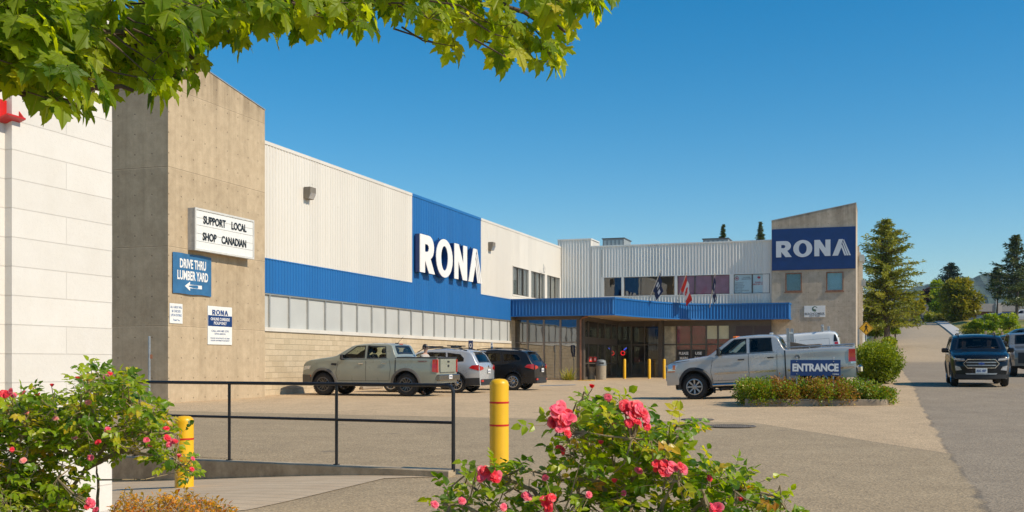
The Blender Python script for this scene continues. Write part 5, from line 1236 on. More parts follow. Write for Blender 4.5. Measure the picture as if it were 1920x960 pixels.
# ---- white cargo van behind it
def van():
    c = Car(L=5.6, W=2.0, sF=.98, sR=4.5, ra=.42, rw=.37, rt=.37, U=.33, r=.12, tum=.13, nf=.14, df=.9, nr=.03, bowF=.2, bowR=.03, crown=.06,
            top=[(0, .7), (.04, .98), (.15, 1.1), (.6, 1.2), (1.0, 1.28), (1.75, 1.86), (2.1, 1.98), (2.8, 2.04), (5.2, 2.04), (5.45, 2.0), (5.56, 1.8), (5.6, 1.3)], belt=[(0, 1.0), (1.1, 1.22), (5.6, 1.25)])
    c.wins = [([(1.35, 1.27), (2.35, 1.29), (2.35, 1.80), (1.9, 1.78)], 0)]; c.shields = [('windshield', [(1.06, -.74), (1.72, -.68), (1.72, .68), (1.06, .74)])]
    c.prep(); Y0 = 42.5; x0 = kk(1582) * Y0; b0, a0 = BA(x0, Y0); loc, h = place(b0 - 2.8, a0 + .9, A_B)
    t = thing('cargo_van', 'white cargo van with a folded roof ladder rack beyond the silver pickup', 'van', loc, h)
    c.body(P_white, t); c.glassy(t, M_glass); c.wheels(t, 'steel', .22, .62, M_steel, False)
    for sg in (1, -1):
        for pts in ([(1.25, .5), (1.3, 1.22)], [(2.45, .45), (2.45, 1.85)], [(3.9, 1.0), (3.9, 1.85)], [(2.6, 1.2), (3.8, 1.2)], [(2.6, 1.78), (3.8, 1.78), (3.8, 1.2)], [(4.05, 1.78), (5.2, 1.78), (5.2, 1.25)]): c.line(pts, sg, flat('van_gap', (.35, .35, .34), .5), t)
        c.patch([(5.38, 1.05), (5.56, 1.05), (5.53, 1.62), (5.40, 1.62)], c.side(sg), .012).build('tail_light', M_redlamp, t); c.patch([(.04, .8), (.4, .85), (.6, 1.08), (.2, 1.02)], c.side(sg), .01).build('headlight', M_lampclear, t)
        c.patch([(5.36, 1.64), (5.52, 1.64), (5.46, 1.9), (5.40, 1.92)], c.side(sg), .006).build('door_seal', M_black, t)
    mb = MB(); mb.bbox(-2.88, -2.74, -.95, .95, .45, .66, .04); mb.build('rear_bumper', M_blackplastic, t)
    mb = MB(); mb.box(-2.74, -2.66, -.85, .85, 1.3, 1.85); mb.build('rear_window', M_glassd, t)
    X = lambda s_: 2.8 - s_
    mb = MB(); mb.bbox(X(5.0), X(4.9), .6, .66, 2.05, 2.34, .01); mb.bbox(X(5.22), X(5.12), .3, .36, 2.05, 2.26, .01); mb.tube([(X(4.95), .63, 2.06), (X(5.1), -.7, 2.1)], .03, 6); mb.bbox(X(4.98), X(4.92), .4, .9, 2.24, 2.3, .01); mb.build('ladder_rack', M_steel, t)
    c.mirror(1.45, 1.25, t, M_blackplastic, .2, .26); c.cabin(t, [2.0], .85, .5, 1.4)
van()
# ---- dark compact suv driving towards the camera
def person_skin(name, joints, edges, label=None, cat=None, parent=None, mat=None, lvl=2, **kw):
    me = bpy.data.meshes.new(name); me.from_pydata([j[:3] for j in joints], edges, []); o = bpy.data.objects.new(name, me); COL.objects.link(o)
    sk = o.modifiers.new('s', 'SKIN'); sk.use_smooth_shade = True
    for i, j in enumerate(joints): rr = j[3] if isinstance(j[3], tuple) else (j[3], j[3]); me.skin_vertices[0].data[i].radius = rr; me.skin_vertices[0].data[i].use_root = (i == 0)
    sb_ = o.modifiers.new('u', 'SUBSURF'); sb_.levels = lvl; sb_.render_levels = lvl
    dg = bpy.context.evaluated_depsgraph_get(); dg.update(); m2 = bpy.data.meshes.new_from_object(o.evaluated_get(dg)); bpy.data.objects.remove(o)
    m2.materials.clear(); m2.materials.append(mat or M_skin); m2.name = name
    for p in m2.polygons: p.use_smooth = True
    return link(bpy.data.objects.new(name, m2), parent, None, label, cat, **kw)
def figure(name, label, loc, rz, shirt, trousers, hair, seated=False, cap=None, arms=None, look=0.0, turn=0.0):
    """+x forward; standing 1.76 m or seated with hips at the origin height"""
    t = thing(name, label, 'person', loc, rz)
    hz = 0.0 if seated else .94
    H = [(0, 0, hz, (.13, .15)), (0, 0, hz + .14, (.12, .14)), (0.01, 0, hz + .32, (.125, .165)), (0.0, 0, hz + .48, (.10, .165)), (0.0, 0, hz + .56, (.055, .06)), (.02, 0, hz + .62, (.052, .055))]
    E = [(0, 1), (1, 2), (2, 3), (3, 4), (4, 5)]
    hd = len(H); H += [(.035, 0, hz + .68, (.085, .072)), (.025, 0, hz + .76, (.10, .078)), (.01, 0, hz + .83, (.085, .07))]; E += [(5, hd), (hd, hd + 1), (hd + 1, hd + 2)]
    for s_ in (1, -1):
        sh = len(H); ar = arms[0 if s_ > 0 else 1] if arms else [(.02, .22, .20), (.08, .24, -.05), (.12, .23, -.12)]
        H += [(0, s_ * .18, hz + .47, .06)]; E.append((3, sh))
        el, wr, ha = ar; H += [(el[0], s_ * el[1], hz + el[2], .043), (wr[0], s_ * wr[1], hz + wr[2], .03), (ha[0], s_ * ha[1], hz + ha[2], .028)]; E += [(sh, sh + 1), (sh + 1, sh + 2), (sh + 2, sh + 3)]
        d = (Vector((ha[0], s_ * ha[1], ha[2])) - Vector((wr[0], s_ * wr[1], wr[2]))).normalized(); hb_ = Vector(H[sh + 3][:3]); side = d.cross(Vector((0, 0, 1)))
        side = side.normalized() if side.length > .1 else Vector((1, 0, 0)); nrm = side.cross(d)
        for f_, q in enumerate((-.03, -.01, .01, .03)):
            i0 = len(H); p1 = hb_ + side * q + d * (.05 + .01 * (f_ in (1, 2))); p2 = p1 + d * .03 + nrm * -.02
            H += [(*p1, .010), (*p2, .008)]; E += [(sh + 3, i0), (i0, i0 + 1)]
        i0 = len(H); p1 = hb_ - d * .005 + side * .04 + nrm * -.02; H += [(*p1, .011), (*(p1 + d * .03), .009)]; E += [(sh + 3, i0), (i0, i0 + 1)]
        lg = len(H)
        if seated: H += [(.02, s_ * .09, hz - .02, .10), (.40, s_ * .12, hz + .02, .068), (.52, s_ * .12, hz - .36, .045), (.64, s_ * .12, hz - .40, .035)]
        else: H += [(0, s_ * .09, hz - .08, .095), (.03, s_ * .11, .50, .06), (-.01, s_ * .12, .09, .042), (.13, s_ * .13, .04, .04)]
        E += [(0, lg), (lg, lg + 1), (lg + 1, lg + 2), (lg + 2, lg + 3)]
    b_ = person_skin('body', H, E, parent=t)
    # shirt and trousers follow the body
    n = 4; S = [(0, 0, hz - .02, (.14, .165)), (0, 0, hz + .14, (.135, .16)), (.01, 0, hz + .32, (.14, .18)), (0, 0, hz + .475, (.112, .18)), (0, 0, hz + .535, (.06, .068))]; SE = [(0, 1), (1, 2), (2, 3), (3, 4)]
    for s_ in (1, -1):
        i0 = len(S); ar = (arms[0 if s_ > 0 else 1] if arms else [(.02, .22, .20)])[0]; S += [(0, s_ * .18, hz + .47, .072), (ar[0] * .8, s_ * (.18 + (ar[1] - .18) * .8), hz + .47 + (ar[2] - .47) * .75, .058)]; SE += [(3, i0), (i0, i0 + 1)]
    person_skin('shirt', S, SE, parent=t, mat=shirt)
    Pn = [(0, 0, hz - .01, (.145, .165))]; PE = []
    for s_ in (1, -1):
        i0 = len(Pn)
        if seated: Pn += [(.02, s_ * .09, hz - .02, .11), (.40, s_ * .12, hz + .02, .08), (.51, s_ * .12, hz - .32, .06)]
        else: Pn += [(0, s_ * .09, hz - .09, .11), (.03, s_ * .11, .5, .075), (-.005, s_ * .12, .13, .065)]
        PE += [(0, i0), (i0, i0 + 1), (i0 + 1, i0 + 2)]
    person_skin('trousers', Pn, PE, parent=t, mat=trousers)
    hc = Vector((.02, 0, hz + .765)); rotM = Matrix.Translation(hc) @ Matrix.Rotation(look, 4, 'Z')
    mb = MB(); M = rotM
    mb.lathe([(.001, .135), (.05, .125), (.085, .09), (.10, .04), (.103, .0), (.098, -.05)], M @ Matrix.Translation((-.022, 0, 0)) @ Matrix.Scale(1.05, 4, (1, 0, 0)) @ Matrix.Scale(.85, 4, (0, 1, 0)), 20)
    mb.build('cap' if cap else 'hair', cap or hair, t, smooth=True)
    if cap: mb = MB(); mb.prism([(.06, -.07), (.17, -.045), (.19, 0), (.17, .045), (.06, .07)], lambda p, d: M @ Vector((p[0], p[1], .045 - (p[0] - .06) * .25 + d)), 0, .012); mb.build('cap_brim', cap, t)
    else: mb = MB(); mb.lathe([(.05, .09), (.10, .03), (.11, -.05), (.10, -.13), (.06, -.16)], M @ Matrix.Translation((-.055, 0, 0)) @ Matrix.Scale(.8, 4, (1, 0, 0)), 16); mb.build('hair', hair, t, smooth=True)
    mb = MB()
    for y in (-.032, .032): mb.lathe([(.001, .008), (.011, .004), (.001, -.004)], M @ Matrix.Translation((.086, y, .0)) @ Matrix.Rotation(R(90), 4, 'Y'), 8)
    mb.build('eye', flat('eye_dark', (.03, .02, .015), .3), t)
    mb = MB(); mb.prism([(.08, .0), (.118, -.035), (.085, -.045)], lambda p, d: M @ Vector((p[0], d, p[1])), -.014, .014); mb.build('nose', M_skin, t)
    mb = MB(); mb.bbox(.088, .1, -.022, .022, -.075, -.064, .003, M); mb.build('mouth', flat('lips', (.35, .12, .10), .5), t)
    for y in (-1, 1): mb = MB(); mb.bbox(-.02, .015, y * .078 - .008, y * .078 + .008, -.04, .02, .006, M); mb.build('ear', M_skin, t)
    return t
def ecosport():
    L = 4.10; c = Car(L=L, W=1.77, sF=.85, sR=L - .73, ra=.40, rw=.335, rt=.335, U=.25, r=.09, tum=.27, nf=.13, df=.8, nr=.08, bowF=.22, bowR=.06, crown=.045,
            top=[(0, .66), (.03, .90), (.12, 1.0), (.4, 1.06), (1.0, 1.12), (1.12, 1.14), (1.78, 1.56), (2.05, 1.62), (2.8, 1.65), (3.5, 1.62), (3.82, 1.56), (3.98, 1.15), (4.05, 1.05), (L, .95)], belt=[(0, .92), (1.0, 1.08), (3.2, 1.16), (L, 1.17)])
    c.wins = [([(1.32, 1.13), (2.2, 1.16), (2.2, 1.55), (1.92, 1.52)], 0), ([(2.28, 1.17), (3.0, 1.19), (2.96, 1.55), (2.28, 1.56)], 1), ([(3.06, 1.2), (3.5, 1.24), (3.44, 1.48), (3.02, 1.54)], 1)]
    c.shields = [('windshield', [(1.16, -.70), (1.74, -.60), (1.74, .60), (1.16, .70)])]
    c.prep(); Y0 = 34.3; p = Vector((kk(1840) * Y0, Y0)); b0, a0 = BA(*p); loc, h = place(b0, a0 + 2.05, A_A)
    sl = math.atan2(G(*W(b0, a0 + 3.4).xy) - G(*W(b0, a0 + .8).xy), 2.6)
    t = thing('compact_suv', 'dark blue-black compact SUV with two people driving down the road', 'suv', loc, h)
    c.body(P_navyblack, t); c.glassy(t, glass('windscreen_glass', (.60, .64, .62), 1.35, gc=.6), M_glassd); c.wheels(t, 'five', .22, .64, lug=False); c.arches(t, M_blackplastic, .06, .02)
    for sg in (1, -1):
        # headlamps wrap round the corner
        c.patch([(sg * .48, .84), (sg * .74, .86), (sg * .765, .915), (sg * .50, .90)] if sg > 0 else [(-.765, .915), (-.74, .86), (-.48, .84), (-.50, .90)], c.front, .02).build('headlight', M_lampclear, t)
        c.patch([(.01, .85), (.30, .90), (.48, .97), (.01, .93)], c.side(sg), .010).build('headlight', M_lampclear, t)
        pts = [(.56, .54), (.74, .52), (.76, .68), (.62, .64)]; pts = pts if sg > 0 else [(-.76, .68), (-.74, .52), (-.56, .54), (-.62, .64)]
        fg = c.patch(pts, c.front, .015).build('fog_lamp', M_lampclear, t)
        mb = MB(); P_ = c.front(sg * .70, .86); mb.box(P_.x + .03, P_.x + .045, min(sg * .5, sg * .72), max(sg * .5, sg * .72), .825, .838); mb.build('lamp_trim', M_chrome, t)
        for q in ([(1.3, .45), (1.26, .8), (1.3, 1.1)], [(2.24, .42), (2.24, 1.15)], [(1.3, .42), (2.9, .42)]): c.line(q, sg, M_black, t)
        mb = MB(); y = sg * .56; mb.tube([(L / 2 - 1.9, y, 1.62), (L / 2 - 2.0, y, 1.70), (L / 2 - 3.3, y, 1.69), (L / 2 - 3.5, y, 1.62)], .02, 6); mb.build('roof_rail', M_black, t)
        c.handle(2.05, 1.0, sg, P_navyblack, t)
    hexo = [(-.52, .74), (-.40, .60), (.40, .60), (.52, .74), (.40, .88), (-.40, .88)]
    g = c.patch(hexo, c.front, .018).build('grille', M_black, t)
    mb = MB(); inner = [(x * .955, .74 + (z - .74) * .90) for x, z in hexo]; c.ring([(x * 1.01, .74 + (z - .74) * 1.04) for x, z in hexo], inner, c.front, .04, mb, .03); mb.build('chrome_surround', M_chrome, g)
    for z, w_ in ((.69, .42), (.785, .43)):
        c.patch([(-w_, z - .016), (w_, z - .016), (w_, z + .016), (-w_, z + .016)], c.front, .032).build('grille_bar', M_steel, g)
    mb = MB(); P_ = c.front(0, .74); mb.lathe([(.001, .02), (.09, .018), (.095, 0), (.001, 0)], Matrix.Translation((P_.x + .035, 0, .74)) @ Matrix.Rotation(R(90), 4, 'Y') @ Matrix.Scale(.42, 4, (1, 0, 0)), 20); o = mb.build('badge', flat('badge_blue', (.02, .07, .3), .25), g)
    c.patch([(-.76, .27), (.76, .27), (.76, .40), (-.76, .40)], c.front, .02).build('lower_bumper', M_blackplastic, t)
    c.patch([(-.42, .40), (.42, .40), (.46, .44), (-.46, .44)], c.front, .034).build('skid_plate', M_steel, t)
    mb = MB(); X = c.front(0, .5).x + .04; mb.box(X, X + .012, -.17, .17, .44, .60); pl_ = mb.build('number_plate', M_whitesign, t)
    mb = MB(); put(mb, text_mesh('RB2 48P', .085, .27, .02, .002), lambda v: Vector((X + .013 + v.z, v.x, .52 + v.y))); mb.build('plate_lettering', flat('plate_blue', (.03, .06, .22), .5), pl_)
    c.mirror(1.5, 1.08, t, P_navyblack, .2, .15); c.cabin(t, [1.95, 2.85], .58, .48, 1.36, 1)
    mb = MB(); mb.bbox(L / 2 - 1.86, L / 2 - 1.82, -.12, .12, 1.44, 1.51, .01); mb.build('rear_view_mirror', M_black, t)
    mb = MB(); mb.tube([c.topf(1.2, -.5) + Vector((0, 0, .02)), c.topf(1.26, .1) + Vector((0, 0, .03))], .01, 5); mb.tube([c.topf(1.2, .1) + Vector((0, 0, .02)), c.topf(1.26, .62) + Vector((0, 0, .03))], .01, 5); mb.build('wiper', M_black, t)
    # people inside
    ca, sa = math.cos(h), math.sin(h)
    def inside(x, y, z): return (loc[0] + x * ca - y * sa, loc[1] + x * sa + y * ca, loc[2] + z)
    figure('person', 'driver in a light top holding the wheel of the dark compact SUV', inside(L / 2 - 2.02, .38, .70), h, flat('light_top', (.5, .42, .36), .8), flat('jeans', (.05, .07, .12), .8), flat('brown_hair', (.05, .03, .02), .7), True, arms=[[(.18, .26, .22), (.36, .16, .30), (.42, .12, .33)], [(.18, .26, .22), (.36, .16, .30), (.42, .12, .33)]])
    figure('person', 'front passenger in a dark top inside the dark compact SUV', inside(L / 2 - 2.05, -.38, .68), h, flat('dark_top', (.05, .03, .03), .8), flat('jeans', (.05, .07, .12), .8), flat('dark_hair', (.02, .015, .012), .7), True, arms=[[(.1, .24, .18), (.3, .15, .08), (.37, .12, .06)]] * 2)
ecosport()
# ---- grey-tan pickup cut by the right edge
def edge_truck():
    c = Car(L=5.4, W=1.9, sF=.95, sR=4.25, ra=.48, rw=.39, rt=.39, U=.45, r=.06, tum=.24, nf=.12, df=.8, nr=.03, bowF=.14, bowR=.02, sharp=[3.98],
            top=[(0, .8), (.03, 1.02), (.12, 1.10), (1.30, 1.22), (1.48, 1.26), (2.12, 1.70), (2.4, 1.76), (3.4, 1.76), (3.62, 1.72), (3.80, 1.32), (5.4, 1.32)], belt=[(0, 1.0), (1.2, 1.16), (5.4, 1.24)])
    c.wins = [([(1.67, 1.26), (2.62, 1.28), (2.62, 1.70), (2.26, 1.68)], 0), ([(2.70, 1.28), (3.46, 1.30), (3.40, 1.68), (2.70, 1.70)], 1)]; c.shields = [('windshield', [(1.52, -.66), (2.08, -.60), (2.08, .60), (1.52, .66)])]
    c.prep(); Y0 = 43.0; p = Vector((kk(1946) * Y0, Y0)); b0, a0 = BA(*p); loc, h = place(b0, a0 + 2.7, A_A)
    t = thing('pickup_truck', 'grey-tan pickup following behind the compact SUV, cut by the right edge', 'pickup', loc, h)
    c.body(P_olive, t); c.glassy(t, M_glass, M_glassd); c.wheels(t, 'split', .25, .58, lug=False); c.arches(t, M_blackplastic, .08, .03)
    for sg in (1, -1):
        c.patch([(0.03, .88), (.32, .90), (.42, 1.04), (.05, 1.03)], c.side(sg), .008).build('headlight', M_lampclear, t)
        for q in ([(1.56, .56), (1.58, 1.2)], [(2.66, .52), (2.66, 1.26)]): c.line(q, sg, M_black, t)
    c.patch([(-.7, .55), (.7, .55), (.7, .98), (-.7, .98)], c.front, .02).build('grille', M_blackplastic, t); c.mirror(1.8, 1.22, t, M_blackplastic, .2, .2); c.cabin(t, [2.35, 3.2], .75, .5, 1.75)
edge_truck()
# ---- distant parked vehicles
def far_car(u, Y, label, col, head=A_B, hgt=1.5, L=4.5, truck=False, zz=None):
    f = hgt / 1.5
    top = [(0, .6), (.05, .78), (.9, .92), (1.2, .98), (1.9, 1.42), (2.4, 1.5), (3.3, 1.47), (3.9, 1.12), (4.4, 1.02), (L, .8)] if not truck else [(0, .8), (.05, 1.0), (1.3, 1.12), (2.0, 1.55), (3.2, 1.55), (3.4, 1.2), (L, 1.2)]
    c = Car(L=L, W=1.8, sF=.85, sR=L - .9, ra=.36, rw=.33, rt=.33, U=.28, r=.08, top=[(x, z * f if z > .9 else z) for x, z in top], belt=[(0, .8), (1.2, .95 * f), (L, .98 * f)])
    wx_ = 3.5 if not truck else 3.15
    c.wins = [([(1.55, 1.0 * f), (2.4, 1.0 * f), (2.4, 1.40 * f), (2.05, 1.38 * f)], 1), ([(2.46, 1.0 * f), (wx_, 1.02 * f), (wx_ - .25, 1.38 * f), (2.46, 1.40 * f)], 1)]
    c.shields = [('windshield', [(1.28, -.6), (1.85, -.55), (1.85, .55), (1.28, .6)])]; 
    if not truck: c.shields.append(('rear_window', [(3.42, -.5), (3.85, -.55), (3.85, .55), (3.42, .5)]))
    c.prep(); x = kk(u) * Y; z = G(x, Y) if zz is None else zz
    t = thing('parked_car' if not truck else 'parked_pickup', label, 'car' if not truck else 'pickup', (x, Y, z), head, 'vehicles parked before the distant school-like building')
    c.body(paint('far_' + str(u), col, 0, .03), t); c.glassy(t, M_glassd, M_glassd); c.wheels(t, 'five', .2, .6, lug=False)
    for sg in (1, -1): c.patch([(L - .3, .75), (L - .02, .75), (L - .02, .9), (L - .3, .9)], c.side(sg), .01).build('tail_light', M_redlamp, t); c.patch([(.04, .62), (.4, .66), (.4, .76), (.06, .74)], c.side(sg), .01).build('headlight', M_lampclear, t)
    return t
far_car(1697, 172, 'dark grey pickup standing at the road crest before the long low building', (.05, .05, .055), A_A, 1.75, 5.2, True)
far_car(1744, 178, 'small black car left of the green shrubs at the road crest', (.02, .02, .025), A_B)
far_car(1768, 180, 'pale silver car behind the rounded shrubs at the road crest', (.4, .4, .42), A_B)
far_car(1857, 172, 'bluish-grey car parked left of the dark blue car before the building', (.2, .23, .28), A_B)
far_car(1880, 170, 'dark blue car parked beneath the distant conifer', (.02, .05, .16), A_B)
far_car(1899, 168, 'black car parked between the blue car and white vehicle', (.02, .02, .02), A_B)
far_car(1915, 165, 'white vehicle parked at far right before the low building', (.7, .7, .7), A_B, 1.8)
far_car(1912, 92, 'dark teal car parked beyond the wooden stakes', (.02, .05, .07), A_B, 1.5)
# ---- man beside the pickup
g_ = gpx(797, 741); pp = px(797, 741, 39.2)
figure('person', 'man in a black cap and pale grey shirt behind the sage pickup bed', (pp.x, pp.y, G(pp.x, pp.y) - .0), R(-35), flat('grey_shirt', (.42, .38, .34), .85), flat('dark_trousers', (.04, .04, .05), .85), flat('grey_hair', (.2, .2, .2), .8), cap=M_black, look=R(0))
# ============================================================ street furniture
def big_bollard(u, vtop, Y, label, h=1.19, zb=None):
    x = kk(u) * Y; ztop = zv(vtop, Y); zb = G(x, Y) if zb is None else zb
    t = thing('bollard', label, 'bollard', (x, Y, zb), 0, 'big yellow bollards with red bands in the foreground'); H = ztop - zb; r = .118
    mb = MB(); mb.lathe([(r + .004, -.02), (r + .003, .01), (r, .02), (r, H - .07)] + [(r - .07 + .07 * math.cos(R(q)), H - .07 + .07 * math.sin(R(q))) for q in (15, 30, 45, 60, 75, 90)] + [(.001, H + .004)], None, 40); mb.build('sleeve', M_yellow, t, smooth=True)
    for z in (.29, .57):
        zz = H - z; mb = MB(); mb.lathe([(r, zz - .012), (r + .0025, zz - .011), (r + .0025, zz + .011), (r, zz + .012)], None, 40); mb.build('red_band', M_red, t, smooth=True)
big_bollard(936, 710.5, 13.45, 'yellow bollard with red bands at the right end of the black railing')
big_bollard(345.5, 780, 13.9, 'yellow bollard with red bands half hidden by the left rose bush')
for u, vb, lab in ((1171, 715, 'slim yellow bollard directly in front of the first shop window'), (1217.5, 714.5, 'middle slim yellow bollard in front of the third shop window'), (1245.5, 714, 'slim yellow bollard beside the silver pickup nose')):
    Y = 67.3; x = kk(u) * Y; z0 = zv(vb, Y); t = thing('bollard', lab, 'bollard', (x, Y, z0), 0, 'slim yellow bollards before the entrance'); z1 = zv(673, Y) - z0
    mb = MB(); mb.lathe([(.09, -.3), (.09, z1 - .05), (.07, z1 - .015), (.03, z1)], None, 18); mb.build('sleeve', M_yellow, t, smooth=True)
    mb = MB(); mb.lathe([(.13, -.05), (.13, .02), (.09, .03)], None, 18); mb.build('base', M_steel, t)
# litter bin and ash urn
Y = 64.8; M_agg = flat('exposed_aggregate', (.34, .28, .20), .9, var=.45, nscale=35, bump=.5)
p = px(1127, 714, Y); t = thing('litter_bin', 'round aggregate litter bin with a grey domed lid by the doors', 'bin', tuple(p))
mb = MB(); mb.lathe([(.27, 0), (.30, .04), (.31, .9), (.29, .92)], None, 28); mb.build('body', M_agg, t, smooth=True)
mb = MB(); mb.lathe([(.32, .90), (.32, .97), (.30, .98), (.30, 1.12), (.27, 1.2), (.16, 1.26), (.001, 1.27)], None, 28); lid = mb.build('lid', flat('bin_lid', (.20, .22, .23), .5), t, smooth=True)
mb = MB(); mb.bbox(-.14, .14, -.305, -.27, 1.0, 1.1, .01); mb.build('flap', M_blackplastic, lid)
p = px(1109.5, 712.5, Y + .4); t = thing('ash_urn', 'hourglass concrete ash urn left of the litter bin', 'urn', tuple(p))
mb = MB(); mb.lathe([(.22, 0), (.21, .05), (.15, .35), (.16, .5), (.22, .72), (.24, .78), (.20, .78), (.18, .72), (.001, .72)], None, 24); mb.build('bowl', M_agg, t, smooth=True)
# yellow painted kerb ramp
pr0 = px(1103, 716, 62.8); t = thing('kerb_ramp', 'yellow painted kerb ramp at the foot of the copper downspout', 'ramp', (pr0.x, pr0.y, pr0.z - .0), -TH)
mb = MB(); mb.prism([(-.62, 0), (-.5, .10), (.2, .12), (.66, .02), (.66, 0)], lambda q, d: Vector((q[0], d, q[1])), -.5, .4); mb.build('ramp_body', M_yellow, t)
# blue painted line
q0 = gpx(1012, 724); q1 = gpx(1078, 722)
M_bl = flat('worn_blue_paint', (.10, .26, .42), .8, var=.3, nscale=8)
sheet('blue_marking', [(q0.x, q0.y), (q1.x, q1.y - .2), (q1.x + .1, q1.y + .45), (q0.x, q0.y + .5)], M_bl, .014, .3, 'structure')
# manholes
for u, v, r_, lab in ((1308, 787.5, .33, 'smaller iron manhole cover farther out on the light asphalt'), (1370, 800, .46, 'larger iron manhole cover nearer the dark asphalt edge')):
    g = gpx(u, v); t = thing('manhole_cover', lab, 'manhole cover', (g.x, g.y, g.z), .3, 'manhole covers on the asphalt')
    mb = MB(); mb.lathe([(r_ * 1.12, .012), (r_ * 1.08, .02), (r_ * 1.0, .02), (r_, .014), (.001, .014)], None, 36); mb.build('frame', flat('cast_iron', (.16, .13, .10), .6, var=.3, nscale=8), t)
    mb = MB()
    for i in range(-4, 5):
        for j in range(-4, 5):
            if math.hypot(i, j) < 4.3: mb.box(i * r_ / 5 - .02, i * r_ / 5 + .02, j * r_ / 5 - .02, j * r_ / 5 + .02, .0145, .021)
    mb.build('lid', flat('cast_iron2', (.22, .18, .14), .5), t)
# parking signs at the block wall
def pole_sign(u0, u1, v0, v1, Y, label, mat, extra):
    p = px((u0 + u1) / 2, v1, Y); z0 = G(p.x, p.y); t = thing('parking_sign', label, 'sign', (p.x, p.y, z0), -TH)
    h0 = zv(v1, Y) - z0; h1 = zv(v0, Y) - z0; w_ = (u1 - u0) / F * Y / 2
    mb = MB(); mb.tube([(0, .03, 0), (0, .03, h1)], .03, 8); mb.build('post', M_steel, t)
    mb = MB(); mb.bbox(-w_, w_, -.012, .008, h0, h1, .006); mb.build('plate', mat, t); mb = MB(); extra(mb, w_, h0, h1); mb.build('lettering', M_white if mat is M_navy else M_blue, t)
def ex1(mb, w_, h0, h1):
    f = lambda z: (lambda v: Vector((v.x, -.013 - v.z, z + v.y)))
    put(mb, curve_mesh([ell(0, .0, w_ * .55, .12), ell(0, .0, w_ * .3, .07)[::-1]], .002), f(h1 - .25)); put(mb, text_mesh('PICK UP', .06, w_ * 1.5, .02, .002), f(h1 - .48)); mb.box(-w_ * .8, w_ * .8, -.015, -.0125, h0 + .03, h0 + .22)
pole_sign(878, 887, 638.5, 665, 55.5, 'tall narrow navy parking sign above the silver wagon roof', M_navy, ex1)
def ex2(mb, w_, h0, h1):
    f = lambda z: (lambda v: Vector((v.x, -.013 - v.z, z + v.y))); mb.box(-w_ * .8, w_ * .8, -.015, -.0125, h0 + .03, h0 + .2); put(mb, text_mesh('P', .14, None, .02, .002), f(h1 - .14))
pole_sign(919.8, 924.6, 641, 656.5, 59.0, 'small white accessible parking sign at the block wall end', M_whitesign, ex2)
# wheel stop
g = gpx(690, 731); t = thing('wheel_stop', 'grey concrete wheel stop beneath the sage pickup', 'wheel stop', (g.x, g.y + 1.2, G(g.x, g.y + 1.2)), R(90) - TH)
mb = MB(); mb.bbox(-.95, .95, -.09, .09, 0, .14, .03); mb.build('stop_body', M_curb, t)
# ---- flags on the canopy
M_pole = flat('flag_pole', (.55, .50, .42), .5, var=.1); M_flagn = flat('navy_flag', (.012, .025, .075), .8, var=.2); M_flagw = flat('white_flag', (.75, .74, .72), .8); M_flagr = flat('red_flag', (.72, .03, .015), .8, var=.1)
def flag(b, a, z, tip, mats, label, seed, wd, ln):
    base = W(b, a, z); t = thing('flag', label, 'flag', tuple(base), -TH, 'flags leaning out from the blue canopy')
    tip = Vector(tip); d = tip.normalized(); random.seed(seed)
    mb = MB(); mb.tube([(0, 0, 0), tip], .022, 8); mb.lathe([(.001, .05), (.04, .02), (.04, -.01), (.001, -.03)], Matrix.Translation(tip), 8); mb.build('pole', M_pole, t, smooth=True)
    mb = MB(); mb.tube([(-.1 * d.x, -.1 * d.y - .02, -.18), d * .28], .05, 8); mb.bbox(-.1, .1, -.05, .1, -.22, .1, .02); mb.build('bracket', M_navy, t)
    # cloth hangs from the upper pole in folds
    nu, nv = 22, 26; up = 1.15; g = {}
    mb = MB(); vs = []
    for j in range(nv + 1):
        for i in range(nu + 1):
            fu = i / nu; fv = j / nv               # fu along fly, fv down the hoist
            h = tip - d * (.06 + fv * up)            # hoist point on the pole
            sag = fu * ln
            x = h.x + fu * wd * .55 + .035 * math.sin(fu * 13 + fv * 2 + seed) ; y = h.y - .05 * math.cos(fu * 11 + fv * 3) * (0.3 + fu); z_ = h.z - sag * (1 - .35 * fv) - .05 * math.sin(fu * 6 + seed)
            vs.append(Vector((x, y - .02, z_)))
    for j in range(nv):
        for i in range(nu):
            mb.cm = 0
            fu = (i + .5) / nu; fv = (j + .5) / nv
            if mats == 'ca':
                mb.cm = 1 if .27 < fu < .73 else 0
                if ((fu - .5) / .14) ** 2 + ((fv - .5) / .26) ** 2 < 1 and (abs(math.sin(math.atan2(fv - .5, (fu - .5) * 2) * 2.5)) > .25 or ((fu - .5) / .14) ** 2 + ((fv - .5) / .26) ** 2 < .4): mb.cm = 0
            else: mb.cm = 1 if (.3 < fv < .62 and .15 < fu < .9 and math.sin(fu * 26) > -.2) else 0
            a0 = j * (nu + 1) + i; mb.f.append((a0, a0 + 1, a0 + nu + 2, a0 + nu + 1)); mb.m.append(mb.cm)
    mb.v = vs; mb.build('cloth', [M_flagr, M_flagw] if mats == 'ca' else [M_flagn, M_flagw], t, smooth=True)
def flag_at(ub, vb, a, ut, vt, Yt, mats, label, seed, wd, ln):
    Yb, b = onB(ub, a); z = zv(vb, Yb); tipw = px(ut, vt, Yt); base = W(b, a, z); d = tipw - base
    loc = Matrix.Rotation(TH, 3, 'Z') @ d; flag(b, a, z, loc, mats, label, seed, wd, ln)
flag_at(1209.5, 580.5, 65.6, 1238.5, 508, 65.3, 'n', 'limp navy and white flag leaning from the canopy at left', 1, .28, 1.15)
flag_at(1264, 584, 68.6, 1287, 512, 67.2, 'ca', 'red and white maple leaf flag in the middle of the canopy', 2, .62, 1.6)
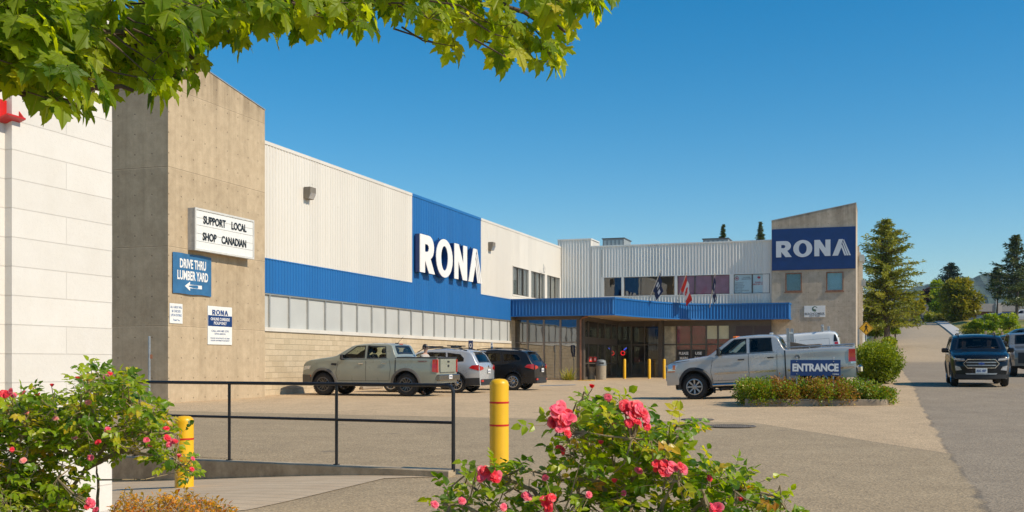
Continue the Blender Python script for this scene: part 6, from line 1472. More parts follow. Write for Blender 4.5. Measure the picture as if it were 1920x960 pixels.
flag_at(1329, 586, 69.5, 1341, 513, 67.0, 'n', 'tightly hanging navy flag leaning from the canopy at right', 3, .12, 1.6)
# ---- roof units
for u0, u1, v0, a_, lab in ((1130, 1170, 448.5, 76.5, 'grey rooftop unit beside the raised white parapet'), (1318, 1365, 449, 76, 'low flat rooftop unit near the right tower')):
    Yc, b0_ = onB(u0, a_); b1_ = onB(u1, a_)[1]; z1 = zv(v0, Yc); t = bthing('rooftop_unit', lab, 'rooftop unit', (b0_ + b1_) / 2, a_, 8.9)
    mb = MB(); mb.box(b0_, b1_, a_, a_ + 2.2, 8.9, z1); mb.build('casing', flat('unit_grey', (.26, .28, .28), .5), t)
    mb = MB(); mb.box(b0_ - .06, b1_ + .06, a_ - .06, a_ + 2.3, z1, z1 + .06); mb.build('lid', flat('unit_dark', (.08, .085, .09), .5), t)
    mb = MB()
    for i in range(5): x = lerp(b0_ + .1, b1_ - .3, i / 4); mb.box(x, x + .18, a_ - .02, a_ - .001, 9.0, z1 - .1)
    mb.build('louvre', M_alu, t)
# ---- planter island with the entrance sign
I0 = Vector((kk(1397) * 29.3, 29.3)); I1 = Vector((kk(1670) * 28.6, 28.6)); zI = .27
idx = (I1 - I0); iL = idx.length; ang = math.atan2(idx.y, idx.x)
DI = 4.4
def island():
    t = thing('planter_kerb', 'low grey concrete kerb edging the planting strip under the ENTRANCE sign', 'kerb', (I0.x, I0.y, zI), ang)
    n = 26; mb = MB(); out = []
    for (cx, cy, a0, a1) in ((.2, .2, 180, 270), (iL - .35, .35, 270, 360), (iL - .35 + .4, DI - .35, 0, 90), (.6, DI - .3, 90, 180)):
        r_ = .35 if cx > 1 else .2
        for i in range(6): q = R(lerp(a0, a1, i / 5)); out.append((cx + r_ * math.cos(q), cy + r_ * math.sin(q)))
    inn = shrink(out, .15); m = len(out); vs = []
    for (pts, z) in ((out, -.3), (out, .12), (shrink(out, .02), .14), (shrink(out, .13), .14), (inn, .12), (inn, -.3)): vs += [Vector((p[0], p[1], z)) for p in pts]
    fs = [(k * m + i, k * m + (i + 1) % m, (k + 1) * m + (i + 1) % m, (k + 1) * m + i) for k in range(5) for i in range(m)]
    mb.add(vs, fs); mb.build('kerb', M_curb, t, merge=True)
    mb = MB(); mb.add([Vector((p[0], p[1], .10)) for p in inn], [tuple(range(m))]); mb.build('planter_soil', flat('soil', (.09, .065, .04), .95, var=.3, nscale=8), t)
    return out
isl_out = island()
def iw(x, y, z=0): return Vector((I0.x + x * math.cos(ang) - y * math.sin(ang), I0.y + x * math.sin(ang) + y * math.cos(ang), zI + z))
Ys = 29.6; pA_ = px(1482, 700, Ys); pB_ = px(1576, 704, Ys - .25)
t = thing('entrance_sign', 'navy sign reading ENTRANCE on two short posts in the planting strip', 'sign', (pA_.x, pA_.y, zI + .1), math.atan2(pB_.y - pA_.y, pB_.x - pA_.x))
Ls = (pB_ - pA_).length; zb_ = zv(704.5, Ys) - zI - .1; zt_ = zv(674.8, Ys) - zI - .1
mb = MB(); mb.box(0, Ls, -.012, .012, zb_, zt_); mb.build('board', M_navy, t)
mb = MB(); fn_ = lambda v: Vector((Ls / 2 + v.x, -.014 - v.z, (zb_ + zt_) / 2 + v.y + .015)); put(mb, text_mesh('ENTRANCE', .225, Ls * .92, .045, .004), fn_)
logo(mb, lambda v: Vector((Ls * .905 + v.x, -.014 - v.z, zb_ + .045 + v.y)), .17, .035, .003); mb.build('lettering', M_silver, t)
for f_ in (.125, .86):
    mb = MB(); mb.tube([(Ls * f_, .035, -.05), (Ls * f_, .035, zt_ + .05)], .02, 8); mb.lathe([(.03, zt_ + .04), (.032, zt_ + .07), (.001, zt_ + .09)], Matrix.Translation((Ls * f_, .035, 0)), 10); mb.build('post', M_steel, t, smooth=True)
    mb = MB()
    for zz in (zb_ + .05, zt_ - .04): mb.lathe([(.014, .0), (.014, .01), (.001, .012)], Matrix.Translation((Ls * f_, -.013, zz)) @ Matrix.Rotation(R(90), 4, 'X'), 8)
    mb.build('bolt', M_steel, t)
# pedestrian warning sign
Yp = 55.0; c_ = px(1624, 615.5, Yp); z0 = G(c_.x, c_.y); t = thing('warning_sign', 'yellow diamond pedestrian crossing sign at the tower corner', 'sign', (c_.x, c_.y, z0), -R(12))
hc = c_.z - z0; hd_ = 13.2 / F * Yp
mb = MB(); mb.tube([(0, .04, -.2), (0, .04, hc + hd_)], .035, 8); mb.build('post', M_steel, t)
mb = MB(); mb.prism([(0, -hd_), (hd_, 0), (0, hd_), (-hd_, 0)], lambda p, d: Vector((p[0], d, hc + p[1])), -.012, .006); mb.build('plate', flat('sign_amber', (.80, .40, .01), .5, var=.04), t)
mb = MB(); s_ = hd_ / 13.2
outer = [(0, -hd_ * .93), (hd_ * .93, 0), (0, hd_ * .93), (-hd_ * .93, 0)]; inner = [(p[0] * .93, p[1] * .93) for p in outer]
put(mb, curve_mesh([outer, inner[::-1]], .002), lambda v: Vector((v.x, -.0145, hc + v.y)))
for poly in (ell(0.2 * s_, 6.1 * s_, 1.3 * s_, 1.3 * s_, 14), [(-1.6 * s_, 4.6 * s_), (1.6 * s_, 4.6 * s_), (1.5 * s_, .2 * s_), (-1.5 * s_, .2 * s_)], [(-1.5 * s_, .4 * s_), (.4 * s_, .4 * s_), (-2.4 * s_, -6.6 * s_), (-3.9 * s_, -6.4 * s_)], [(-.3 * s_, .4 * s_), (1.5 * s_, .4 * s_), (2.2 * s_, -2.5 * s_), (3.6 * s_, -6.5 * s_), (2.2 * s_, -6.6 * s_), (.8 * s_, -3 * s_)], [(-1.4 * s_, 4.6 * s_), (-1.5 * s_, 3.2 * s_), (-3.4 * s_, 1.4 * s_), (-3.9 * s_, 2.2 * s_)], [(1.4 * s_, 4.6 * s_), (1.5 * s_, 3.2 * s_), (3.6 * s_, .9 * s_), (4.1 * s_, 1.7 * s_)]):
    put(mb, curve_mesh([poly], .002), lambda v: Vector((v.x, -.0145, hc + v.y)))
mb.build('pictogram', M_black, t)
# ---- right hand sidewalk and bank kerbs along the road
M_sw = flat('pale_sidewalk', (.48, .46, .43), .85, var=.1, nscale=.5)
def strip(name, b0, b1, a0, a1, zoff, mat, n=24, ff=None, kind='structure', taper=0):
    mb = MB(); vs = []
    for i in range(n + 1):
        a_ = lerp(a0, a1, i / n); p0 = W(b0, a_); p1 = W(b1, a_); z = G(p0.x, p0.y) + zoff; z1_ = G(p1.x, p1.y) + zoff
        vs += [Vector((p0.x, p0.y, z - .3)), Vector((p0.x, p0.y, z)), Vector((p1.x, p1.y, z1_)), Vector((p1.x, p1.y, z1_ - .3))]
    fs = [(i * 4 + k, i * 4 + k + 1, i * 4 + 5 + k, i * 4 + 4 + k) for i in range(n) for k in range(3)] + [(0, 1, 2, 3), (n * 4 + 3, n * 4 + 2, n * 4 + 1, n * 4)]
    mb.add(vs, fs); return mb.build(name, mat, kind=kind)
strip('sidewalk', 7.5, 8.95, 128, 180, .14, M_sw)
strip('left_kerb', .75, .95, 75, 172, .12, M_curb)
strip('right_kerb', 10.6, 30, 79, 80.2, .13, M_sw)
# banks of dry grass
M_dry = NT('dry_grass_ground'); _c = M_dry.mix(M_dry.ramp(M_dry.noise(.5, 6), .35, .65), (.42, .27, .09), (.30, .22, .08)); M_dry.col(M_dry.mix(M_dry.ramp(M_dry.noise(6, 5), .4, .7, 0, .5), _c, (.14, .12, .05))); M_dry.rough(.95); M_dry = M_dry.m
M_lawn = NT('verge_grass'); _c = M_lawn.mix(M_lawn.ramp(M_lawn.noise(.35, 5), .4, .6), (.13, .15, .025), (.33, .25, .07)); M_lawn.col(_c); M_lawn.rough(.95); M_lawn = M_lawn.m
def bank(name, pts, hgt, mat, step=1.2):
    poly = [W(b, a).xy[:] for b, a in pts]; o = sheet(name, poly, mat, .02, step)
    cx = sum(p[0] for p in poly) / len(poly)
    random.seed(3)
    for v in o.data.vertices:
        d = min((Vector((v.co.x, v.co.y)) - Vector(p).lerp(Vector(q), max(0, min(1, (Vector((v.co.x, v.co.y)) - Vector(p)).dot(Vector(q) - Vector(p)) / max(1e-6, (Vector(q) - Vector(p)).length_squared))))).length for p, q in zip(poly, poly[1:] + poly[:1]))
        v.co.z += hgt * sm(d / 2.0) * (.8 + .4 * math.sin(v.co.x * 1.3) * math.sin(v.co.y * .9))
    return o
bank('grass_bank', [(-1.5, 70), (.7, 70), (.7, 172), (-14, 172), (-14, 93), (-1.5, 93)], .35, M_dry)
bank('verge', [(9.0, 128), (30, 122), (30, 174), (9.0, 174)], .3, M_lawn)
bank('verge_strip', [(10.8, 90), (30, 90), (30, 119), (10.8, 119)], .2, M_dry)
# ============================================================ foliage
def leafbank(verts, faces, tint, v0, f0, c, M): pass
ML = [(0, 0), (.12, -.08), (.30, -.14), (.33, -.06), (.46, -.04), (.40, .06), (.34, .15), (.46, .17), (.52, .25), (.64, .27), (.78, .42), (.64, .42), (.60, .51), (.50, .48), (.38, .47), (.28, .45), (.31, .56), (.29, .66), (.37, .72), (.27, .76), (.24, .87), (.15, .87), (.09, 1.0), (0, 1.14)]
def add_maple(mb, M, size, tint, curl):
    base = len(mb.v)
    # midrib vertices then the two halves
    for sx in (1, -1):
        pts = [(x * sx, y) for x, y in ML]; cpt = (0, .36)
        vs = [cpt] + pts
        n = len(mb.v)
        for (x, y) in vs:
            r2 = x * x + (y - .3) ** 2; z = abs(x) * .22 * curl[0] - r2 * .6 * curl[1] + .05 * math.sin(x * 6 + y * 5 + curl[2])
            mb.v.append(M @ Vector((x * size, y * size, z * size))); mb.cols.append(tint); mb.uv.append((x, y))
        for i in range(1, len(pts)):
            mb.f.append((n, n + i, n + i + 1) if sx > 0 else (n, n + i + 1, n + i)); mb.m.append(0)
def add_leaflet(mb, M, size, tint, wdt=.5, curl=.3):
    n = len(mb.v); pts = [(0, 0, 0), (-wdt * .62, .30, 1), (0, .35, 0), (wdt * .62, .30, 1), (-wdt * .5, .68, 1), (0, .72, 0), (wdt * .5, .68, 1), (0, 1.05, 0)]
    for x, y, e in pts: mb.v.append(M @ Vector((x * size, y * size, (e * .12 - curl * y * y * .5) * size))); mb.cols.append(tint); mb.uv.append((x, y))
    for f in ((0, 2, 1), (0, 3, 2), (1, 2, 5, 4), (2, 3, 6, 5), (4, 5, 7), (5, 6, 7)): mb.f.append(tuple(n + i for i in f)); mb.m.append(0)
def newmb(): m = MB(); m.cols = []; m.uv = []; return m
def orient(pos, tipdir, normal):
    y = tipdir.normalized(); z = (normal - y * normal.dot(y)); z = z.normalized() if z.length > 1e-4 else y.orthogonal().normalized(); x = y.cross(z)
    return Matrix(((x.x, y.x, z.x, pos.x), (x.y, y.y, z.y, pos.y), (x.z, y.z, z.z, pos.z), (0, 0, 0, 1)))
rnd = random.Random(11)
def rv(s=1.0): return Vector((rnd.gauss(0, s), rnd.gauss(0, s), rnd.gauss(0, s)))
M_maple = leafmat('maple_leaf', [(.07, .16, .008), (.19, .29, .010), (.34, .42, .015), (.50, .46, .04)], .6, True, .5)
M_maplebark = flat('maple_twig', (.10, .065, .04), .8, var=.3, nscale=12)
def maple():
    KS = .62; t = thing('maple_tree', 'maple tree leaning its leafy branches over the top left corner', 'tree', (-3.0, 2.0, 0))
    org = Vector((-3.0, 2.0, 0)); tw = MB(); lf = newmb()
    mbk = MB(); mbk.tube([(0, 0, -.1), (.02, 0, 1.0), (.0, .05, 2.2), (.05, .08, 3.0), (.1, .1, 3.8), (.12, .1, 4.8)], [.11, .09, .08, .06, .045, .02], 12)
    mbk.build('trunk', M_bark, t, smooth=True)
    # (u, v, depth) way points of the limbs; all start in the trunk
    limbs = [
        [(-300, 20, 3.7), (0, 60, 3.8), (130, 75, 3.9), (260, 60, 4.0), (390, 35, 4.1)],
        [(-300, 60, 3.6), (0, 130, 3.6), (90, 150, 3.7), (170, 165, 3.75), (250, 170, 3.8)],
        [(-300, 10, 3.9), (60, 20, 4.1), (230, 60, 4.2), (330, 95, 4.3), (372, 120, 4.3)],
        [(-250, -150, 4.2), (150, -40, 4.4), (420, -10, 4.5), (620, 15, 4.6), (760, 12, 4.7), (880, 40, 4.75)],
        [(-250, -200, 4.3), (300, -120, 4.6), (700, -60, 4.8), (900, -10, 4.85), (1010, 40, 4.9), (1060, 60, 4.9)],
        [(-250, -260, 4.0), (250, -200, 4.2), (650, -160, 4.4), (1000, -90, 4.6), (1090, -20, 4.7)],
        [(-300, 120, 3.5), (-60, 150, 3.5), (60, 185, 3.55), (150, 200, 3.6)],
        [(-200, -60, 3.9), (200, -60, 4.0), (420, -20, 4.0), (560, 10, 4.05)],
        [(-250, -300, 4.6), (300, -330, 5.0), (800, -300, 5.4)], [(-250, -400, 4.0), (400, -420, 4.4), (700, -460, 4.6)],
    ]
    def lowlim(u):   # lowest v foliage reaches at column u
        return pl([(-400, 150), (0, 150), (60, 205), (130, 215), (170, 205), (210, 172), (300, 185), (340, 160), (375, 130), (392, 70), (440, 85), (480, 105), (495, 68), (560, 62), (640, 66), (690, 50), (720, 25), (800, 42), (830, 85), (845, 105), (900, 92), (950, 142), (985, 130), (1040, 126), (1085, 95), (1090, 35), (1150, 5), (1300, -60)], u)
    for L_ in limbs:
        pts = [Vector((.05, .08, 1.8 + 1.2 * rnd.random()))] + [px(u, v, Y * KS) - org for u, v, Y in L_]
        den = []
        for i_, (p_, q_) in enumerate(zip(pts, pts[1:])):
            nn_ = 8 if i_ == 0 else 4; amp = .10 if i_ == 0 else .012
            den += [p_.lerp(q_, j_ / nn_) + Vector((0, math.sin(j_ / nn_ * math.pi) * amp * rnd.uniform(-1, 1), math.sin(j_ / nn_ * math.pi) * amp * rnd.uniform(.2, 1.2))) for j_ in range(nn_)]
        den.append(pts[-1]); tw.tube(den, [lerp(.028, .004, (i / (len(den) - 1)) ** .6) for i in range(len(den))], 8)
    # twigs and leaves fill the volume above the outline; leaves hang from petioles
    n = 0; target = 2850; tries = 0
    while n < target and tries < 60000:
        tries += 1
        u = rnd.uniform(-350, 1130) if n < target * .68 else rnd.uniform(-1500, -250); lo = lowlim(u)
        v = rnd.uniform(-330, lo) if rnd.random() < .28 else rnd.uniform(-20, lo) if lo > -20 else -60 + rnd.random() * 40
        if u > 1110: v = min(v, 15)
        # gaps
        if u < -250: v = rnd.uniform(-600, 230)
        gx = math.sin(u * .045 + 1.3) * math.sin(v * .06 + u * .013); 
        if gx > .60 and v > 0: continue
        lo += 14 * math.sin(u * .07) + 12 * math.sin(u * .031 + 2) - 6
        if v > lo - 4 or (v > lo - 45 and rnd.random() < .35): continue
        dY = 3.45 + 1.35 * max(-.35, min(1, (u + 100) / 1200)) + rnd.uniform(-.28, .55)
        dY *= KS
        node = px(u, v, dY) - org
        k_ = rnd.randint(2, 4)
        for q in range(k_):
            s_ = KS * rnd.choice((rnd.uniform(.05, .075), rnd.uniform(.07, .105))) * (1 + .1 * (u < 350))
            out = Vector((rnd.gauss(0, 1), rnd.gauss(0, 1), 0)).normalized(); tip = (out * .55 + Vector((0, 0, -rnd.uniform(.5, 1.3)))).normalized()
            pet = node + out * rnd.uniform(.01, .04) + Vector((0, 0, rnd.uniform(-.02, .03)))
            p2 = pet + org; uu = 960 + F * (p2.x) / p2.y; vvv = HZ - F * (p2.z - s_ * .95 * max(0, -tip.z) - CAMH) / p2.y
            if vvv > lowlim(uu) + 26: continue
            up = (sdir * .95 + out * .55 + rv(.35)); add_maple(lf, orient(pet, tip, up), s_, min(1, max(0, rnd.gauss(.36, .2) + (.12 if u > 820 else 0))), (rnd.uniform(.3, 1.2), rnd.uniform(.1, .9), rnd.uniform(0, 6)))
            tw.tube([node, pet], .0009, 4, False); n += 1
        if rnd.random() < .5: e = node + Vector((-rnd.uniform(.06, .16), rnd.uniform(-.03, .06), rnd.uniform(.02, .08))); tw.tube([node, (node + e) / 2 + rv(.01), e], [.001, .002, .003], 5, False)
    tw.build('limbs', M_maplebark, t, smooth=True); lf.build('foliage', M_maple, t, smooth=88.0)
maple()

# ---- roses
M_rose = leafmat('rose_leaf', [(.06, .14, .008), (.17, .29, .010), (.34, .43, .02), (.55, .48, .03), (.50, .20, .03)], .45, False, .35)
M_stem = flat('rose_cane', (.28, .21, .12), .8, var=.35, nscale=14)
M_pinks = [leafmat('petal_pink', [(.72, .06, .14), (.80, .10, .20), (.85, .22, .28)], .25), leafmat('petal_red', [(.60, .012, .03), (.75, .03, .06), (.80, .08, .10)], .25), leafmat('petal_pale', [(.75, .30, .30), (.80, .40, .38), (.75, .22, .30)], .3)]
def bloom(name, parent, pos, facing, r, mat, seed, openness=1.0):
    rr = random.Random(seed); mb = newmb(); f = facing.normalized()
    M0 = orient(Vector((0, 0, 0)), f.orthogonal(), f); M0.translation = pos
    npet = [5, 6, 6, 5] if openness > .6 else [3, 4, 4]
    for ring_, k in enumerate(npet):
        for i in range(k):
            th_ = 2 * math.pi * (i + .37 * ring_ + rr.uniform(-.12, .12)) / k; lay = lerp(15, 72, ring_ / (len(npet) - 1)) * openness + rr.uniform(-9, 9)
            rad = r * lerp(.5, 1.0, ring_ / (len(npet) - 1)) * rr.uniform(.88, 1.1); wd_ = rad * rr.uniform(.75, .95)
            Mp = M0 @ Matrix.Rotation(th_, 4, 'Z') @ Matrix.Rotation(R(90 - lay), 4, 'Y').inverted() if False else M0 @ Matrix.Rotation(th_, 4, 'Z') @ Matrix.Rotation(R(lay - 90), 4, 'Y')
            n = len(mb.v); nu, nv = 4, 4; t_ = rr.random()
            for a in range(nu + 1):
                s = a / nu
                for b in range(nv + 1):
                    q = b / nv * 2 - 1; w_ = wd_ * math.sin(min(1, s * 1.15 + .12) * math.pi * .62) * .62
                    x = s * rad - abs(q) * rad * .18 * s; y = q * w_; z = -(q * q) * .0 + .28 * rad * (q * q) * (1 - s * .5) + .10 * rad * math.sin(s * 3) - (.22 * rad * s ** 4) + rr.uniform(-.02, .02) * rad
                    mb.v.append(Mp @ Vector((x, y, z))); mb.cols.append(min(1, max(0, t_ * .6 + s * .4))); mb.uv.append((x, y))
            for a in range(nu):
                for b in range(nv): i0 = n + a * (nv + 1) + b; mb.f.append((i0, i0 + 1, i0 + nv + 2, i0 + nv + 1)); mb.m.append(0)
    return mb.build(name, mat, parent, smooth=60.0)
def rosebush(label, base, canes, outline, n_leaf, yr, blooms, seed, size, dry=.12):
    """canes: lists of (u,v,Y); outline(u)->(vtop,vbot,density)"""
    global rnd
    rnd = random.Random(seed); t = thing('rose_bush', label, 'rose bush', base); org = Vector(base); st = MB(); lf = newmb(); nodes = []
    for c in canes:
        pts = [px(*p) - org for p in c]; pts[0] = Vector((pts[0].x, pts[0].y, -.05)) if pts[0].z < .35 else pts[0]; m = len(pts); den = []
        for a, b in zip(pts, pts[1:]):
            for i in range(5): den.append(a.lerp(b, i / 5) + rv(.002))
        den.append(pts[-1]); st.tube(den, [lerp(.013, .003, i / (len(den) - 1)) for i in range(len(den))], 7); nodes += den[3:]
    sprigs = 0; tries = 0
    while sprigs < n_leaf and tries < n_leaf * 40:
        tries += 1; u, v = outline[0](rnd); 
        ok = outline[1](u, v)
        if rnd.random() > ok: continue
        Y = rnd.uniform(*yr); node = px(u, v, Y) - org
        if node.z < .02: continue
        # connect to the nearest cane point with a twig
        if sprigs % 3 == 0:
            q = min(nodes, key=lambda p_: (p_ - node).length_squared); 
            if (q - node).length < .9: mid = q.lerp(node, .5) + Vector((0, 0, -.02)) + rv(.02); st.tube([q, mid, node], [.0045, .0028, .0015], 5, False)
            if rnd.random() < .35: nodes.append(node)
        d = Vector((rnd.gauss(0, 1), rnd.gauss(0, 1), rnd.gauss(.25, .5))).normalized(); L = size * rnd.uniform(1.6, 2.6); pts = [node, node + d * L * .5, node + d * L + Vector((0, 0, -.01))]
        st.tube(pts, .0011, 4, False); ti = min(1, max(0, rnd.gauss(.30, .17) + (.35 if rnd.random() < dry else 0))); up = Vector((rnd.gauss(.35, .5), rnd.gauss(-.3, .5), 1)).normalized(); side = d.cross(up).normalized()
        for f_, sd in ((.45, 1), (.45, -1), (.8, 1), (.8, -1), (1.0, 0)):
            o = node + d * L * f_; td = (d * .7 + side * sd * .9 + Vector((0, 0, -.25)) + rv(.12)).normalized() if sd else (d + Vector((0, 0, -.2))).normalized()
            add_leaflet(lf, orient(o, td, up + rv(.25)), size * rnd.uniform(.75, 1.2), min(1, max(0, ti + rnd.gauss(0, .05))), rnd.uniform(.50, .68), rnd.uniform(.0, .7))
        sprigs += 1
    st.build('canes', M_stem, t, smooth=True); lf.build('foliage', M_rose, t)
    blooms = blooms + [(u + rnd.uniform(-16, 16), v + rnd.uniform(-10, 14), Y - .015, r * .66, (mi + rnd.choice((0, 1))) % 2) for (u, v, Y, r, mi) in blooms if r > .033 for _ in (0, 1)]
    for i, (u, v, Y, r, mi) in enumerate(blooms):
        pos = px(u, v, Y) - org; fc = Vector((rnd.gauss(.35, .35), rnd.gauss(-.75, .2), rnd.uniform(.1, .9)))
        bud = r < .0145
        bloom('bud' if bud else 'flower', t, pos, fc if not bud else Vector((rnd.gauss(0, .2), 0, 1)), r * ((.58 if seed == 21 else .7) if not bud else 1.3), M_pinks[mi], seed + i * 7, .35 if bud else rnd.uniform(.8, 1.05))
        q = min(nodes, key=lambda p_: (p_ - pos).length_squared); s2 = MB(); s2.tube([q, q.lerp(pos, .5) + Vector((0, .01, -.02)), pos - fc * .003], [.003, .0022, .0018], 5); o = s2.build('flower_stalk', M_stem, t, smooth=True)
    return t
def poly_out(poly, dens=None):
    us = [p[0] for p in poly]; vs = [p[1] for p in poly]; u0, u1, v0, v1 = min(us), max(us), min(vs), max(vs)
    def samp(r): return r.uniform(u0, u1), r.uniform(v0, v1)
    def ok(u, v):
        if not inpoly((u, v), poly): return 0
        k = .62 + .55 * math.sin(u * .031 + 1) * math.sin(v * .043 + u * .012)
        return max(.12, min(1, k)) * (dens(u, v) if dens else 1)
    return samp, ok
LP = [(-260, 745), (-60, 755), (0, 765), (55, 742), (110, 738), (150, 720), (158, 690), (165, 678), (185, 690), (200, 712), (235, 705), (268, 735), (300, 770), (330, 790), (348, 806), (330, 835), (358, 868), (366, 895), (335, 888), (295, 868), (285, 840), (250, 838), (215, 848), (190, 842), (175, 862), (160, 900), (150, 960), (150, 1100), (-260, 1100)]
def ldens(u, v): 
    d = 1.0
    if v > 860 and u > 130: d = .4
    return d
rosebush('large rose bush with small pink blooms before the white block building', (-2.75, 5.3, 0),
    [[(60, 1400, 5.3), (105, 1000, 5.3), (128, 925, 5.3), (160, 880, 5.3), (195, 842, 5.25), (230, 800, 5.2), (255, 770, 5.2)], [(60, 1400, 5.35), (60, 1000, 5.4), (30, 900, 5.4), (40, 820, 5.4), (90, 760, 5.4)], [(90, 1400, 5.3), (180, 980, 5.4), (185, 900, 5.4), (178, 865, 5.4)], [(50, 1400, 5.3), (-60, 950, 5.3), (-100, 820, 5.3), (-80, 770, 5.3)],
     [(160, 880, 5.3), (230, 845, 5.2), (285, 855, 5.15), (335, 870, 5.1)], [(195, 842, 5.25), (175, 780, 5.3), (165, 720, 5.35), (165, 685, 5.35)], [(60, 1400, 5.3), (0, 1000, 5.2), (20, 860, 5.1), (60, 790, 5.1)], [(230, 800, 5.2), (290, 815, 5.15), (335, 810, 5.1)]],
    poly_out(LP, ldens), 3900, (4.95, 5.85),
    [(8, 740, 5.0, .045, 1), (25, 742, 5.05, .03, 0), (44, 738, 5.1, .028, 0), (165, 755, 5.0, .028, 2), (200, 708, 5.2, .035, 2), (216, 716, 5.2, .018, 0), (202, 806, 4.95, .028, 0), (184, 830, 4.95, .03, 1), (140, 822, 4.95, .026, 2), (170, 858, 4.95, .028, 0), (104, 785, 5.0, .026, 2), (275, 826, 4.95, .03, 0), (282, 836, 4.95, .022, 0), (312, 804, 4.9, .028, 1), (313, 822, 4.9, .038, 1), (325, 828, 4.9, .026, 0), (361, 860, 4.9, .022, 0), (360, 880, 4.9, .022, 1), (44, 864, 4.95, .03, 2), (170, 944, 4.9, .04, 0), (180, 957, 4.9, .03, 0), (167, 937, 4.9, .02, 1), (72, 743, 5.0, .014, 1), (22, 843, 4.9, .022, 1), (150, 770, 5.0, .013, 1), (97, 725, 5.0, .013, 0), (145, 712, 5.1, .014, 0), (50, 775, 5.0, .022, 2), (335, 858, 4.9, .014, 0)], 21, .034, .16)
RP = [(830, 975), (835, 915), (850, 895), (880, 880), (905, 870), (935, 872), (955, 880), (985, 862), (1000, 880), (1035, 860), (1060, 838), (1050, 815), (1020, 812), (1010, 800), (1045, 790), (1062, 775), (1085, 755), (1100, 745), (1150, 745), (1170, 752), (1205, 772), (1225, 790), (1212, 815), (1232, 800), (1262, 785), (1288, 795), (1292, 810), (1270, 828), (1258, 848), (1290, 862), (1318, 870), (1345, 872), (1375, 888), (1400, 900), (1430, 905), (1450, 912), (1470, 930), (1478, 950), (1460, 1000), (1400, 1300), (960, 1300)]
def rdens(u, v):
    if u < 1010 and v > 850: return .5
    if 1010 <= u < 1080 and 870 < v < 960: return .35
    if v > 960: return .5
    return 1
rosebush('rose bush with bright pink blooms in the middle foreground', (.55, 4.0, 0),
    [[(1180, 1400, 4.0), (1160, 1050, 4.0), (1130, 900, 4.0), (1100, 830, 4.0), (1082, 770, 4.0), (1095, 735, 4.0)], [(1200, 1400, 4.0), (1180, 1000, 4.05), (1185, 900, 4.05), (1190, 820, 4.0), (1180, 770, 4.0)], [(1170, 1400, 4.0), (1060, 1000, 4.0), (1000, 920, 4.0), (930, 890, 4.0), (880, 885, 4.0)], [(1200, 1400, 4.0), (1260, 1000, 4.0), (1330, 930, 4.0), (1400, 915, 4.0), (1465, 935, 4.0)], [(1185, 900, 4.05), (1230, 860, 4.0), (1258, 820, 4.0), (1270, 795, 4.0)], [(1130, 900, 4.0), (1060, 900, 4.0), (985, 880, 4.0)], [(1200, 1400, 4.0), (1240, 950, 3.9), (1270, 890, 3.9)], [(1100, 1400, 4), (980, 1000, 3.9), (870, 950, 3.9), (830, 945, 3.9)]],
    poly_out(RP, rdens), 1500, (3.75, 4.35),
    [(1045, 775, 3.78, .055, 0), (1066, 788, 3.76, .052, 0), (1056, 800, 3.75, .04, 0), (1035, 792, 3.78, .035, 0), (1052, 763, 3.8, .035, 0), (1172, 765, 3.8, .045, 1), (1192, 770, 3.78, .05, 1), (1182, 783, 3.76, .04, 0), (1208, 785, 3.78, .036, 0), (1213, 800, 3.78, .024, 1), (1140, 745, 3.85, .022, 0), (1228, 873, 3.75, .035, 1), (1246, 874, 3.74, .042, 1), (1260, 878, 3.74, .038, 0), (1280, 880, 3.75, .032, 0), (905, 885, 3.75, .035, 0), (918, 888, 3.75, .042, 0), (932, 893, 3.76, .03, 0), (988, 931, 3.8, .03, 0), (1024, 943, 3.75, .04, 1), (1103, 928, 3.75, .022, 0), (1050, 844, 3.85, .03, 1), (1197, 884, 3.8, .026, 0), (1345, 955, 3.7, .04, 0), (866, 940, 3.75, .024, 0), (814, 947, 3.75, .026, 0), (943, 952, 3.75, .024, 0), (1151, 905, 3.8, .014, 0), (1152, 800, 3.8, .014, 0), (1127, 833, 3.8, .014, 0), (1330, 897, 3.8, .02, 1), (1388, 940, 3.8, .014, 0), (1022, 896, 3.8, .02, 0), (1110, 728, 3.9, .013, 1), (1170, 925, 3.8, .018, 0)], 57, .036, .10)
# young spirea with orange tips and a lime green shrub
def lowshrub(name, label, cat, poly, yr, n, mat, seed, size, base):
    r_ = random.Random(seed); t = thing(name, label, cat, base); org = Vector(base); lf = newmb(); st = MB(); us = [p[0] for p in poly]; vs = [p[1] for p in poly]
    k = 0
    while k < n:
        u, v = r_.uniform(min(us), max(us)), r_.uniform(min(vs), max(vs))
        if not inpoly((u, v), poly): continue
        if math.sin(u * .07) * math.sin(v * .09 + u * .05) > .75 and v < 950: continue
        Y = r_.uniform(*yr); p = px(u, v, Y) - org
        if p.z < 0: continue
        k += 1
        d = Vector((r_.gauss(0, .6), r_.gauss(0, .6), 1)).normalized(); st.tube([p - d * .09, p], .0012, 4, False)
        for q in range(5):
            o = p - d * .07 * (q / 4); td = (d * .5 + Vector((r_.gauss(0, 1), r_.gauss(0, 1), r_.gauss(.2, .4)))).normalized()
            add_leaflet(lf, orient(o, td, Vector((r_.gauss(0, .5), r_.gauss(0, .5), 1))), size * r_.uniform(.6, 1.2), min(1, max(0, r_.gauss(.45, .25))), .45, .3)
    for i in range(14):
        u = r_.uniform(min(us), max(us)); Y = r_.uniform(*yr); p = px(u, 1000, Y) - org; b_ = Vector((p.x * .5, p.y * .5, -.02)); st.tube([b_, (b_ + p) / 2 + Vector((0, 0, .05)), p], [.006, .004, .002], 6)
    st.build('stems', M_stem, t); lf.build('foliage', mat, t)
M_spirea = leafmat('spirea_leaf', [(.22, .18, .02), (.55, .34, .02), (.72, .33, .02), (.50, .12, .03)], .4)
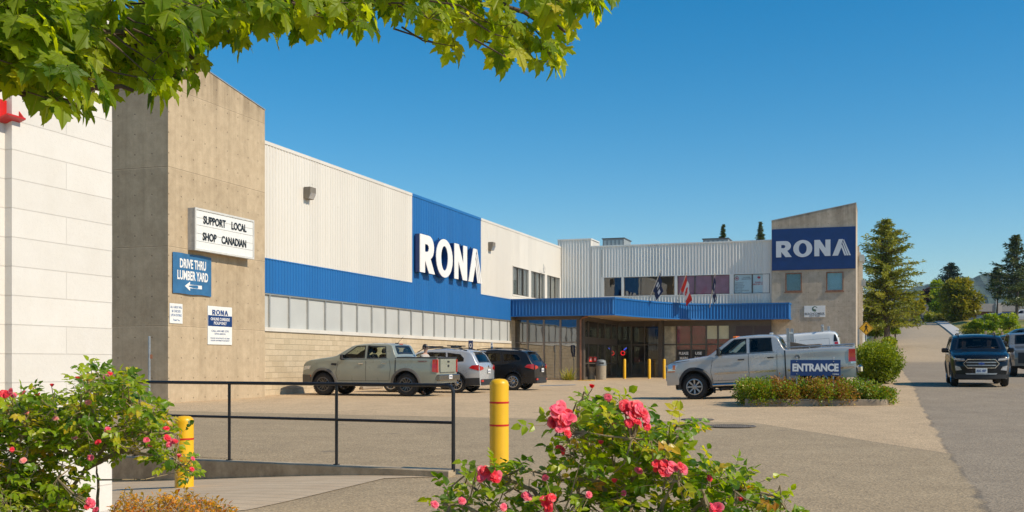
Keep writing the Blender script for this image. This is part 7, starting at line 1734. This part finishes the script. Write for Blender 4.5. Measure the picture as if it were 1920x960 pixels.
M_lime = leafmat('lime_leaf', [(.12, .20, .01), (.28, .36, .02), (.42, .44, .03)], .35)
lowshrub('spirea_shrub', 'orange-leaved low shrub in front of the left yellow bollard', 'shrub', [(200, 1060), (205, 955), (225, 925), (240, 910), (262, 932), (285, 920), (310, 925), (350, 915), (385, 925), (410, 935), (440, 950), (470, 1060)], (4.3, 4.9), 1100, M_spirea, 5, .022, (-1.55, 4.6, 0))
lowshrub('lime_shrub', 'lime green low shrub at the bottom left corner', 'shrub', [(-200, 1100), (-200, 900), (0, 905), (30, 925), (60, 940), (75, 1100)], (4.3, 4.8), 500, M_lime, 6, .03, (-2.3, 4.55, 0))
# yucca like clump by the glass
p = px(1066, 713, 61.2); t = thing('spiky_plant', 'spiky yellow-green plant at the foot of the glazed vestibule', 'plant', tuple(p)); rnd = random.Random(4); lf = newmb()
for i in range(130):
    a_ = rnd.uniform(0, 6.28); el = rnd.uniform(.35, 1.5); L = rnd.uniform(.5, 1.15); d = Vector((math.cos(a_) * math.cos(el), math.sin(a_) * math.cos(el), math.sin(el))); s_ = Vector((-math.sin(a_), math.cos(a_), 0)) * .02
    n = len(lf.v); b_ = Vector((rnd.gauss(0, .12), rnd.gauss(0, .1), 0)); ti = rnd.random()
    for f_, w_ in ((0, 1), (.5, .9), (1, .05)):
        q = b_ + d * L * f_ + Vector((0, 0, -.25 * f_ * f_)); lf.v += [q - s_ * w_, q + s_ * w_]; lf.cols += [ti, ti]; lf.uv += [(0, 0), (0, 0)]
    for k in (0, 2): lf.f.append((n + k, n + k + 1, n + k + 3, n + k + 2)); lf.m.append(0)
lf.build('leaves', leafmat('yucca', [(.10, .16, .02), (.30, .30, .03), (.45, .36, .06)], .3), t)

# ---- ground cover and hedges: clumps of small leaves through a volume
def mound(mb, centre, rad, n, size, r_, tint, shell=.55, flatten=0.0, seedn=0.0, ex=1.0):
    cx, cy, cz = centre; rx, ry, rz = rad
    for _ in range(n):
        d = Vector((r_.gauss(0, 1), r_.gauss(0, 1), r_.gauss(0, 1))).normalized(); k = r_.uniform(shell, 1.0) ** ex
        lump = 1 + .13 * math.sin(d.x * 5 + seedn) + .12 * math.sin(d.y * 6 + seedn * 2) + .10 * math.sin(d.z * 7 + seedn * 3) + .05 * math.sin(d.x * 17 + d.z * 13)
        p = Vector((cx + d.x * rx * k * lump, cy + d.y * ry * k * lump, cz + d.z * rz * k * lump))
        td = (d + Vector((r_.gauss(0, .6), r_.gauss(0, .6), r_.gauss(.1, .6)))).normalized(); nn = Vector((r_.gauss(0, .7), r_.gauss(0, .7), 1))
        x_ = td.cross(nn).normalized() * size * .34; n0 = len(mb.v); L = td * size * r_.uniform(.6, 1.3)
        ti = min(1, max(0, tint(p, d) + r_.gauss(0, .12))); mb.v += [p - x_ * .5, p + L * .5 - x_, p + L, p + L * .5 + x_, p + x_ * .5]; mb.cols += [ti] * 5; mb.uv += [(0, 0)] * 5
        mb.f.append((n0, n0 + 1, n0 + 2, n0 + 3, n0 + 4)); mb.m.append(0)
M_hedge = leafmat('hedge_leaf', [(.045, .08, .006), (.13, .20, .010), (.30, .37, .02), (.46, .44, .03)], .3)
M_cover = leafmat('cover_leaf', [(.08, .17, .006), (.20, .32, .008), (.34, .22, .025), (.30, .12, .025), (.20, .07, .02)], .22)
def cover():
    r_ = random.Random(8); mb = newmb(); fwd = 0
    for i in range(120):
        x = r_.uniform(.0, iL + .05); y = r_.uniform(.05, 2.6); green = (x < .8 or x > iL * .72 or r_.random() < .12)
        h = .52 * (.75 + .35 * r_.random()) * (1 - .35 * sm((x - iL * .8) / (iL * .25))); c_ = iw(x, y, .12 + h * .35)
        base_t = r_.gauss(.25, .06) if green else r_.gauss(.66, .12)
        mound(mb, c_, (.34, .34, h * .72), 330, .062, r_, lambda p, d, b=base_t: b, .45, 0, r_.random() * 9)
    o = mb.build('ground_cover', M_cover, kind='stuff'); o['label'] = 'reddish and green ground cover filling the kerbed planting strip'
    mb2 = newmb()
    for i in range(34):
        x = r_.uniform(iL * .7, iL + .3); y = r_.uniform(2.4, 5.4); mound(mb2, iw(x, y, .18), (.4, .4, .22), 260, .07, r_, lambda p, d: .3, .4, 0, r_.random() * 9)
    o = mb2.build('juniper_cover', M_cover, kind='stuff')
cover()
# round hedge bush behind the island
def bush(name, label, c, rad, n, size, mat, seed, tint=.4, cat='shrub', group=None, lumps=10, zb=None):
    r_ = random.Random(seed); z0 = G(c[0], c[1]) if zb is None else zb; t = thing(name, label, cat, (c[0], c[1], z0), 0, group); mb = newmb(); st = MB()
    for i in range(lumps):
        a_ = r_.uniform(0, 6.28); q = r_.uniform(0, .5); cc = (math.cos(a_) * rad[0] * q, math.sin(a_) * rad[1] * q, rad[2] * r_.uniform(.75, 1.15)); b = r_.gauss(tint, .08)
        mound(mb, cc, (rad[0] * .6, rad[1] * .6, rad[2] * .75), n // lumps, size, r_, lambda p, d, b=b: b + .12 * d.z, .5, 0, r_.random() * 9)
        st.tube([(0, 0, -.05), (cc[0] * .5, cc[1] * .5, cc[2] * .5), cc], [.03, .02, .008], 6)
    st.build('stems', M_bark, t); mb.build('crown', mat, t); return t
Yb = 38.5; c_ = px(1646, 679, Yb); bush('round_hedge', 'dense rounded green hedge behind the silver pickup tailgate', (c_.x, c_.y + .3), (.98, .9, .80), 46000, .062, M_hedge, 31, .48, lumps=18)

# ---- trees
def conifer(name, label, u, vtop, Y, wpx, seed, mat, dens=1.0, droop=.25, group=None, crown0=.12, size=None, zb=None, trunk2=False, lean=0, pw=.62, rag=1.0):
    r_ = random.Random(seed); x = kk(u) * Y; z0 = G(x, Y) if zb is None else zb; H = zv(vtop, Y) - z0; Rm = wpx / 2 / F * Y
    t = thing(name, label, 'tree', (x, Y, z0), 0, group); tr = MB(); tr.tube([(0, 0, -.3), (.02 * H, 0, H * .35), (lean * H, 0, H * .98)], [H * .022, H * .014, H * .002], 8)
    if trunk2: tr.tube([(.35, .2, -.3), (.3, .2, H * .3), (-.55, .2, H * .88)], [H * .018, H * .011, H * .002], 8)
    mb = newmb(); sz = size or H * .028; nb = int(46 * dens) + 14
    for i in range(nb):
        f = crown0 + (1 - crown0) * (i / nb) ** .92; z = f * H; Lb = Rm * (1 - f) ** pw * r_.uniform(.55 / rag, 1.18) + .04 * Rm; 
        if f > .9: Lb *= .8
        for k in range(r_.randint(3, 5)):
            a_ = r_.uniform(0, 6.28); rise = lerp(-droop, .35, f); cx = lean * z + (.02 * H if False else 0); s0 = Vector((cx, 0, z)); e = s0 + Vector((math.cos(a_) * Lb, math.sin(a_) * Lb, Lb * rise + r_.uniform(-.2, .2) * Lb * .5))
            tr.tube([s0, s0.lerp(e, .6) + Vector((0, 0, .04 * Lb)), e], [H * .004, H * .0025, H * .001], 4, False)
            ns = max(3 if f < .93 else 2, int(Lb / sz * 1.15)); b = r_.gauss(.4, .13)
            for j in range(ns):
                q = (j + r_.random()) / ns; q = .12 + .9 * q; c = s0.lerp(e, q) + Vector((0, 0, .04 * Lb)); spr = sz * (1.25 - .5 * q) * min(1, .22 + 3.2 * (1 - f))
                for m in range(9):
                    d = Vector((r_.gauss(0, 1), r_.gauss(0, 1), r_.gauss(-.1, .45))).normalized(); p = c + d * spr * r_.uniform(.1, .9); td = (d + Vector((math.cos(a_), math.sin(a_), 0)) * .8 + Vector((0, 0, -.15))).normalized(); w_ = td.orthogonal().normalized()
                    w_ = (w_ * math.cos(m) + td.cross(w_) * math.sin(m)) * sz * .17; L = td * sz * r_.uniform(.5, 1.0); n0 = len(mb.v); ti = min(1, max(0, b + r_.gauss(0, .1)))
                    mb.v += [p - w_, p + L, p + w_]; mb.cols += [ti] * 3; mb.uv += [(0, 0)] * 3; mb.f.append((n0, n0 + 1, n0 + 2)); mb.m.append(0)
    tr.build('trunk', M_bark, t, smooth=True); mb.build('crown', mat, t); return t
M_fir = leafmat('fir_needles', [(.025, .05, .015), (.07, .10, .025), (.15, .18, .045), (.24, .24, .08)], .12)
M_firo = leafmat('olive_fir_needles', [(.07, .10, .010), (.20, .23, .02), (.38, .37, .035), (.48, .42, .10)], .18)
M_blue = leafmat('blue_conifer', [(.012, .03, .018), (.03, .06, .035), (.06, .10, .06)], .1)
conifer('douglas_fir', 'tall olive-green fir with two trunks standing beside the right tower', 1660, 412, 96, 196, 41, M_firo, 1.6, .12, crown0=.16, trunk2=True, size=.34, rag=1.8, pw=.66)
conifer('conifer', 'narrow dark conifer with open branches at the right edge', 1905, 440, 150, 160, 42, M_fir, .7, .0, crown0=.2, size=.46, rag=2.0, pw=.8)
conifer('conifer', 'thin small conifer just left of the tall conifer at the edge', 1868, 500, 152, 56, 43, M_fir, .25, .0, crown0=.45, size=.36, rag=2.6)
conifer('conifer', 'blue-green conifer peak above the bright green tree', 1782, 493, 190, 100, 44, M_blue, .9, .2, size=.5)
conifer('conifer', 'distant conifer tip above the rooftop left of the low unit', 1356, 420, 120, 70, 45, M_fir, 1.0, .1, zb=3, size=.24, crown0=.45, pw=.95)
conifer('conifer', 'distant conifer tip above the rooftop close to the right tower', 1426, 415, 122, 76, 46, M_fir, 1.0, .1, zb=3, size=.24, crown0=.45, pw=.95)
def broad(name, label, u, vtop, vbase, Y, wpx, seed, mat, n, size, tint=.5, lumps=22, group=None, zb=None, tall=1.0, trunkf=.25):
    r_ = random.Random(seed); x = kk(u) * Y; z0 = G(x, Y) if zb is None else zb; H = zv(vtop, Y) - z0; Rm = wpx / 2 / F * Y
    t = thing(name, label, 'tree', (x, Y, z0), 0, group); tr = MB(); tr.tube([(0, 0, -.3), (.05, 0, H * .3), (0, 0, H * .75)], [H * .025, H * .018, H * .006], 8); mb = newmb()
    for i in range(lumps):
        f = r_.uniform(trunkf, .9); prof = math.sin(min(1, (f - trunkf * .6) / (1 - trunkf * .6)) * math.pi) ** .6; a_ = r_.uniform(0, 6.28); q = r_.uniform(.25, .78) * prof; c = Vector((math.cos(a_) * Rm * q, math.sin(a_) * Rm * q, H * f)); rr_ = Rm * r_.uniform(.25, .42)
        tr.tube([(0, 0, H * f * .6), c * .6 + Vector((0, 0, H * f * .3)), c], [H * .009, H * .005, H * .002], 5, False); b = r_.gauss(tint, .13)
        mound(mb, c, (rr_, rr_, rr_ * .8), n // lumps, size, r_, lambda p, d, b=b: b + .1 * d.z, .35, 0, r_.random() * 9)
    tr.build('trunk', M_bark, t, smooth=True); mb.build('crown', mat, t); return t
M_brite = leafmat('bright_leaf', [(.06, .12, .008), (.16, .26, .012), (.28, .38, .02), (.40, .42, .03)], .35)
M_gold = leafmat('golden_cedar', [(.06, .085, .008), (.18, .20, .012), (.36, .33, .02), (.52, .40, .03)], .25)
M_plum = leafmat('plum_leaf', [(.03, .014, .018), (.07, .03, .035), (.12, .06, .05)], .15)
broad('maple', 'bright green leafy tree left of the golden cedar', 1770, 522, 600, 178, 62, 51, M_brite, 9000, .42, .5)
broad('golden_cedar', 'olive-gold bushy cedar standing between the road and the stakes', 1798, 524, 612, 160, 78, 52, M_gold, 15000, .36, .45, 40, trunkf=.1)
broad('purple_tree', 'dark purple-leaved tree beyond the road crest', 1738, 540, 600, 196, 46, 53, M_plum, 6000, .42, .4)
broad('young_maple', 'small bright green tree at the left road kerb', 1678, 592, 638, 100, 30, 54, M_brite, 2600, .17, .45, 12)
for i, (u, vt, Y, wd, lab) in enumerate(((1856, 588, 116, 46, 'leafy bright green sapling left of the row above the stakes'), (1893, 584, 114, 48, 'leafy bright green sapling right of the row above the stakes'), (1830, 598, 118, 34, 'small yellow-green sapling beside the golden cedar'))):
    broad('sapling', lab, u, vt, 640, Y, wd, 60 + i, M_brite, 3200, .2, .55, 14, 'saplings above the stakes')
broad('background_tree', 'dark green tree mass behind the olive fir by the tower', 1640, 545, 630, 112, 60, 58, M_hedge, 7000, .3, .35, 20)
broad('background_tree', 'yellow-green tree right of the olive fir over the road edge', 1712, 545, 600, 150, 44, 59, M_gold, 5000, .32, .55, 14, trunkf=.35)
# shrubs on the right bank
bush_rows = [(1745, 603, 168, .9, 'low clipped shrub nearest the crest pickup', M_hedge, .55), (1772, 598, 166, 2.4, 'wide rounded olive shrub at the road crest', M_gold, .35), (1795, 600, 160, 1.8, 'second rounded shrub right of the olive shrub', M_gold, .45), (1716, 600, 170, 1.0, 'small bright clipped hedge right of the crest pickup', M_brite, .4)]
for i, (u, v, Y, w_, lab, m_, ti) in enumerate(bush_rows):
    p = px(u, v, Y); bush('shrub', lab, (p.x, Y), (w_, w_ * .7, .8), 2600, .22, m_, 70 + i, ti, lumps=6)
for i, (u, Y, w_, lab, m_) in enumerate(((1822, 130, 1.4, 'yellow-green shrub below the golden cedar', M_gold), (1835, 118, 2.2, 'spreading shrub left of the wooden stakes', M_gold), (1862, 104, 1.2, 'grassy clump between the left stakes', M_hedge), (1884, 102, 1.2, 'grassy clump between the right stakes', M_hedge), (1668, 93, .8, 'small green shrub at the foot of the twin-trunk fir', M_hedge), (1905, 110, 2.4, 'low shrub at the far right verge', M_gold))):
    x = kk(u) * Y; bush('shrub', lab, (x, Y), (w_, w_, .55), 2400, .16, m_, 80 + i, .45, lumps=6)
for i, (u, Y) in enumerate(((1848, 100), (1864, 98), (1879, 96), (1894, 94))):
    x = kk(u) * Y; t = thing('wooden_stake', 'pale wooden stake in the planted verge, %s of the row from left' % ['first', 'second', 'third', 'fourth'][i], 'stake', (x, Y, G(x, Y)), 0, 'wooden stakes in the verge')
    mb = MB(); mb.bbox(-.09, .09, -.09, .09, -.2, 1.15, .02); mb.build('stake', M_wood, t); mb = MB(); mb.tube([(0, 0, .9), (.5, .2, 1.0)], .012, 5); mb.build('tie', M_black, t)
# ---- distant building
db = thing('low_building', 'long low building with flat grey roof and red-framed windows at the road crest', 'building', (px(1800, 600, 195).x, 195, 7.3), R(-4))
X0, X1 = -15, 34
mb = MB(); mb.box(X0, X1, .6, 12, -1, 3.2); mb.build('wall', flat('far_wall', (.16, .09, .06), .7), db)
mb = MB(); mb.box(X0 - .5, X1, -1.2, 13, 3.1, 4.5); mb.build('roof', flat('far_roof', (.27, .255, .235), .7), db)
for i in range(8): mb = MB(); x = X0 + 1.5 + 6.4 * i; mb.box(x, x + 1.1, -1.4, .3, -1, 4.6); mb.build('pillar', flat('far_pillar', (.36, .33, .29), .8), db)
for i in range(26):
    x = X0 + .8 + 1.9 * i
    mb = MB(); mb.box(x, x + 1.6, .5, .6, .6, 2.7); f = mb.build('window', flat('far_red_frame', (.20, .06, .035), .6), db); mb = MB(); mb.box(x + .12, x + 1.48, .46, .5, .8, 2.55); mb.build('pane', flat('far_glass', (.17, .24, .26), .2), f)
mb = MB(); mb.box(-70, X0 - 1, 2, 12, -1, 3.0); mb.build('annex', flat('far_annex', (.22, .30, .32), .6), db)
# utility pole and wires
pz = px(1867, 600, 160); t = thing('utility_pole', 'grey utility pole beside the thin conifer', 'pole', (pz.x, 160, G(pz.x, 160)))
mb = MB(); mb.tube([(0, 0, 0), (0, 0, 7.4)], [.16, .11], 8); mb.build('pole', M_steel, t); mb = MB(); mb.box(-1.0, 1.0, -.06, .06, 6.8, 6.95); mb.build('crossarm', M_wood, t)
hp = zv(512, 160)
for k, (dz) in enumerate((0, -.5)):
    t = thing('power_line', ['upper thin power line crossing the sky behind the trees', 'lower thin power line crossing the sky behind the trees'][k], 'power line', (pz.x, 160, hp + dz)); mb = MB()
    pts = []
    for i in range(25): f = i / 24; x = lerp(-22, 12, f); pts.append((x, 6 + .4 * i * 0, -1.4 * 4 * f * (1 - f) * .6 + (-.9 + f * 1.2)))
    mb.tube(pts, .03, 4); mb.build('cable', flat('cable', (.10, .12, .14), .6), t)
# ---- far wooded hill
def hill():
    r_ = random.Random(9); nx, ny = 190, 26; vs = []; m = MB()
    for j in range(ny + 1):
        for i in range(nx + 1):
            fx = i / nx; x = lerp(250, 1400, fx); y = lerp(1000, 1500, j / ny)
            crest = pl([(250, 60), (430, 78), (520, 96), (560, 101), (640, 90), (720, 84), (900, 90), (1400, 70)], x * 1250 / y); h = crest * sm(j / 13.0) 
            z = h + r_.uniform(-1, 1) * 1.0 + 3 * math.sin(x * .03) * math.sin(y * .02) + (r_.uniform(0, 4.5) if 5 < j < 16 else 0); vs.append(Vector((x, y, z)))
    m.add(vs, [(j * (nx + 1) + i, j * (nx + 1) + i + 1, (j + 1) * (nx + 1) + i + 1, (j + 1) * (nx + 1) + i) for j in range(ny) for i in range(nx)])
    t = NT('forested_hill'); a = t.noise(.06, 8, .75); b = t.noise(.012, 5, .6); c = t.mix(t.ramp(a, .35, .65), (.05, .085, .075), (.11, .16, .12)); c = t.mix(t.ramp(b, .62, .72, 0, .6), c, (.26, .22, .17)); t.col(c); t.rough(1); t.bump(a, 1.0, 6)
    o = m.build('hill', t.m, kind='structure')
hill()
# ---- near planting bed soil under the roses
mb = MB(); mb.add([Vector(p) for p in ((-6.8, 2.0, .012), (-1.0, 2.0, .012), (-1.0, 6.3, .012), (-6.8, 6.3, .012))], [(0, 1, 2, 3)]); mb.build('planting_bed', flat('soil2', (.10, .075, .05), .95, var=.3, nscale=6), kind='structure')
mb = MB(); mb.add([Vector(p) for p in ((-.9, 2.6, .012), (2.0, 2.6, .012), (2.0, 5.0, .012), (-.9, 5.0, .012))], [(0, 1, 2, 3)]); mb.build('planting_bed', MATS['soil2'], kind='structure')

# ---- air: one even volume round the whole scene
mb = MB(); mb.box(-950, 1650, -250, 3050, -3.2, 135)
hz = NT('air'); hz.t.nodes.remove(hz.b); pv = hz.n('ShaderNodeVolumePrincipled'); pv.inputs['Color'].default_value = (.66, .82, 1, 1); pv.inputs['Density'].default_value = .00010; pv.inputs['Anisotropy'].default_value = .3
hz.l(pv.outputs[0], hz.out.inputs['Volume']); o = mb.build('haze', hz.m, kind='stuff')
